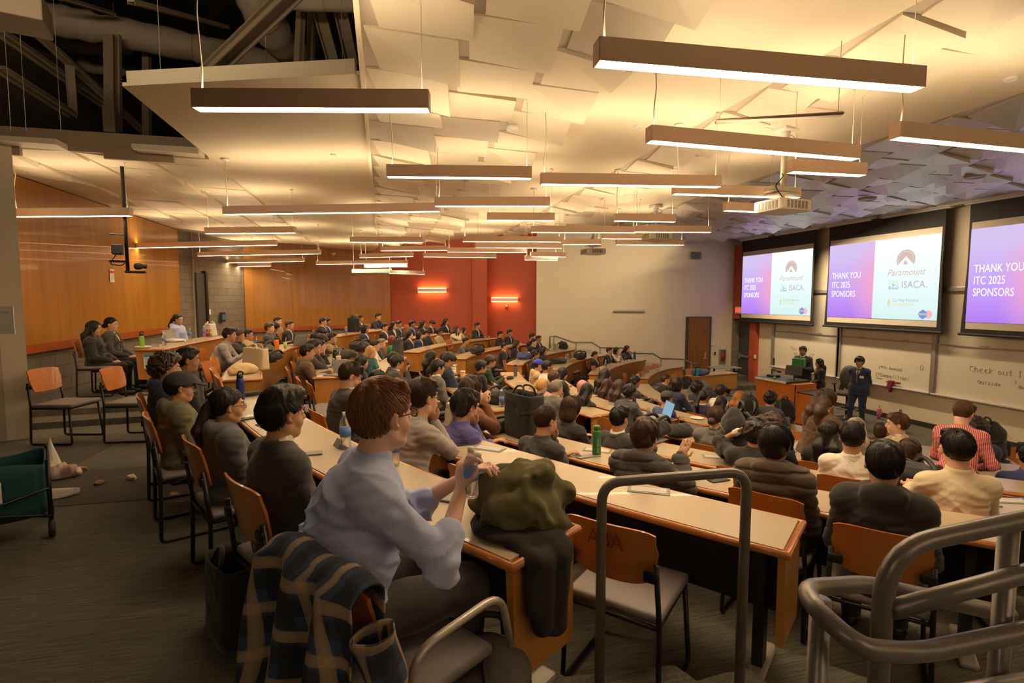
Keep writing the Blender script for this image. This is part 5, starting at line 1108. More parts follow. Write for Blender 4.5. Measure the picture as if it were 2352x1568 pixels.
MB().box((Ln/2+.005,.36,.42),(.05,.72,.82)).box((Ln/2+.25,.36,.40),(.46,.70,.76)).build('side_wing',lw,le); MB().box((Ln/2+.25,.36,.79),(.48,.72,.03)).build('wing_top',M['dark'],le); MB().box((Ln/2-.02,-.0,.5),(.015,.02,.9)).build('groove',M['black'],le)
def on(o,x,y,z): return o.matrix_world@Vector((x,y,z)) if False else Vector((o.location.x+math.cos(o.rotation_euler.z)*x-math.sin(o.rotation_euler.z)*y,o.location.y+math.sin(o.rotation_euler.z)*x+math.cos(o.rotation_euler.z)*y,o.location.z+z))
mo=empty('monitor',on(le,.18,.42,1.01),rz+math.radians(15),'black computer monitor on the lectern worktop, seen from behind','monitor')
MB().rbox((0,0,.24),(.42,.03,.25),.01,R=Matrix.Rotation(-.25,3,'X')).build('screen_case',M['dark'],mo); MB().rbox((0,.03,.006),(.22,.18,.012),.005).tube([(0,.03,.0),(0,.03,.2)],.018).build('stand',M['dark'],mo)
ca=empty('document_camera',on(le,-.40,.38,1.01),rz,'black document camera with folded arm on the lectern','camera'); MB().rbox((0,0,.03),(.26,.22,.06),.01).build('base',M['dark'],ca); MB().tube(bend([(-.1,.05,.06),(-.1,.05,.2),(.15,.0,.17)],.04),.015).rbox((.17,0,.16),(.1,.05,.05),.01).build('arm',M['dark'],ca)
tb=empty('tennis_ball',on(le,-.1,.08,1.042),0,'small lime green ball on the lectern','ball'); MB().ell((0,0,0),(.032,.032,.032)).build('ball_shell',mat('lime_felt',(.35,.6,.05),.9),tb,True)
# green tissue box held by the presenter
P=UD(1835,832,14.2); gb=empty('tissue_box',P,rz+.3,'green box held up by the presenter behind the lectern','box'); MB().rbox((0,0,0),(.30,.16,.22),.015).build('carton',mat('green_carton',(.02,.22,.035),.5),gb); MB().rbox((0,0,.115),(.16,.07,.02),.008).build('slot',M['dark'],gb)
# office chair with coat
P=U(1943,962,STG); oc=empty('swivel_chair',P,math.radians(215),'grey drafting chair with a coat on its back beside the presenter','chair')
b=MB()
for i in range(5): a=i*1.2566; b.tube([(0,0,.10),(.30*math.cos(a),.30*math.sin(a),.06)],[.03,.018],8)
b.build('base',M['steel'],oc,True)
for i in range(5): a=i*1.2566; MB().lathe([(.028,-.012),(.03,0),(.028,.012)],(.30*math.cos(a),.30*math.sin(a),.03),12,Matrix.Rotation(math.pi/2,3,'X')).build('caster',M['black'],oc,True)
MB().tube([(.24*math.cos(t),.24*math.sin(t),.28) for t in np.linspace(0,6.283,25)[:-1]],.012,8,closed=True).build('foot_ring',M['steel'],oc,True); MB().tube([(0,0,.08),(0,0,.62)],.028,12).build('gas_column',M['black'],oc,True)
MB().rbox((0,0,.66),(.50,.48,.09),.04,n=4).build('seat',mat('charcoal_upholstery',(.07,.065,.06),.9),oc,True)
MB().ell((-.26,0,1.02),(.06,.23,.30)).tube([(-.2,0,.64),(-.27,0,.8)],.025).build('backrest',mat('charcoal_upholstery',(.07,.065,.06),.9),oc,True)
for s in(-1,1): MB().tube([(0,s*.27,.66),(0,s*.29,.88)],.02).rbox((.02,s*.29,.9),(.26,.08,.03),.012).build('armrest',M['black'],oc,True)
F=SDF((-.42,-.32,.6),(-.12,.32,1.42),.016); F.ell((-.30,0,1.05),(.07,.24,.30)); F.cap((-.32,.15,.95),(-.34,.22,.72),.06,.05,.04); F.cap((-.32,-.15,.95),(-.33,-.2,.70),.06,.05,.04); F.noise(.01,18,2)
objmesh('draped_coat',F.mesh('coat'),clothmat('gry'),oc)
# corner side table and chair
P=U(1652,886,STG); P.x-=.1; P.y-=.35; st_=empty('side_table',P,dang,'small grey-topped side table beside the wooden door','table'); MB().rbox((-.1,-.25,.74),(1.0,.5,.03),.01).build('tabletop',M['grey'],st_); 
for q in(-.45,.25): MB().box((q,-.25,.37),(.05,.05,.72)).rbox((q,-.25,.02),(.06,.45,.04),.015).build('leg',M['black'],st_)
P=U(1676,878,STG); chair((P.x,P.y,STG),math.radians(205),'orange-backed stacking chair standing alone at the side table by the fire door')
# ---- things fixed to the walls ----
def wallbox(name,x,y,w,h,dp,A,B,m,label,cat,off=.05):
    P=UW(x,y,A,B); d=Vector((B[0]-A[0],B[1]-A[1])); a=math.atan2(d.y,d.x); n=Vector((d.y,-d.x)).normalized()
    if n.dot(Vector((3-P.x,8-P.y)))<0: n=-n
    o=empty(name,(P.x+n.x*off,P.y+n.y*off,P.z),a,label,cat); MB().rbox((0,0,0),(w,dp,h),min(.01,dp*.3)).build('panel_body',m,o); return o,n
FW1=((XF-.25,17.2),(XF-.25,15)); 
o,n=wallbox('exit_sign',1699,712,.34,.24,.06,(12.36,17.4),(12.36,15.4),M['white'],'red lit exit sign on the red wall by the first screen','sign',.04)
o.rotation_euler=(0,0,-math.pi/2); t=link('lettering',text_mesh('EXIT',.19,0,.7,'CENTER'),M['exit'],o); t.location=(0,-.034,-.065); t.rotation_euler=(math.pi/2,0,0)
for x,y,w,lb in ((994,666,1.15,'glowing wall light on the red wall nearer the wood panel'),(1161,688,1.10,'glowing wall light on the red wall above a small alarm strobe')):
    A,B=(W4,W5) if x<1085 else (W5b,(5.62,19.3)); o,n=wallbox('wall_light',x,y,w,.13,.11,A,B,M['lamp'],lb,'wall light',.10); MB().box((0,.0,.075),(w-.06,.07,.012)).build('upper_diffuser',M['sconce'],o); MB().box((0,.0,-.075),(w-.06,.07,.012)).build('lower_diffuser',M['sconce'],o)
o,n=wallbox('alarm_strobe',1165,704,.12,.16,.06,W5b,(5.62,19.3),mat('red_plastic',(.5,.02,.02),.4),'small red alarm strobe under the wall light','alarm'); MB().rbox((0,-.03,.03),(.08,.02,.06),.01).build('lens',M['white'],o)
o,n=wallbox('linear_grille',1444,713,1.12,.07,.06,W6,W7,M['greyl'],'long thin white grille on the beige wall','grille'); 
o,n=wallbox('air_vent',1597,587,.36,.26,.03,W7,W8,M['grey'],'dark square air vent high on the beige wall','vent')
for i in range(5): MB().box((0,-.02,-.09+.045*i),(.32,.012,.012)).build('slat',M['dark'],o)
for y in(783,791): o,n=wallbox('room_notice',1637,y,.16,.075,.008,W7,W8,M['paper'],'%s small grey notice beside the wooden door'%('upper' if y<785 else 'lower'),'sign',.012); b=MB(); [b.box((-.02,-.005,.02-.014*i),(.09,.002,.004)) for i in range(3)]; b.build('print_lines',INK,o)
o,n=wallbox('extinguisher_cabinet',1658,817,.24,.52,.06,W7,W8,M['steel'],'steel framed extinguisher cabinet on the wall over the side table','cabinet'); MB().box((0,-.032,0),(.18,.006,.44)).build('glass_door',mat('smoked_glass',(.10,.08,.06),.1),o); MB().lathe([(.0,-.14),(.045,-.13),(.045,.08),(.02,.12),(.015,.16)],(0,-.02,0),12).build('extinguisher',mat('red_plastic',(.5,.02,.02),.4),o,True)
o,n=wallbox('light_switch',1641,811,.05,.12,.02,W7,W8,M['dark'],'black light switch beside the wooden door','switch')
o,n=wallbox('light_switch',1682,786,.10,.15,.02,(12.2,17.55),(12.78,17.62),M['white'],'white switch plate on the concrete block corner','switch')
for x,y,m,lb,z_ in ((1723,814,mat('pink_red_plastic',(.6,.06,.08),.4),'small red fire pull box on the red strip',.10),(1734,819,M['white'],'small white switch plate at the edge of the red strip',.09)):
    P=UX(x,y,XF-.15); o=empty('fire_pull_box' if x<1730 else 'light_switch',P,0,lb,'alarm' if x<1730 else 'switch'); MB().rbox((0,0,0),(.04,z_,.13),.01).build('panel_body',m,o)
P=UX(1778,830,XF-.03); o=empty('wall_telephone',P,0,'black wall phone handset hanging by the first whiteboard','telephone'); MB().rbox((-.02,0,0),(.05,.09,.24),.02).build('handset',M['dark'],o); MB().tube(bend([(0,.0,-.12),(0,.04,-.34),(0,-.04,-.34),(0,0,-.15)],.05),.006).build('cord',M['dark'],o,True)
o,n=wallbox('control_panel',508,728,.24,.28,.05,W2,W3,M['dark'],'small dark control screen on the concrete block wall','control panel') ; MB().box((0,-.03,0),(.16,.004,.16)).build('display',emis('dim_green_display',(.10,.16,.12),.6),o)
o,n=wallbox('light_switch',477,716,.12,.15,.02,W1,W3,M['white'],'white switch plate on the block wall behind the snacks','switch')
P=UX(257,633,XL+.07); o=empty('wall_notice',P,math.pi/2,'white paper notice with red band on the wood wall panel','sign'); MB().box((0,-.0,0),(.17,.006,.25)).build('sheet',M['paper'],o); MB().box((0,-.005,.07),(.15,.002,.05)).build('red_band',mat('red_print',(.6,.03,.03),.7),o); b=MB(); [b.box((0,-.005,.02-.02*i),(.12,.002,.006)) for i in range(6)]; b.build('print_lines',INK,o)
# wall paper notice seen at the picture edge on the column
P=UD(6,735,4.6); o=empty('policy_notice',P,math.atan2(RT[1],RT[0]),'printed food policy notice on the column at the picture edge','sign'); MB().box((0,0,0),(.20,.006,.24)).build('sheet',M['paper'],o); t=link('lettering',text_mesh('Drink Policy',.03,0,.9,'CENTER'),INK,o); t.location=(0,-.006,.06); t.rotation_euler=(math.pi/2,0,0)
# ceiling camera on a pole before the wood wall
P=UD(287,505,7.2); o=empty('wall_camera_rig',P,.3,'black camera and bracket on a pole before the wood wall panel','camera')
MB().tube([(0,0,(ZC-P.z)),(0,0,-.70)],.022,10).build('pole',M['black'],o,True); MB().rbox((.09,0,-.70),(.24,.14,.03),.01).build('shelf',M['black'],o); MB().rbox((.12,0,-.62),(.10,.09,.09),.03).lathe([(.03,0),(.028,.05)],(.17,0,-.62),12,Matrix.Rotation(math.pi/2,3,'Y')).build('camera_head',M['dark'],o); MB().rbox((-.10,0,-.40),(.13,.14,.14),.015).build('junction_box',M['dark'],o); MB().tube(bend([(-.12,0,-.47),(-.2,0,-.6),(-.05,.02,-.62),(0,0,-.5)],.05),.008).build('wire_loop',M['dark'],o,True); MB().rbox((-.1,0,-.56),(.2,.03,.03),.008).rbox((-.08,0,-.20),(.2,.02,.02),.006).build('bracket',M['black'],o)
# ================= handrails =================
def rail(name,label,paths,r,parts=None):
    o=empty(name,paths[0][1][0],0,label,'handrail'); c=o.location
    for nm,pts,bd in paths:
        P=[Vector(p)-c for p in pts]; MB().tube(bend(P,bd,7) if len(P)>2 else P,r,16).build(nm,M['railm'],o,True)
    return o
d=2.20
tL=UD(1383,1108,d); tR=UD(1716,1082,d-.02)
bL=Vector((tL.x,tL.y,fz(0))); bR=Vector((tR.x,tR.y,0))
rail('loop_handrail','grey loop handrail standing between the ends of the two topmost desks',[('rail_loop',[bL,tL,tR,bR],.085)],.021)
MB().lathe([(.06,0),(.06,.012),(.024,.02)],(0,0,0),16).build('floor_flange',M['railm'],bpy.data.objects['loop_handrail'],True)
p=[UD(2062,1720,1.12),UD(2030,1275,1.12),UD(2110,1235,1.14),UD(2380,1185,1.2),UD(2700,1125,1.3)]
f=lambda x,y,dd:UD(x,y,dd)
low=lambda P:Vector((P.x,P.y,fz(0)))
A1=f(2035,1260,1.14)
main=[low(A1),A1,f(2400,1183,1.19),f(2800,1110,1.26)]
E1=f(2335,1200,1.19)
mid_=[f(2048,1400,1.14),f(2340,1320,1.19),f(2700,1235,1.26)]
B1=f(1885,1345,1.16)
loop=[f(2320,1412,1.36),f(1990,1340,1.30),f(1850,1350,1.20),f(1870,1395,1.12),f(1975,1490,1.04),f(2110,1500,1.08),f(2400,1440,1.14),f(2750,1370,1.2)]
low1=[f(2095,1615,1.12),f(2400,1560,1.17)]
B0=f(1885,1375,1.13)
rail('stair_handrail','heavy grey multi-rail handrail filling the lower corner of the picture',[('top_rail',main,.12),('middle_rail',mid_,.05),('looped_rail',loop,.06),('lower_rail',low1,.05),('post',[low(B0),B0],.02),('post',[low(E1)+Vector((.01,.02,0)),E1+Vector((.01,.02,0))],.02)],.0205)
# far wall handrail
HP=[(1263,800),(1263,773),(1277,772),(1317,786),(1360,786),(1378,798),(1430,799),(1453,811),(1500,812),(1518,823),(1570,825),(1588,834),(1603,835),(1607,846)]
dv=Vector((W7[0]-W6[0],W7[1]-W6[1])).normalized(); nn=Vector((dv.y,-dv.x)); 
if nn.dot(Vector((3-W6[0],8-W6[1])))<0: nn=-nn
OA=(W6[0]+nn.x*.25,W6[1]+nn.y*.25); OB=(W7[0]+nn.x*.25,W7[1]+nn.y*.25)
pts=[UW(x,y,OA,OB) for x,y in HP]; o=empty('wall_handrail',pts[0],0,'dark stepped handrail running down along the beige far wall','handrail')
MB().tube([p-pts[0] for p in pts],.026,8).build('top_rail',M['railm'],o,True)
for x,y in((1272,772),(1323,787),(1378,798),(1450,811),(1518,823),(1588,834)):
    a=UW(x,y,OA,OB)-pts[0]; MB().tube([a,a-Vector((0,0,.85))],.022,8).build('post',M['railm'],o,True)
pts=[UW(x,y,(.5,20.9),(3.3,19.9)) for x,y in((944,752),(957,738),(985,752),(1000,754))]; o=empty('wall_handrail',pts[0],0,'short handrail before the red wall behind the farthest desk','handrail'); MB().tube([p-pts[0] for p in pts],.026,8).build('top_rail',M['railm'],o,True); 
for i in(0,3): MB().tube([pts[i]-pts[0],pts[i]-pts[0]-Vector((0,0,.8))],.02,8).build('post',M['railm'],o,True)
# ================= projectors and ceiling fittings =================
def projector(x,y,top,d,s,label,yawd=8):
    P=UD(x,y,d); o=empty('ceiling_projector',P,math.radians(yawd),label,'projector','projectors hung from the ceiling'); b=zc(P.x)-P.z
    MB().rbox((0,0,0),(.50*s,.42*s,.14*s),.02).build('case',M['white'],o); MB().lathe([(.055,0),(.05,.04),(.035,.04)],(.25*s,.1*s,0),16,Matrix.Rotation(math.pi/2,3,'Y')).build('lens',M['dark'],o,True)
    v=MB()
    for i in range(6): v.box((-.12+.05*i,-.212*s,0),(.03,.004,.09*s)).box((-.252*s,-.12+.045*i,0),(.004,.028,.09*s))
    v.build('vent_grille',M['grey'],o); MB().rbox((0,0,.14*s),(.34*s,.26*s,.02),.008).tube([(0,0,.07*s),(0,0,.15*s)],.02).build('mount_plate',M['white'],o); MB().rbox((-.02,0,.20*s),(.42*s,.16*s,.05),.01).build('cable_tray',M['white'],o)
    MB().tube([(0,0,.2*s),(0,0,b)],.03,12).build('pole',M['cable'],o,True); MB().rbox((0,0,b-.03),(.2,.2,.06),.02).tube([(0,0,b-.12),(0,0,b)],.05).build('ceiling_bracket',M['white'],o,True)
    MB().tube(bend([(.02,.02,b-.3),(.14,.05,b-.2),(.16,.0,b-.1),(.03,.1,b-.02)],.08),.008,6).build('cable_loop',M['cable'],o,True); MB().tube(bend([(-.1,-.1,.07*s),(-.25,-.12,.2*s),(-.05,-.05,.36*s),(0,.04,.42*s)],.06),.006,6).build('wire',M['dark'],o,True)
projector(1797,475,300,5.6,.86,'nearest ceiling projector with orange and blue reflections on its vents')
projector(1505,544,440,10.2,1.0,'second ceiling projector farther down the room')
projector(1362,578,478,13.2,1.0,'farthest small ceiling projector')
def disc(x,y,r,label,cat,nm,m=None,rx=.0):
    r_=ray(x,y); P=U(x,y,ZC-.002)
    if P.x>5.47:
        for _ in range(8): P=U(x,y,zc(P.x)-.0)
    o=empty(nm,(P.x,P.y,zc(P.x)-rx),0,label,cat); MB().lathe([(r,.03),(r,-.012),(r*.85,-.02),(r*.8,-.012),(0.001,-.014)],(0,0,0),24).build('cover',m or M['white'],o,True); return o
disc(766,355,.035,'small flat sprinkler cover on the cream ceiling near the void','ceiling fitting','sprinkler_cover'); disc(1467,289,.04,'small flat sprinkler cover between the second row lamps','ceiling fitting','sprinkler_cover'); disc(2322,180,.05,'small flat sprinkler cover near the upper picture edge','ceiling fitting','sprinkler_cover')
disc(1176,272,.06,'white smoke detector on a tilted ceiling tile','smoke detector','smoke_detector',None,.10); disc(342,392,.04,'small sprinkler cover on the tiled ceiling corner','ceiling fitting','sprinkler_cover',None,.05)
disc(2241,390,.14,'larger round ceiling speaker near the screens','ceiling speaker','ceiling_speaker',M['greyl'],.1); disc(1993,445,.15,'smaller looking round ceiling speaker farther along','ceiling speaker','ceiling_speaker',M['greyl'],.1); disc(1670,515,.15,'faint round ceiling speaker near the far corner','ceiling speaker','ceiling_speaker',M['greyl'],.1)
# hanging microphone bar
A=UD(1645,258,3.9); B=UD(1933,284,3.75); o=empty('microphone_bar',(A+B)/2,math.atan2(B.y-A.y,B.x-A.x),'thin dark microphone bar hanging on two wires below the cream ceiling','microphone'); L_=(B-A).length
MB().rbox((0,0,0),(L_,.07,.022),.01).build('bar_body',mat('brown_grey_metal',(.22,.14,.10),.5),o)
for s in(-1,1): MB().tube([(s*(L_/2-.03),0,0),(s*(L_/2-.03),0,zc((A.x+B.x)/2)-o.location.z)],.003,6).build('wire',M['cable'],o,True)
# ================= exposed roof void: ducts, braces, conduits =================
def duct(pts,r,label,wrap=1):
    P=[UD(*p) for p in pts]; c=P[0]; n=40; path=bend([p-c for p in P],.5,6); F=[]; out=[]
    for a,b in zip(path,path[1:]):
        m=max(1,int((b-a).length/.09)); out+=[a+(b-a)*(i/m) for i in range(m)]
    out.append(path[-1]); rr=[r*(1+.05*math.sin(i*2.1)*wrap-(.10*wrap if i%7==0 else 0)) for i in range(len(out))]
    o=empty('air_duct',c,0,label,'air duct'); MB().tube(out,rr,18).build('duct_wrap',M['duct'],o,True)
    for q in (out[2],out[-3]): MB().tube([q,(q.x,q.y,HI+.9-c.z)],.006,6).build('hanger_rod',M['truss'],o,True)
    for i in range(7,len(out)-1,14): MB().tube([out[i],out[i]+(out[i+1]-out[i])*.25],rr[i]*1.03,18,False).build('strap',M['truss'],o,True)
    return o
duct([(5,28,7.0),(70,35,7.0),(330,85,7.6),(560,135,8.2),(760,175,8.8)],.20,'large wrapped white air duct crossing the dark ceiling void')
duct([(560,-90,6.8),(600,40,7.0),(650,100,7.6),(700,150,8.4)],.24,'wrapped air duct bend coming down into the void')
duct([(640,0,6.0),(720,8,6.0),(860,8,6.0)],.09,'short wrapped duct along the upper picture edge')
duct([(135,70,8.4),(150,108,8.4),(205,112,8.6),(300,112,9.0)],.09,'small insulated pipe bend under the large duct')
duct([(185,135,9.2),(205,158,9.3),(330,165,9.8)],.09,'second small insulated pipe behind the braces')
def bar(a,b,w,label,nm='roof_brace',cat='brace'):
    A,B=UD(*a),UD(*b); o=empty(nm,A,0,label,cat); v=B-A; R=v.to_track_quat('X','Z').to_matrix(); MB().box(v/2,(v.length,w,w*.35),R=R).box(v/2+R@Vector((0,w*.45,-w*.2)),(v.length,w*.1,w*.6),R=R).box(v/2-R@Vector((0,w*.45,w*.2)),(v.length,w*.1,w*.6),R=R).build('steel_section',M['truss'] if nm!='cross_brace' else mat('pale_brace_steel',(.34,.27,.19),.5),o)
bar((440,200,5.3),(690,-40,4.7),.15,'pale diagonal steel brace crossing the void','cross_brace')
for i,(a,b,w,lb) in enumerate((((0,70,6.2),(250,245,8.2),.12,'long brace falling from the upper edge'),((60,50,6.5),(330,300,8.6),.10,'second long brace beside the first'),((0,155,6.2),(168,262,7.2),.12,'short low brace ending at a pipe'),((160,150,7),(168,262,7.2),.1,'short upright stub on the low brace'),((690,0,6.5),(680,200,6.5),.10,'upright steel post near the wrapped bend'),((715,0,6.8),(712,200,6.8),.09,'second upright steel post'),((730,0,6.4),(770,145,7.0),.16,'leaning pale post'),((780,0,6.2),(810,140,6.8),.16,'second leaning pale post'),((250,80,7),(252,290,7),.12,'upright conduit pair with a box below'),((268,80,7.1),(270,300,7.1),.08,'thin upright conduit beside the box'),((335,100,8),(335,320,8),.10,'far upright conduit'),((300,0,5),(520,60,7),.07,'thin high strut'),((130,-10,6),(260,30,7),.07,'thin strut over the large duct'),((560,290,9),(400,200,9),.1,'low rear strut'))): bar(a,b,w,lb+' in the dark void')
P=UD(254,275,6.9); o=empty('junction_box',P,0,'pale junction box at the foot of the upright conduits','junction box'); MB().rbox((0,0,0),(.14,.12,.34),.01).build('box_shell',mat('pale_brace_steel',(.34,.27,.19),.5),o)
for i,x in enumerate((369,612,787,25,60,140)): A=UD(x,170 if x>300 else 300,5.2+.3*(i%3)); o=empty('hanger_wire',A,0,'thin ceiling hanger wire number wise '+['beside the lamp cable','in the middle of the void','near the void corner','at the picture edge','near the picture edge','before the dark block wall'][i],'wire'); o['label']='thin ceiling hanger wire '+['beside the lamp cable','in the middle of the void','near the void corner','nearest the picture edge','second from the picture edge','before the dark block wall'][i]; MB().tube([(0,0,0),(.01,0,1.6)],.003,5).build('strand',M['cable'],o,True)
P=UD(15,20,4.2); o=empty('duct_box',P,.3,'pale boxed duct end in the upper corner of the void','air duct'); MB().rbox((0,0,0),(.5,.4,.22),.01).build('sheet_metal',mat('pale_brace_steel',(.34,.27,.19),.5),o)
# ================= things on the desks and floor =================
def T(x,y,k,dz=0):
    """point on the desk of that ring, kept clear of its edges"""
    p=U(x,y,fz(k)+TH+.002+dz)
    if y<=0: return p
    t=ang(p); best=None
    for kk,t0,t1 in TABLES.values():
        if kk==k:
            m=math.degrees(.12/Rr(k,t)); q=min(max(t,t0+m),t1-m); d=abs(q-t)
            if best is None or d<best[0]: best=(d,q)
    if best and best[0]<8: t=best[1]
    r=min(max(rad(p),Rr(k,t)+.08),Rr(k,t)+TW-.08); a,b=pol(r,t); return Vector((a,b,p.z))
STF={}
def cm(n,c,r=.45,**k): return mat(n,c,r,**k)
def thing(name,x,y,k,rz,label,cat,group=None,P=None): return empty(name,P or T(x,y,k),rz,label,cat,group)
def bottle(x,y,k,label,h=.21,r=.032,cap_='w',liq=(.78,.80,.80),P=None,lab=(.10,.22,.6)):
    o=thing('water_bottle',x,y,k,0,label,'bottle',None,P); q=h/.21
    MB().lathe([(r*.9,0),(r,.008),(r,.05*q),(r*.93,.06*q),(r,.07*q),(r,.13*q),(r*.95,.15*q),(r*.45,.185*q),(r*.40,.192*q)],(0,0,0),16).build('bottle_body',mat('bottle_%d_%d_%d'%tuple(int(v*99) for v in liq),tuple(min(1,v*1.15) for v in liq),.06,trans=.9 if liq[0]>.77 else .4,alpha=.6 if liq[0]>.77 else .95,spec=.7),o,True)
    MB().lathe([(r*1.01,.075*q),(r*1.01,.125*q)],(0,0,0),16).build('label_band',cm('bottle_label_%d'%int(lab[2]*99),lab,.4),o,True); MB().lathe([(r*.45,.19*q),(r*.45,.21*q),(0.001,.212*q)],(0,0,0),12).build('screw_cap',M['white'] if cap_=='w' else M['dark'],o,True); return o
def flask(x,y,k,label,col,h=.26,r=.037,lid='dark',handle=1,P=None,base=None):
    o=thing('steel_flask',x,y,k,0,label,'flask',None,P); m=cm('flask_%d_%d_%d'%tuple(int(v*99) for v in col),col,.35,metal=.2)
    MB().lathe([(r*.95,0),(r,.006),(r,h*.72),(r*.85,h*.80),(r*.72,h*.83)],(0,0,0),20).build('flask_body',m,o,True); MB().lathe([(r*.75,h*.82),(r*.75,h*.95),(r*.6,h*.97),(.001,h*.97)],(0,0,0),16).build('lid',M[lid] if lid in M else m,o,True)
    if handle: MB().tube(bend([(r*.5,0,h*.93),(r*.9,0,h*1.04),(-r*.2,0,h*1.09),(-r*.6,0,h*.95)],.02),.007,8).build('carry_handle',M[lid] if lid in M else m,o,True)
    if base: MB().lathe([(r*1.01,0),(r*1.01,.012)],(0,0,0),20).build('base_ring',M['steel'],o,True)
    return o
def cup(x,y,k,label,col,h=.13,r=.04,lid=1,straw=0):
    o=thing('paper_cup',x,y,k,0,label,'cup'); MB().lathe([(r*.72,0),(r,h),(r*.93,h*.98),(.001,h*.95)],(0,0,0),18).build('cup_body',cm('cup_%d_%d_%d'%tuple(int(v*99) for v in col),col,.5),o,True)
    if lid: MB().lathe([(r*1.06,h*.97),(r*1.04,h+.008),(r*.85,h+.018),(.001,h+.018)],(0,0,0),18).build('lid',M['white'],o,True)
    if straw: MB().tube([(0,0,h*.9),(.02,0,h+.09)],.004,8).build('straw',M['white'],o,True)
    return o
def laptop(x,y,k,rz,label,screen=None,s=1):
    o=thing('laptop',x,y,k,rz,label,'laptop'); MB().rbox((0,0,.008),(.22*s,.31*s,.014),.006).build('keyboard_base',M['grey'],o); R=Matrix.Rotation(.30,3,'Y')
    MB().rbox(Vector((.11*s,0,.014))+R@Vector((0,0,.10*s)),(.008,.31*s,.21*s),.004,R=R).build('screen_lid',M['dark'] if screen else M['grey'],o)
    if screen: MB().box(Vector((.11*s,0,.014))+R@Vector((-.006,0,.10*s)),(.003,.29*s,.19*s),R=R).build('display',screen,o)
    return o
def phone(x,y,k,rz,label,m='dark'):
    o=thing('phone',x,y,k,rz,label,'phone'); MB().rbox((0,0,.005),(.15,.073,.009),.004).build('case',M[m],o); b=MB(); b.rbox((-.05,.018,.011),(.035,.03,.004),.003).build('camera_bump',M['black'],o); return o
def card(x,y,k,rz,label,w=.10,d=.06): # folded outlet / name tent
    o=thing('name_tent',x,y,k,rz,label,'table sign'); MB().add([(-d/2,-w/2,0),(d/2,-w/2,0),(0,-w/2,d*.8),(-d/2,w/2,0),(d/2,w/2,0),(0,w/2,d*.8)],[(0,1,2),(3,5,4),(0,2,5,3),(1,4,5,2),(0,3,4,1)]).build('folded_card',M['grey'],o); return o
def cover(x,y,k,rz,i,where):
    o=thing('outlet_cover',x,y,k,math.radians(rz),'flush grey outlet cover '+where,'outlet cover'); MB().rbox((0,0,.001),(.24,.115,.006),.003).build('plate',M['grey'],o); MB().box((.0,.0,.005),(.20,.08,.002)).build('flap',M['greyl'],o)
def blob(name,x,y,k,size,m,label,cat,rz=0,seed=0,nz=.02,fr=11,parts=(),P=None,h=.016,flat=1,extra=None):
    """soft goods: bags, coats, heaps"""
    o=thing(name,x,y,k,rz,label,cat,None,P); a,b,c=size; F=SDF((-a*.75,-b*.75,-.01),(a*.75,b*.75,c*1.3),h); F.ell((0,0,c*.45),(a*.48,b*.48,c*.5),k=.03); F.ell((a*.12,b*.1,c*.3),(a*.42,b*.4,c*.34),k=.04); F.ell((-a*.15,-b*.15,c*.3),(a*.38,b*.36,c*.3),k=.04)
    if extra: extra(F)
    F.noise(nz,fr,seed,6); F.noise(nz*.35,fr*3,seed+2,5)
    if flat: F.cut((0,0,.004),(0,0,-1))
    objmesh('fabric',F.mesh(name),m,o); return o
def pack(name,x,y,k,label,rz=0,s=(.30,.20,.42),m=None,lie=0,P=None):
    """backpack with pocket, top handle and straps"""
    m=m or clothmat('blk'); o=thing(name,x,y,k,rz,label,'backpack',None,P); a,b,c=s; F=SDF((-b*.9,-a*.75,-.02),(b*.95,a*.75,c*1.1),.012)
    F.ell((0,0,c*.48),(b*.5,a*.5,c*.52),k=.03); F.cap((0,-a*.25,c*.2),(0,a*.25,c*.2),b*.42,b*.42,.04); F.cap((0,-a*.22,c*.7),(0,a*.22,c*.7),b*.36,b*.36,.04); F.noise(.006,16,3); F.cut((0,0,.003),(0,0,-1)); objmesh('main_compartment',F.mesh('pack'),m,o)
    MB().rbox((b*.48,0,c*.32),(b*.28,a*.72,c*.42),.04,n=4).build('front_pocket',m,o,True)
    MB().tube(bend([(-b*.25,-.05,c*.95),(-b*.3,-.045,c*1.1),(-b*.3,.045,c*1.1),(-b*.25,.05,c*.95)],.04),.012,8).build('top_handle',M['dark'],o,True)
    for q in(-1,1): MB().tube(bend([(-b*.35,q*a*.22,c*.93),(-b*.75,q*a*.28,c*.75),(-b*.7,q*a*.32,c*.35),(-b*.35,q*a*.36,c*.12)],.1),.018,8).build('shoulder_strap',M['dark'],o,True)
    MB().tube([(b*.50,-a*.38,c*.6),(b*.58,0,c*.72),(b*.50,a*.38,c*.6)],.0025,6).build('zip',M['grey'],o,True)
    if lie: o.rotation_euler=(0,math.radians(90),rz); o.location.z+=b*.5
    return o
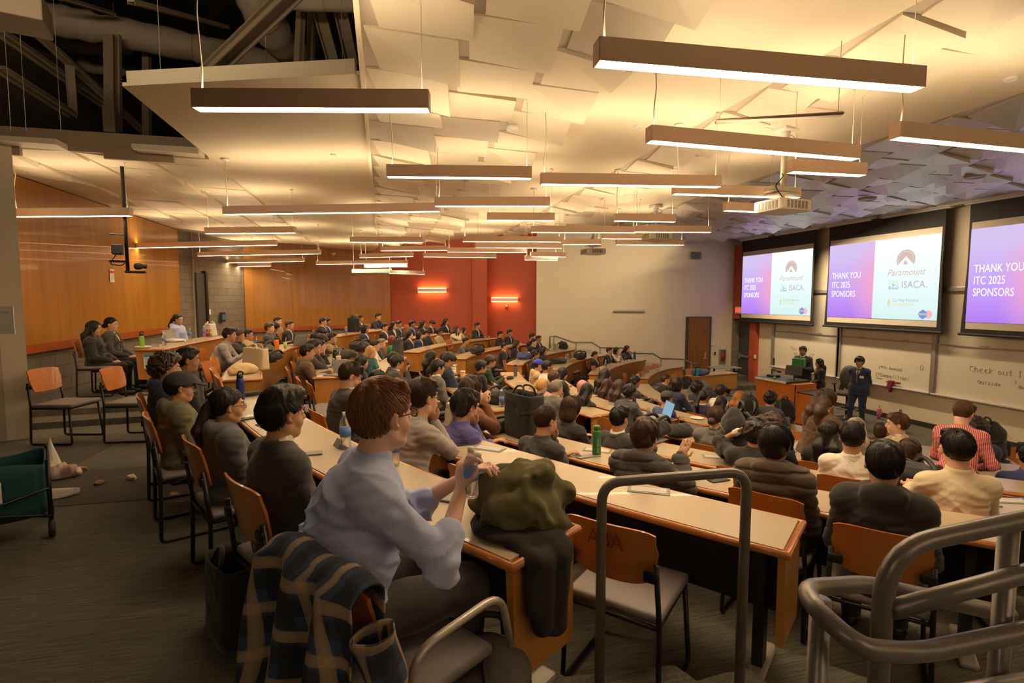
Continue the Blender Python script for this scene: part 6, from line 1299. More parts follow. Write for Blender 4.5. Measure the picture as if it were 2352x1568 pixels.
def tote(x,y,k,label,rz,s=(.38,.18,.36),m=None,P=None,sag=0):
    m=m or clothmat('blk'); o=thing('tote_bag',x,y,k,rz,label,'bag',None,P); a,b,c=s; n=9; V=[];F=[]
    for side in(0,1):
        sc=1 if side==0 else .96
        for j in range(n):
            v=j/(n-1)
            for i in range(24):
                t=2*math.pi*i/24; cx=math.copysign(abs(math.cos(t))**.35,math.cos(t)); cy=math.copysign(abs(math.sin(t))**.35,math.sin(t)); q=1+.03*math.sin(3*t+5*v)-sag*(v**2)*.5*abs(cx); V.append((cy*b/2*sc*q*(1-.3*v*sag),cx*a/2*sc*(1+.02*math.sin(7*v+t)),.004+side*.01+v*c*(1-.06*sag*math.sin(t*2+1))))
    g=n*24
    for j in range(n-1):
        for i in range(24): p=j*24+i;q=j*24+(i+1)%24; F.append((p,q,q+24,p+24)); F.append((g+q,g+p,g+p+24,g+q+24))
    for i in range(24): p=(n-1)*24+i;q=(n-1)*24+(i+1)%24; F.append((p,q,g+q,g+p))
    F.append(tuple(range(24))[::-1]); link('bag_body',mesh(V,F,True),m,o)
    for q in(-1,1): MB().tube(bend([(q*b*.42,-a*.22,c*.9),(q*b*.25,-a*.18,c*1.22),(q*b*.15,a*.16,c*1.20),(q*b*.42,a*.22,c*.9)],.1),.010,6).build('handle',m,o,True)
    return o
# outlet covers flush in the desktops
for i,(x,y,k,rz,w) in enumerate(((1123,1030,1,-40,'beside the pink-elbowed grey shirt man'),(1490,1126,1,-30,'seen under the loop handrail'),(1372,1034,2,-35,'behind the green steel flask'),(1645,1049,3,-25,'before the grey blazer woman'),(2320,1150,3,-20,'long and pale at the picture edge'),(822,855,2,60,'near the clasped hands'),(937,834,2,80,'on the desk with the upright grey bag'),(941,864,2,60,'lowest on the desk with the upright grey bag'),(1197,877,4,45,'beyond the black pouch'),(1250,892,4,40,'before the blonde ponytail'),(1405,906,5,20,'between the long-haired women'),(1475,918,6,20,'by the red tie'),(1660,926,8,10,'before the white shirt and laptop'),(1573,897,8,10,'near the short afro hair'),(1447,870,7,60,'on the empty far desk, front'),(1503,843,7,60,'on the empty far desk, back'),(1627,852,8,70,'on the short far desk'),(1405,850,6,60,'by the far water bottle'),(1443,826,6,60,'before the far leather jacket'),(2310,1088,6,-20,'at the picture edge beyond the black backpack'),(1812,978,7,0,'beside the raised hand'),(1780,1001,6,-10,'under the second black bag'))): cover(x,y,k,rz,i,w)
# rear counter
flask(302,801,-1,'bright green steel flask with black lid at the end of the rear counter',(.22,.45,.03),.24,.038); o=thing('plate_stack',323,801,-1,0,'stack of white paper plates on the rear counter','plates'); MB().lathe([(.0,.0),(.07,.0),(.11,.028),(.105,.03),(.001,.022)],(0,0,0),24).lathe([(.108,.022),(.113,.034),(.106,.036),(.001,.030)],(0,0,0),24).build('plates',M['paper'],o,True)
card(357,796,-1,1.6,'small grey tent card behind the paper plates'); laptop(330,785,-1,2.9,'grey open laptop behind the green flask'); bottle(377,793,-1,'water bottle with clear sides next to the napkins'); blob('napkin_pile',395,785,-1,(.3,.18,.06),M['paper'],'crumpled napkins on the rear counter','napkins',0,3,.01,20)
bottle(429,779,-1,'water bottle before the varsity jacket',.21); bottle(457,774,-1,'tall water bottle before the door column',.23)
for i,(x,y,c,w) in enumerate(((471,773,(.75,.18,.25),'first pink'),(478,773,(.75,.12,.2),'second pink'),(484,773,(.85,.62,.05),'first yellow'),(495,770,(.85,.62,.05),'second yellow'))): bottle(x,y,-1,w+' drink bottle on the rear counter',.17,.026,'w',c,lab=c)
tote(507,768,-1,'crumpled white plastic bag on the rear counter',.6,(.3,.2,.25),M['paper'],sag=.6)
o=thing('paper_notice',306,835,-1,0,'white notice with blue header taped to the rear counter end','notice'); k_,ta,tb=TABLES['G']; px_,py_=pol(Rr(-1,tb)+.22,tb+.1); o.location=(px_,py_,STEP+TH-.19); o.rotation_euler=(0,0,math.radians(tb+180)); MB().box((0,0,0),(.19,.004,.23)).build('sheet',M['paper'],o); MB().box((0,-.003,.09),(.18,.002,.045)).build('blue_header',cm('blue_print',(.03,.22,.6)),o); b=MB(); [b.box((0,-.003,.05-.016*i),(.15,.001,.004)) for i in range(9)]; b.build('print_lines',INK,o)
# orange-bottle desk
flask(638,808,0,'bright orange steel flask on the curved desk',(.95,.20,.01),.27,.042,handle=0); tote(598,848,0,'cream paper carrier bag fallen open on the curved desk',1.0,(.36,.16,.28),cm('cream_paper_bag',(.62,.50,.33),.8),sag=.5); blob('cloth_bag',560,858,0,(.34,.22,.14),cm('manila_cloth',(.60,.45,.24),.8),'manila cloth bag lying on the desk corner','bag',.5,4,.012,12)
pack('backpack',590,822,0,'grey-green backpack lying on the curved desk',1.2,(.28,.20,.40),clothmat('olv'),1); blob('book_stack',585,838,0,(.24,.18,.09),M['paper'],'thick book lying before the man with hand over eyes','book',.3,1,.001,3) ; pack('backpack',612,832,0,'flat black backpack on the curved desk edge',1.0,(.30,.13,.40),clothmat('blk'),1)
cup(660,800,0,'clear cup of green drink with a straw',(.45,.5,.10),.12,.035,0,1); laptop(684,793,0,-.6,'dark laptop open before the bending woman'); laptop(697,787,0,-.6,'second dark laptop open before the typing man'); 
# topmost desk
flask(553,917,0,'navy blue steel flask with black straw lid on the topmost desk',(.02,.045,.17),.245,.037); o=phone(566,962,0,.6,'black phone by the blue flask'); o=phone(711,1043,0,.1,'grey phone with camera bump on the topmost desk','grey'); b_=blob('pencil_case',578,908,0,(.2,.1,.04),clothmat('blk'),'black zip case behind the blue flask','case',.5,1,.002,9)
bottle(794,1031,0,'water bottle standing by the quiff-haired man',.235,.034); card(781,1025,0,.4,'dark tent card behind the water bottle'); bottle(949,1056,0,'water bottle half hidden by the light blue shirt',.22,.034); bottle(1136,1128,0,'capped water bottle beside the olive sweatshirt',.22,.036); o=thing('tablet',1033,1128,0,-.6,'thin closed grey tablet before the blue shirt man','tablet'); MB().rbox((0,0,.006),(.20,.27,.010),.004).build('case',M['grey'],o)
bottle(0,0,0,'clear water bottle held in the hand of the light blue shirt man',.18,.027,P=UD(1082,1140,1.9)) ; flask(1034,1003,1,'cream white tumbler with loop lid on the second desk',(.72,.66,.56),.29,.043,lid='cream')
phone(1052,1022,1,.2,'black phone at the elbow of the grey shirt man'); 
o=thing('eyeglasses',583,983,0,.5,'folded dark eyeglasses on the topmost desk','glasses'); MB().tube([(.03*math.cos(t),.024*math.sin(t),.02) for t in np.linspace(0,6.28,13)[:-1]],.003,6,closed=True).tube([(.066+.03*math.cos(t),.024*math.sin(t),.02) for t in np.linspace(0,6.28,13)[:-1]],.003,6,closed=True).tube([(.03,0,.02),(.036,0,.02)],.003).tube([(-.03,0,.02),(.0,-.06,.004),(.09,-.06,.004),(.096,0,.02)],.003).build('frame',M['dark'],o,True)
# rounded desk
o=thing('leaflet',762,880,1,.2,'white leaflet with blue block on the rounded desk','leaflet'); MB().box((0,0,.002),(.30,.14,.002)).build('sheet',M['paper'],o); MB().box((-.02,0,.0035),(.09,.13,.001)).build('blue_block',cm('blue_print',(.03,.22,.6)),o)
o=laptop(778,869,1,1.0,'closed grey laptop on the rounded desk'); flask(770,835,1,'black insulated flask on the rounded desk',(.015,.015,.016),.25,.04); cup(785,838,1,'cream printed cup with straw on the rounded desk',(.62,.5,.36),.14,.042,1,1); bottle(767,847,1,'small water bottle before the black flask',.17); flask(789,822,1,'pink slim flask behind the printed cup',(.6,.12,.35),.2,.032,handle=0); bottle(779,816,1,'green glass bottle behind the black flask',.2,.03,'b',(.05,.30,.20)); pack('backpack',812,808,1,'black open backpack lying at the far end of the rounded desk',.9,(.36,.2,.46),None,1); blob('coat_heap',800,822,1,(.45,.3,.16),clothmat('char'),'dark grey jacket heap on the rounded desk','jacket',.4,6,.015,12); tote(795,762,0,'black gift bag standing before the farthest counter',.9,(.34,.16,.40),M['dark']); bottle(795,768,0,'water bottle before the black gift bag')
tote(934,829,2,'dark grey upright bag on the curved desk',1.2,(.22,.18,.42),cm('dark_grey_bag',(.05,.055,.055),.6),sag=.9); card(998,801,2,1.2,'tent card at the near end of the far third desk')
# coffee cups
cup(1054,850,3,'red and white takeaway cup at the back of the cup cluster',(.5,.05,.04),.14,.04); cup(1061,858,3,'green takeaway cup with white lid',(.30,.42,.05),.16,.042); cup(1077,861,3,'tall white takeaway cup',(.75,.70,.62),.13,.043); cup(1063,886,3,'tall orange-brown drink in a clear cup with white lid',(.62,.28,.06),.24,.045); 
bottle(1152,934,3,'water bottle at the desk corner before the black tote bag',.235,.034); bottle(1149,916,3,'second water bottle behind the desk-corner bottle',.235,.034); pack('backpack',1128,930,3,'black handbag lying under the clasped hands',.8,(.30,.18,.40),None,1)
tote(1203,1002,2,'tall black fabric tote bag standing on the long desk',.35,(.44,.20,.40)); pack('backpack',1125,990,2,'small black pouch beyond the tote bag',.5,(.2,.1,.24),None,1)
flask(1370,1046,2,'green steel flask with white lettering and pale base',(.05,.20,.07),.26,.036,lid='green_lid',handle=0,base=1); phone(1345,1049,2,.2,'grey phone beside the green flask','grey')
o=bpy.data.objects['steel_flask']; 
tl=[q for q in bpy.data.objects if q.get('label','').startswith('green steel flask')][0]; t=link('lettering',text_mesh('SIEMENS',.032,0,1,'CENTER'),M['white'],tl); t.rotation_euler=(math.pi/2,-math.pi/2,YAW*-1-.2); t.location=(.0,-.0385,.09)
phone(1650,1103,2,.1,'black phone before the brown quilted jacket'); phone(2268,1158,3,-.6,'dark phone with round logo beside the cream shirt','grey'); 
o=thing('folder',1362,968,3,.5,'grey cardboard folder with white writing lying open','folder'); MB().rbox((0,0,.012),(.34,.42,.012),.004).build('cover_board',clothmat('gry'),o); b=MB(); [b.box((-.05+.03*i,.05,.02),(.006,.06,.002)) for i in range(3)]; b.build('writing',M['paper'],o); pack('backpack',1395,985,3,'black bag under the grey folder',.4,(.3,.18,.4),None,1)
o=thing('portfolio_case',1592,990,4,.35,'brown-grey portfolio case lying on the desk before the bun-haired woman','case'); MB().rbox((0,0,.03),(.36,.46,.05),.02).build('cover_board',cm('brown_grey_case',(.10,.07,.06),.7),o); MB().tube(bend([(-.19,-.05,.03),(-.24,-.03,.03),(-.24,.03,.03),(-.19,.05,.03)],.02),.008).build('handle',M['dark'],o,True)
blob('crumpled_bag',1530,1010,4,(.34,.25,.15),clothmat('blk'),'black bag with green tissue beside the brown puffer hood','bag',0,8,.018,12); 
laptop(1512,958,5,-.15,'open laptop with pale blue screen',emis('laptop_screen_blue',(.22,.36,.44),1.0),1.15); cup(1489,950,5,'small metal cup beside the open laptop',(.3,.27,.22),.10,.03,0); o=thing('paper_plate',1601,961,6,0,'white paper plate on the long curved desk','plate'); MB().lathe([(.001,.004),(.07,.004),(.115,.016),(.11,.018),(.07,.008)],(0,0,0),28).build('plate_disc',M['paper'],o,True)
bottle(1578,921,7,'water bottle with pink label held before the wavy-haired person',.2,.03,'w',lab=(.65,.05,.3)); bottle(1636,938,7,'clear bottle beside the centre-parted hair',.2); laptop(1672,905,8,.2,'black laptop before the white shirt near the lectern')
flask(1184,864,4,'tall grey tumbler with round white logo',(.12,.12,.13),.26,.04,handle=0); blob('pencil_case',1172,870,4,(.24,.12,.07),clothmat('blk'),'black zip pouch before the tall grey tumbler','case',.8,2,.004,12); pack('backpack',1095,814,3,'small black backpack by the grey T-shirt',.7,(.3,.2,.42),None,1)
blob('jacket_heap',1206,824,4,(.45,.35,.22),clothmat('blu'),'bunched blue jacket on the far fifth desk','jacket',0,5,.02,12); cup(1215,819,4,'white can on the far fifth desk',(.7,.66,.6),.14,.03,0); card(1201,833,4,1.2,'tent card beside the bunched blue jacket'); pack('backpack',1290,796,4,'rounded black backpack at the end of the far fifth desk',.4,(.34,.22,.24)); laptop(1268,806,4,.2,'dark laptop with white papers on it, far fifth desk')
bottle(1300,833,5,'first of two water bottles on the far sixth desk',.24); bottle(1304,832,5,'second of two water bottles on the far sixth desk',.24); o=thing('cardboard_box',1315,831,5,.3,'small tan cardboard box beside the far water bottles','box'); MB().rbox((0,0,.05),(.2,.14,.09),.005).build('carton',cm('tan_card',(.45,.30,.13),.8),o); pack('backpack',1323,826,5,'black shoulder bag beyond the tan box',.3,(.34,.2,.34),None,1); blob('coat_heap',1282,834,5,(.6,.35,.16),clothmat('blk'),'black coat heap before the bearded white-shirt man','jacket',.4,9,.02,11); card(1343,824,5,1.1,'tent card on the far sixth desk')
bottle(1391,847,6,'lone water bottle at the end of the far dark-suited desk',.26); flask(1453,818,6,'black bottle with blue band beside the leather jacket',(.02,.1,.2),.24); card(1512,852,7,1.0,'tent card on the empty far desk'); card(1405,930,5,.6,'small tent card before the blue polo row'); card(1221,894,4,.5,'tent card behind the blonde ponytail')
flask(1603,866,8,'bright light blue flask on the short far desk',(.03,.32,.62),.30,.042,handle=0); blob('jacket_heap',1607,861,8,(.65,.35,.20),clothmat('den'),'faded denim jacket heap on the short far desk','jacket',.2,3,.02,11); flask(1594,864,8,'dark flask with orange decoration beside the light blue flask',(.06,.035,.01),.26,.04)
blob('coat_heap',1722,916,8,(.6,.4,.42),clothmat('gry'),'grey coat heaped beside the copper-blond hair','jacket',0,4,.03,9); pack('backpack',1755,956,7,'tall black backpack standing before the raised hand',2.5,(.34,.24,.46)); pack('backpack',1853,958,8,'large black leather-look bag by the lectern side wing',1.2,(.42,.26,.46)); pack('backpack',1795,905,8,'black bag behind the raised hand',.8,(.34,.2,.3)); blob('bag_heap',1808,985,7,(.4,.3,.18),clothmat('olv'),'grey camouflage bag near the black leather-look bag','bag',0,7,.02,12)
pack('backpack',1682,1062,3,'big black backpack with grey buckle leaning by the man touching his head',math.pi*.9,(.30,.22,.50)); pack('backpack',2107,1130,3,'black bag lying open beside the cream shirt',.9,(.36,.16,.42),None,1); laptop(1823,1010,4,2.6,'black tablet held up behind the glossy black hair'); o=thing('outlet_box',2275,1012,8,-.3,'black desktop outlet box on the frontmost desk','outlet box'); MB().rbox((0,0,.04),(.28,.08,.07),.008).build('housing',M['dark'],o); b=MB(); [b.box((-.08+.08*i,-.041,.04),(.05,.004,.04)) for i in range(3)]; b.build('sockets',M['grey'],o)
P=U(2270,1130,fz(5)); pack('backpack',0,0,0,'black rucksack hanging behind the striped shirt',-.3,(.34,.26,.5),None,0,P+Vector((0,0,.45))); card(2330,1075,7,0,'dark cloth strip on the second front desk')
# stage floor things
P=U(2018,962,STG); o=empty('tumbler',P,0,'pink handled tumbler with straw on the floor by the front wall','tumbler'); pk=cm('pink_enamel',(.75,.22,.33),.4); MB().lathe([(.032,0),(.038,.1),(.05,.12),(.052,.27),(.05,.28),(.001,.285)],(0,0,0),18).build('tumbler_body',pk,o,True); MB().tube(bend([(0,-.05,.25),(0,-.09,.24),(0,-.09,.15),(0,-.05,.14)],.03),.01).build('handle',pk,o,True); MB().tube([(0,0,.28),(.02,0,.36)],.006).build('straw',M['dark'],o,True)
pack('backpack',0,0,0,'pink backpack on the floor behind the sandy-haired man',2.6,(.34,.24,.46),cm('pink_nylon',(.60,.20,.22),.7),0,U(2058,990,STG)); blob('cable_heap',0,0,0,(.4,.3,.08),M['dark'],'black cables heaped under the swivel chair','cables',0,2,.02,14,P=U(1962,968,STG))
P=UX(2052,878,XF-.1); o=empty('wiping_cloth',P,0,'maroon cloth hanging from the whiteboard tray','cloth'); F=SDF((-.08,-.25,-.35),(.06,.25,.05),.014); F.cap((-.0,-.17,0),(0,.17,0),.022,.02,.02); F.cap((-.02,.02,0),(-.03,.06,-.22),.06,.04,.03); F.cap((-.02,.08,0),(-.03,.12,-.16),.05,.03,.03); F.noise(.008,30,1); objmesh('fabric',F.mesh('cloth'),clothmat('rus') if 0 else cm('maroon_cloth',(.20,.02,.05),.9),o)
for x,y,lb in((1990,862,'black marker on the tray of the middle whiteboard'),(2020,869,'second marker on the tray of the middle whiteboard')): P=UX(x,y,XF-.1); o=empty('marker',P,math.pi/2,lb,'marker'); MB().tube([(-.07,0,0),(.07,0,0)],.009).build('barrel',M['dark'],o,True)
# ================= empty chairs =================
def echair(x,y,k,label,turn=0,z=None):
    zf=fz(k) if z is None else z; P=U(x,y,zf+.86); f=math.atan2(CY-P.y,CX-P.x)+math.radians(turn); chair((P.x+.28*math.cos(f),P.y+.28*math.sin(f),zf),f,label,'empty orange-backed stacking chairs')
for a in ((95,847,0,'empty orange-backed chair half behind the beige column',-22),(252,845,0,'empty orange-backed chair before the rear counter end',-16),(471,832,0,'empty orange-backed chair turned away by the aisle near the cream bag',-8),(489,822,0,'empty orange-backed chair behind the grey pullover',0),(487,846,0,'empty orange-backed chair at the orange bottle desk, middle',0),(499,862,0,'empty orange-backed chair at the near corner of the orange bottle desk',0),(684,868,1,'empty orange-backed chair farther of two at the rounded desk',0),(708,878,1,'empty orange-backed chair nearer of two at the rounded desk',0),(716,768,0,'empty orange-backed chair far off before the wood panel rail',0),(935,746,0,'empty orange-backed chair at the red wall counter',0),(1030,781,2,'empty orange-backed chair beside the cream jacket woman',0),(1088,794,3,'first of two empty chairs beyond the grey T-shirt',0),(1103,797,3,'second of two empty chairs beyond the grey T-shirt',0),(1157,828,4,'empty chair at the aisle end of the far fifth desk',0),(1290,820,5,'empty chair behind the black coat heap',0),(1133,878,4,'empty red-lit chair by the round glasses, upper',0),(1125,887,4,'empty red-lit chair by the round glasses, lower',0),(1157,897,4,'empty chair turned sideways near the rust jacket',40),(985,856,3,'empty chair behind the grey-suited young man',0),(1362,841,6,'big glossy empty chair beside the woman with the bun',0),(1376,846,6,'second glossy empty chair overlapping the first',10),(1318,809,5,'empty chair far off near the black rucksack',0),(1338,812,5,'empty reddish chair beside it by the handrail',0),(1434,858,7,'empty chair just before the chestnut hair',0),(1471,854,7,'empty chair at the vacant far desk, first from the aisle',0),(1482,847,7,'empty chair at the vacant far desk, second from the aisle',0),(1487,841,7,'empty chair at the vacant far desk, third from the aisle',0),(1504,837,7,'empty chair at the vacant far desk, fourth from the aisle',0),(1545,860,8,'empty chair behind the short far desk, nearer',0),(1557,854,8,'empty chair behind the short far desk, middle',0),(1583,847,8,'empty chair behind the short far desk by the denim heap',0),(1534,952,6,'empty chair tilted at the laptop desk end',0),(1397,962,4,'empty chair behind the grey folder',0),(1078,1080,1,'empty chair tucked under the second desk behind the bottle',0),(1396,1203,1,'empty chair with scratched letters on its back behind the loop handrail',6),(1825,990,6,'empty chair before the black tablet',0),(2330,1028,8,'empty dark red-looking chair at the frontmost desk',0),(2330,1142,4,'empty chair before the long pale outlet cover',0)): echair(a[0],a[1],a[2],a[3],a[4])
ec=[q for q in bpy.data.objects if q.get('label','').startswith('empty chair with scratched')][0]; t=link('scratched_letters',text_mesh('ABA',.10,0,.9,'CENTER'),cm('dark_scratch',(.20,.05,.01),.5),ec); t.rotation_euler=(math.pi/2,0,-math.pi/2); t.location=(-.312,0,.77)

# ================= foreground =================
# the chair under the man in the light blue shirt, with a plaid shirt over its back
P1=U(655,1245,.88); P2=U(850,1365,.88); ctr=(P1+P2)/2; dv=(P2-P1); fa=math.atan2(-dv.x*-1*-1,dv.y*-1)
fa=math.atan2(dv.x,-dv.y); fwd=Vector((math.cos(fa),math.sin(fa),0))
nc=chair((ctr.x+fwd.x*.28,ctr.y+fwd.y*.28,0),fa,'orange-backed stacking chair under the plaid shirt at the topmost desk')
am=cm('satin_grey_tube',(.42,.38,.34),.35,metal=.5)
for s in(-1,): MB().tube(bend([(-.20,s*.27,.30),(-.16,s*.27,.66),(.22,s*.27,.68),(.27,s*.27,.46)],.09,6),.014,10).build('armrest',am,nc,True)
pm=bpy.data.materials.new('blue_tan_plaid_flannel'); pm.use_nodes=True; nt=pm.node_tree; bs=nt.nodes['Principled BSDF']; bs.inputs['Roughness'].default_value=.9; N=nt.nodes.new; Lk=nt.links.new
tc=N('ShaderNodeTexCoord'); sp_=N('ShaderNodeSeparateXYZ'); Lk(tc.outputs['UV'],sp_.inputs[0])
def stripes(out,lo,hi,freq,ph=0):
    a=N('ShaderNodeMath'); a.operation='MULTIPLY_ADD'; a.inputs[1].default_value=freq; a.inputs[2].default_value=ph; Lk(sp_.outputs[out],a.inputs[0]); f=N('ShaderNodeMath'); f.operation='FRACT'; Lk(a.outputs[0],f.inputs[0]); r=N('ShaderNodeValToRGB'); e=r.color_ramp.elements; e[0].position=0; e[0].color=(0,0,0,1); e[1].position=1; e[1].color=(0,0,0,1)
    for p,c in((lo-.02,0),(lo,.8),((lo+hi)/2,1),(hi,.8),(hi+.02,0)): q=e.new(p); q.color=(c,c,c,1)
    Lk(f.outputs[0],r.inputs[0]); return r.outputs[0]
base=(.025,.045,.10,1); prev=None
for (o_,lo,hi,fr,ph,c,am_) in ((0,.55,.9,6.5,0,(.008,.009,.014,1),.8),(1,.55,.9,6.5,.2,(.008,.009,.014,1),.8),(0,.12,.34,6.5,0,(.42,.29,.16,1),.6),(1,.12,.34,6.5,.1,(.42,.29,.16,1),.6)):
    mx=N('ShaderNodeMix'); mx.data_type='RGBA'; k_=N('ShaderNodeMath'); k_.operation='MULTIPLY'; k_.inputs[1].default_value=am_; Lk(stripes(o_,lo,hi,fr,ph),k_.inputs[0]); Lk(k_.outputs[0],mx.inputs['Factor'])
    if prev is None: mx.inputs['A'].default_value=base
    else: Lk(prev,mx.inputs['A'])
    mx.inputs['B'].default_value=c; prev=mx.outputs['Result']
Lk(prev,bs.inputs['Base Color'])
def cloth(path_fn,nu,nv,name,m,parent,thick=.006):
    V=[];uv=[]
    for i in range(nu):
        for j in range(nv): p,q=path_fn(i/(nu-1),j/(nv-1)); V.append(p); uv.append(q)
    F=[(i*nv+j,(i+1)*nv+j,(i+1)*nv+j+1,i*nv+j+1) for i in range(nu-1) for j in range(nv-1)]; me=mesh(V,F,True); u_=me.uv_layers.new(name='UV')
    for l in me.loops: u_.data[l.index].uv=uv[l.vertex_index]
    o=link(name,me,m,parent); md=o.modifiers.new('thickness','SOLIDIFY'); md.thickness=thick; return o
ps=empty('plaid_shirt',(nc.location.x,nc.location.y,0),fa,'blue and tan plaid flannel shirt draped over a chair back','shirt')
def fn(u,v):  # u across the back, v from front hem over the top to the back hem
    y=(.5-u)*.50; L=v*1.05; top=.895-.02*abs(y/.25)**3+.01*math.sin(9*u)
    if L<.22: x=-.265+.02; z=top-(.22-L); 
    elif L<.30: a=(L-.22)/.08*math.pi; x=-.29+.045*math.cos(a)-.0; z=top+.03*math.sin(a)
    else: z=top-(L-.30)*.97; x=-.335
    if L>=.30: g=(L-.30)/.75; x-=.03+.05*g+(.020+.045*g)*math.sin(u*17+1.5*math.sin(3*g)); y=y*(1+.22*g)+.02*math.sin(8*g+u*6)*g
    return (x,y,z),(u*.60+.02*math.sin(v*9),v*1.05)
cloth(fn,70,80,'shirt_body',pm,ps)
def fs(u,v): a=u*2*math.pi; z=.80-v*.62; r=.060-.018*v; c=(-.30+.03*math.sin(6*v),-.285-.03*v+.015*math.sin(9*v)); return ((c[0]+r*math.cos(a)*(1+.15*math.sin(3*a+9*v)),c[1]+r*.7*math.sin(a)+.01*math.sin(20*v),z)),(u*.35,v*.62)
cloth(fs,24,30,'sleeve',pm,ps,.004)
# olive sweatshirt heap with a dark coat beneath, on the end of the topmost desk
def folds_(F):
    for i,(a,b,r1,r2) in enumerate((((-.14,.05,.16),(.02,-.12,.22),.05,.045),((.0,.12,.15),(.14,-.02,.20),.05,.04),((-.10,-.12,.08),(.12,-.14,.12),.055,.05),((.04,.02,.22),(.16,.10,.10),.04,.05),((-.16,-.02,.08),(-.06,.14,.12),.05,.05),((.02,-.15,.05),(.15,-.10,-.10),.06,.05),((-.05,-.16,.04),(.04,-.17,-.10),.06,.05))): F.cap(a,b,r1,r2,.012)
    F.cap((.15,-.10,.16),(.20,-.08,.15),.035,.035,.004,sub=True)
q=T(1195,1195,0); hp=empty('sweatshirt_heap',q,math.radians(32),'olive green sweatshirt bunched on the end of the topmost desk','sweatshirt')
F=SDF((-.30,-.30,-.20),(.30,.30,.34),.007); F.ell((0,0,.09),(.21,.19,.11),k=.03); F.ell((.02,-.03,.16),(.12,.12,.09),k=.03); folds_(F)
X,Y,Z=F._P(tuple(slice(0,a) for a in F.n)); F.F+=(.011*np.sin(34*(X*.8+Y*.5)+6*np.sin(9*Z)+3*np.sin(13*Y))+.008*np.sin(40*(Y*.9-Z*.6)+5*np.sin(11*X))).astype(np.float32); F.noise(.004,55,4,4)
objmesh('fleece',F.mesh('heap'),cm('olive_fleece',(.115,.105,.045),.95,noise=(160,.2),bump=.2),hp)
ct=empty('coat',q+Vector((.0,.0,0)),math.radians(32),'black coat hanging down over the desk end below the olive sweatshirt','coat')
F=SDF((-.40,-.42,-.62),(.34,.26,.12),.009); F.ell((-.05,-.04,.02),(.20,.20,.035),k=.02)
for i in range(4): x=-.19+.055*i; F.cap((x,-.14,.01),(x,-.25,-.03),.035,.035,.02); F.cap((x,-.25,-.03),(x*1.05,-.26+.012*(i%2),-.20-.05*((i*2)%3)),.04,.03,.025)
F.cap((-.06,-.26,-.05),(-.08,-.27,-.30),.05,.045,.03)
F.cap((-.15,-.26,-.05),(-.15,-.265,-.26),.045,.04,.03); F.noise(.006,22,6,5,(1,1,.4)); objmesh('fabric',F.mesh('coat'),cm('black_wool',(.020,.017,.016),.95,noise=(160,.2)),ct)
# backpack and tote bag on the floor
q=U(1122,1475,.42); pack('backpack',0,0,0,'grey backpack on the carpet beside the topmost desk end',math.radians(-110),(.32,.24,.44),cm('grey_nylon',(.11,.10,.095),.8,noise=(200,.2)),0,Vector((q.x,q.y,0)))
q=U(538,1452,0); tote(0,0,0,'large black fabric tote bag on the carpet behind the topmost desk',math.radians(30),(.36,.20,.38),clothmat('blk'),q,.25)
q=U(1190,1430,0); blob('plastic_bottle_pack',0,0,0,(.16,.12,.08),M['gl'],'crinkled clear bottle lying under the topmost desk','bottle',.3,3,.006,30,P=q,h=.01) 
# folding wagon at the picture edge
q=U(48,1222,0); wg=empty('folding_wagon',q,math.radians(28),'teal folding fabric wagon with black frame at the picture edge','wagon'); tl_=cm('teal_canvas',(.006,.055,.065),.85,noise=(120,.2))
Rz=.0
V=[];F_=[]
for j in range(6):
    for i in range(28):
        t=2*math.pi*i/28; cx=math.copysign(abs(math.cos(t))**.4,math.cos(t)); cy=math.copysign(abs(math.sin(t))**.4,math.sin(t)); V.append((-.25+cx*.42*(1+.02*math.sin(5*t+j)),cy*.24*(1+.03*math.sin(4*t+2*j)),.16+j*.075+(.02*math.sin(3*t) if j==5 else 0)))
for j in range(5):
    for i in range(28): a=j*28+i;b=j*28+(i+1)%28; F_.append((a,b,b+28,a+28))
F_.append(tuple(range(28))[::-1]); cb=link('canvas_body',mesh(V,F_,True),tl_,wg); md=cb.modifiers.new('thickness','SOLIDIFY'); md.thickness=.012
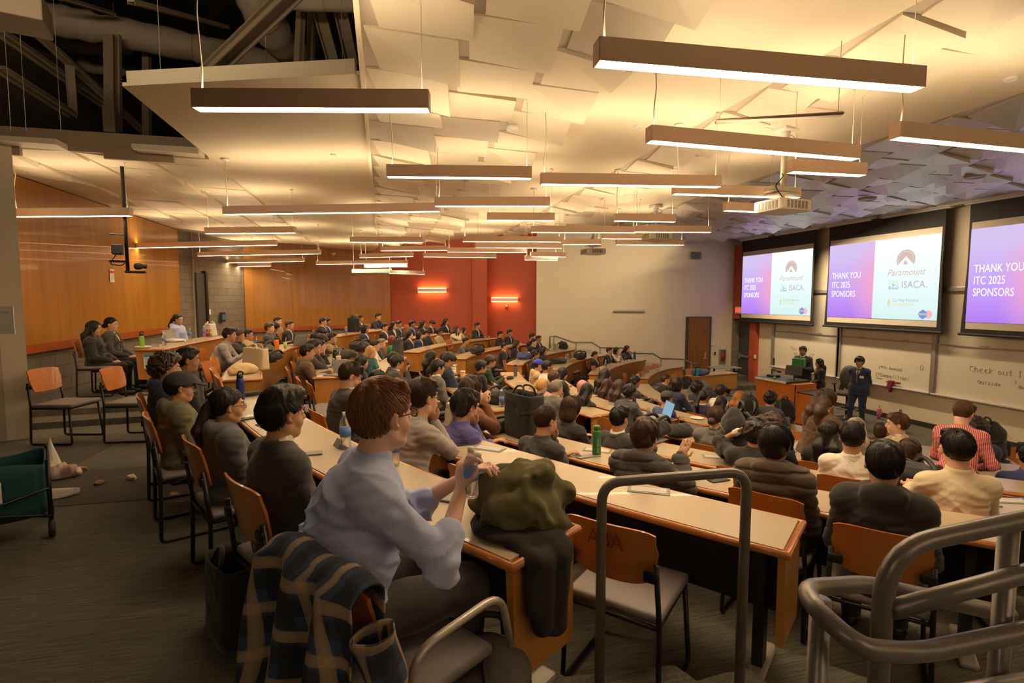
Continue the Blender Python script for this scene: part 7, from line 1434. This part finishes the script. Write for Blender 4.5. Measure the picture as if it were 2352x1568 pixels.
for sx in(-.66,.17):
    for sy in(-.25,.25): MB().tube([(sx,sy,.06),(sx,sy,.56)],.014,8).build('frame_post',M['black'],wg,True); MB().lathe([(.02,-.02),(.06,-.018),(.065,0),(.06,.018),(.02,.02)],(sx,sy,.066),20,Matrix.Rotation(math.pi/2,3,'Y')).build('wheel',cm('wheel_rubber',(.03,.022,.018),.6),wg,True)
MB().tube([(-.66,-.27,.16),(.17,-.27,.36)],.010,8).build('cross_strut',M['black'],wg,True); MB().tube([(.17,-.27,.16),(-.66,-.27,.36)],.010,8).build('cross_strut',M['black'],wg,True)
MB().rbox((-.22,-.262,.37),(.30,.006,.17),.003).build('paper_sign',M['paper'],wg); b=MB(); [b.box((-.33+.055*(i%5),-.267,.40-.06*(i//5)),(.035,.002,.012)) for i in range(10)]; b.build('sign_print',INK,wg)
MB().tube(bend([(-.66,-.0,.5),(-.80,0,.75),(-.9,0,.95)],.1),.014).build('pull_handle',M['black'],wg,True)
# litter on the carpet
q=U(140,1095,0); blob('crumpled_wrapping',0,0,0,(.34,.26,.16),cm('printed_tissue',(.55,.42,.38),.8,noise=(14,.5)),'crumpled printed paper heap on the dark carpet square','paper',.2,5,.03,16,P=q,h=.012)
sh=empty('paper_cone',U(120,1085,0),.4,'white paper cone standing up from the crumpled printed paper','paper'); MB().lathe([(.09,.02),(.06,.14),(.02,.27),(.004,.34)],(0,0,0),10).build('cone',M['paper'],sh)
q=U(140,1140,0); pb=empty('paper_bowl',q,.3,'white paper boat shape lying on the dark carpet square','paper'); cloth(lambda u,v:((-.13+.26*u,(-.09+.18*v)*(.35+.65*math.sin(math.pi*min(1,u*1.15))),.012+.075*math.sin(math.pi*v)*(1-.4*u)),(u,v)),14,12,'folded_sheet',M['paper'],pb,.003)
for x,y,lb,c in((230,1112,'small brown crumpled wrapper on the carpet',(.30,.17,.07)),(303,1100,'small pale crumpled napkin on the carpet',(.62,.5,.36)),(186,1080,'orange scrap of paper on the carpet edge',(.6,.33,.08)),(400,1140,'white strip of paper under the chairs of the topmost desk',(.6,.5,.4))):
    blob('paper_scrap',0,0,0,(.09,.05,.03),cm('scrap_%d'%int(c[0]*99),c,.8),lb,'paper',x*.1,x,.008,50,P=U(x,y,0),h=.005)
hb=[q for q in bpy.data.objects if q.get('label','').startswith('man with reddish hair')][0]
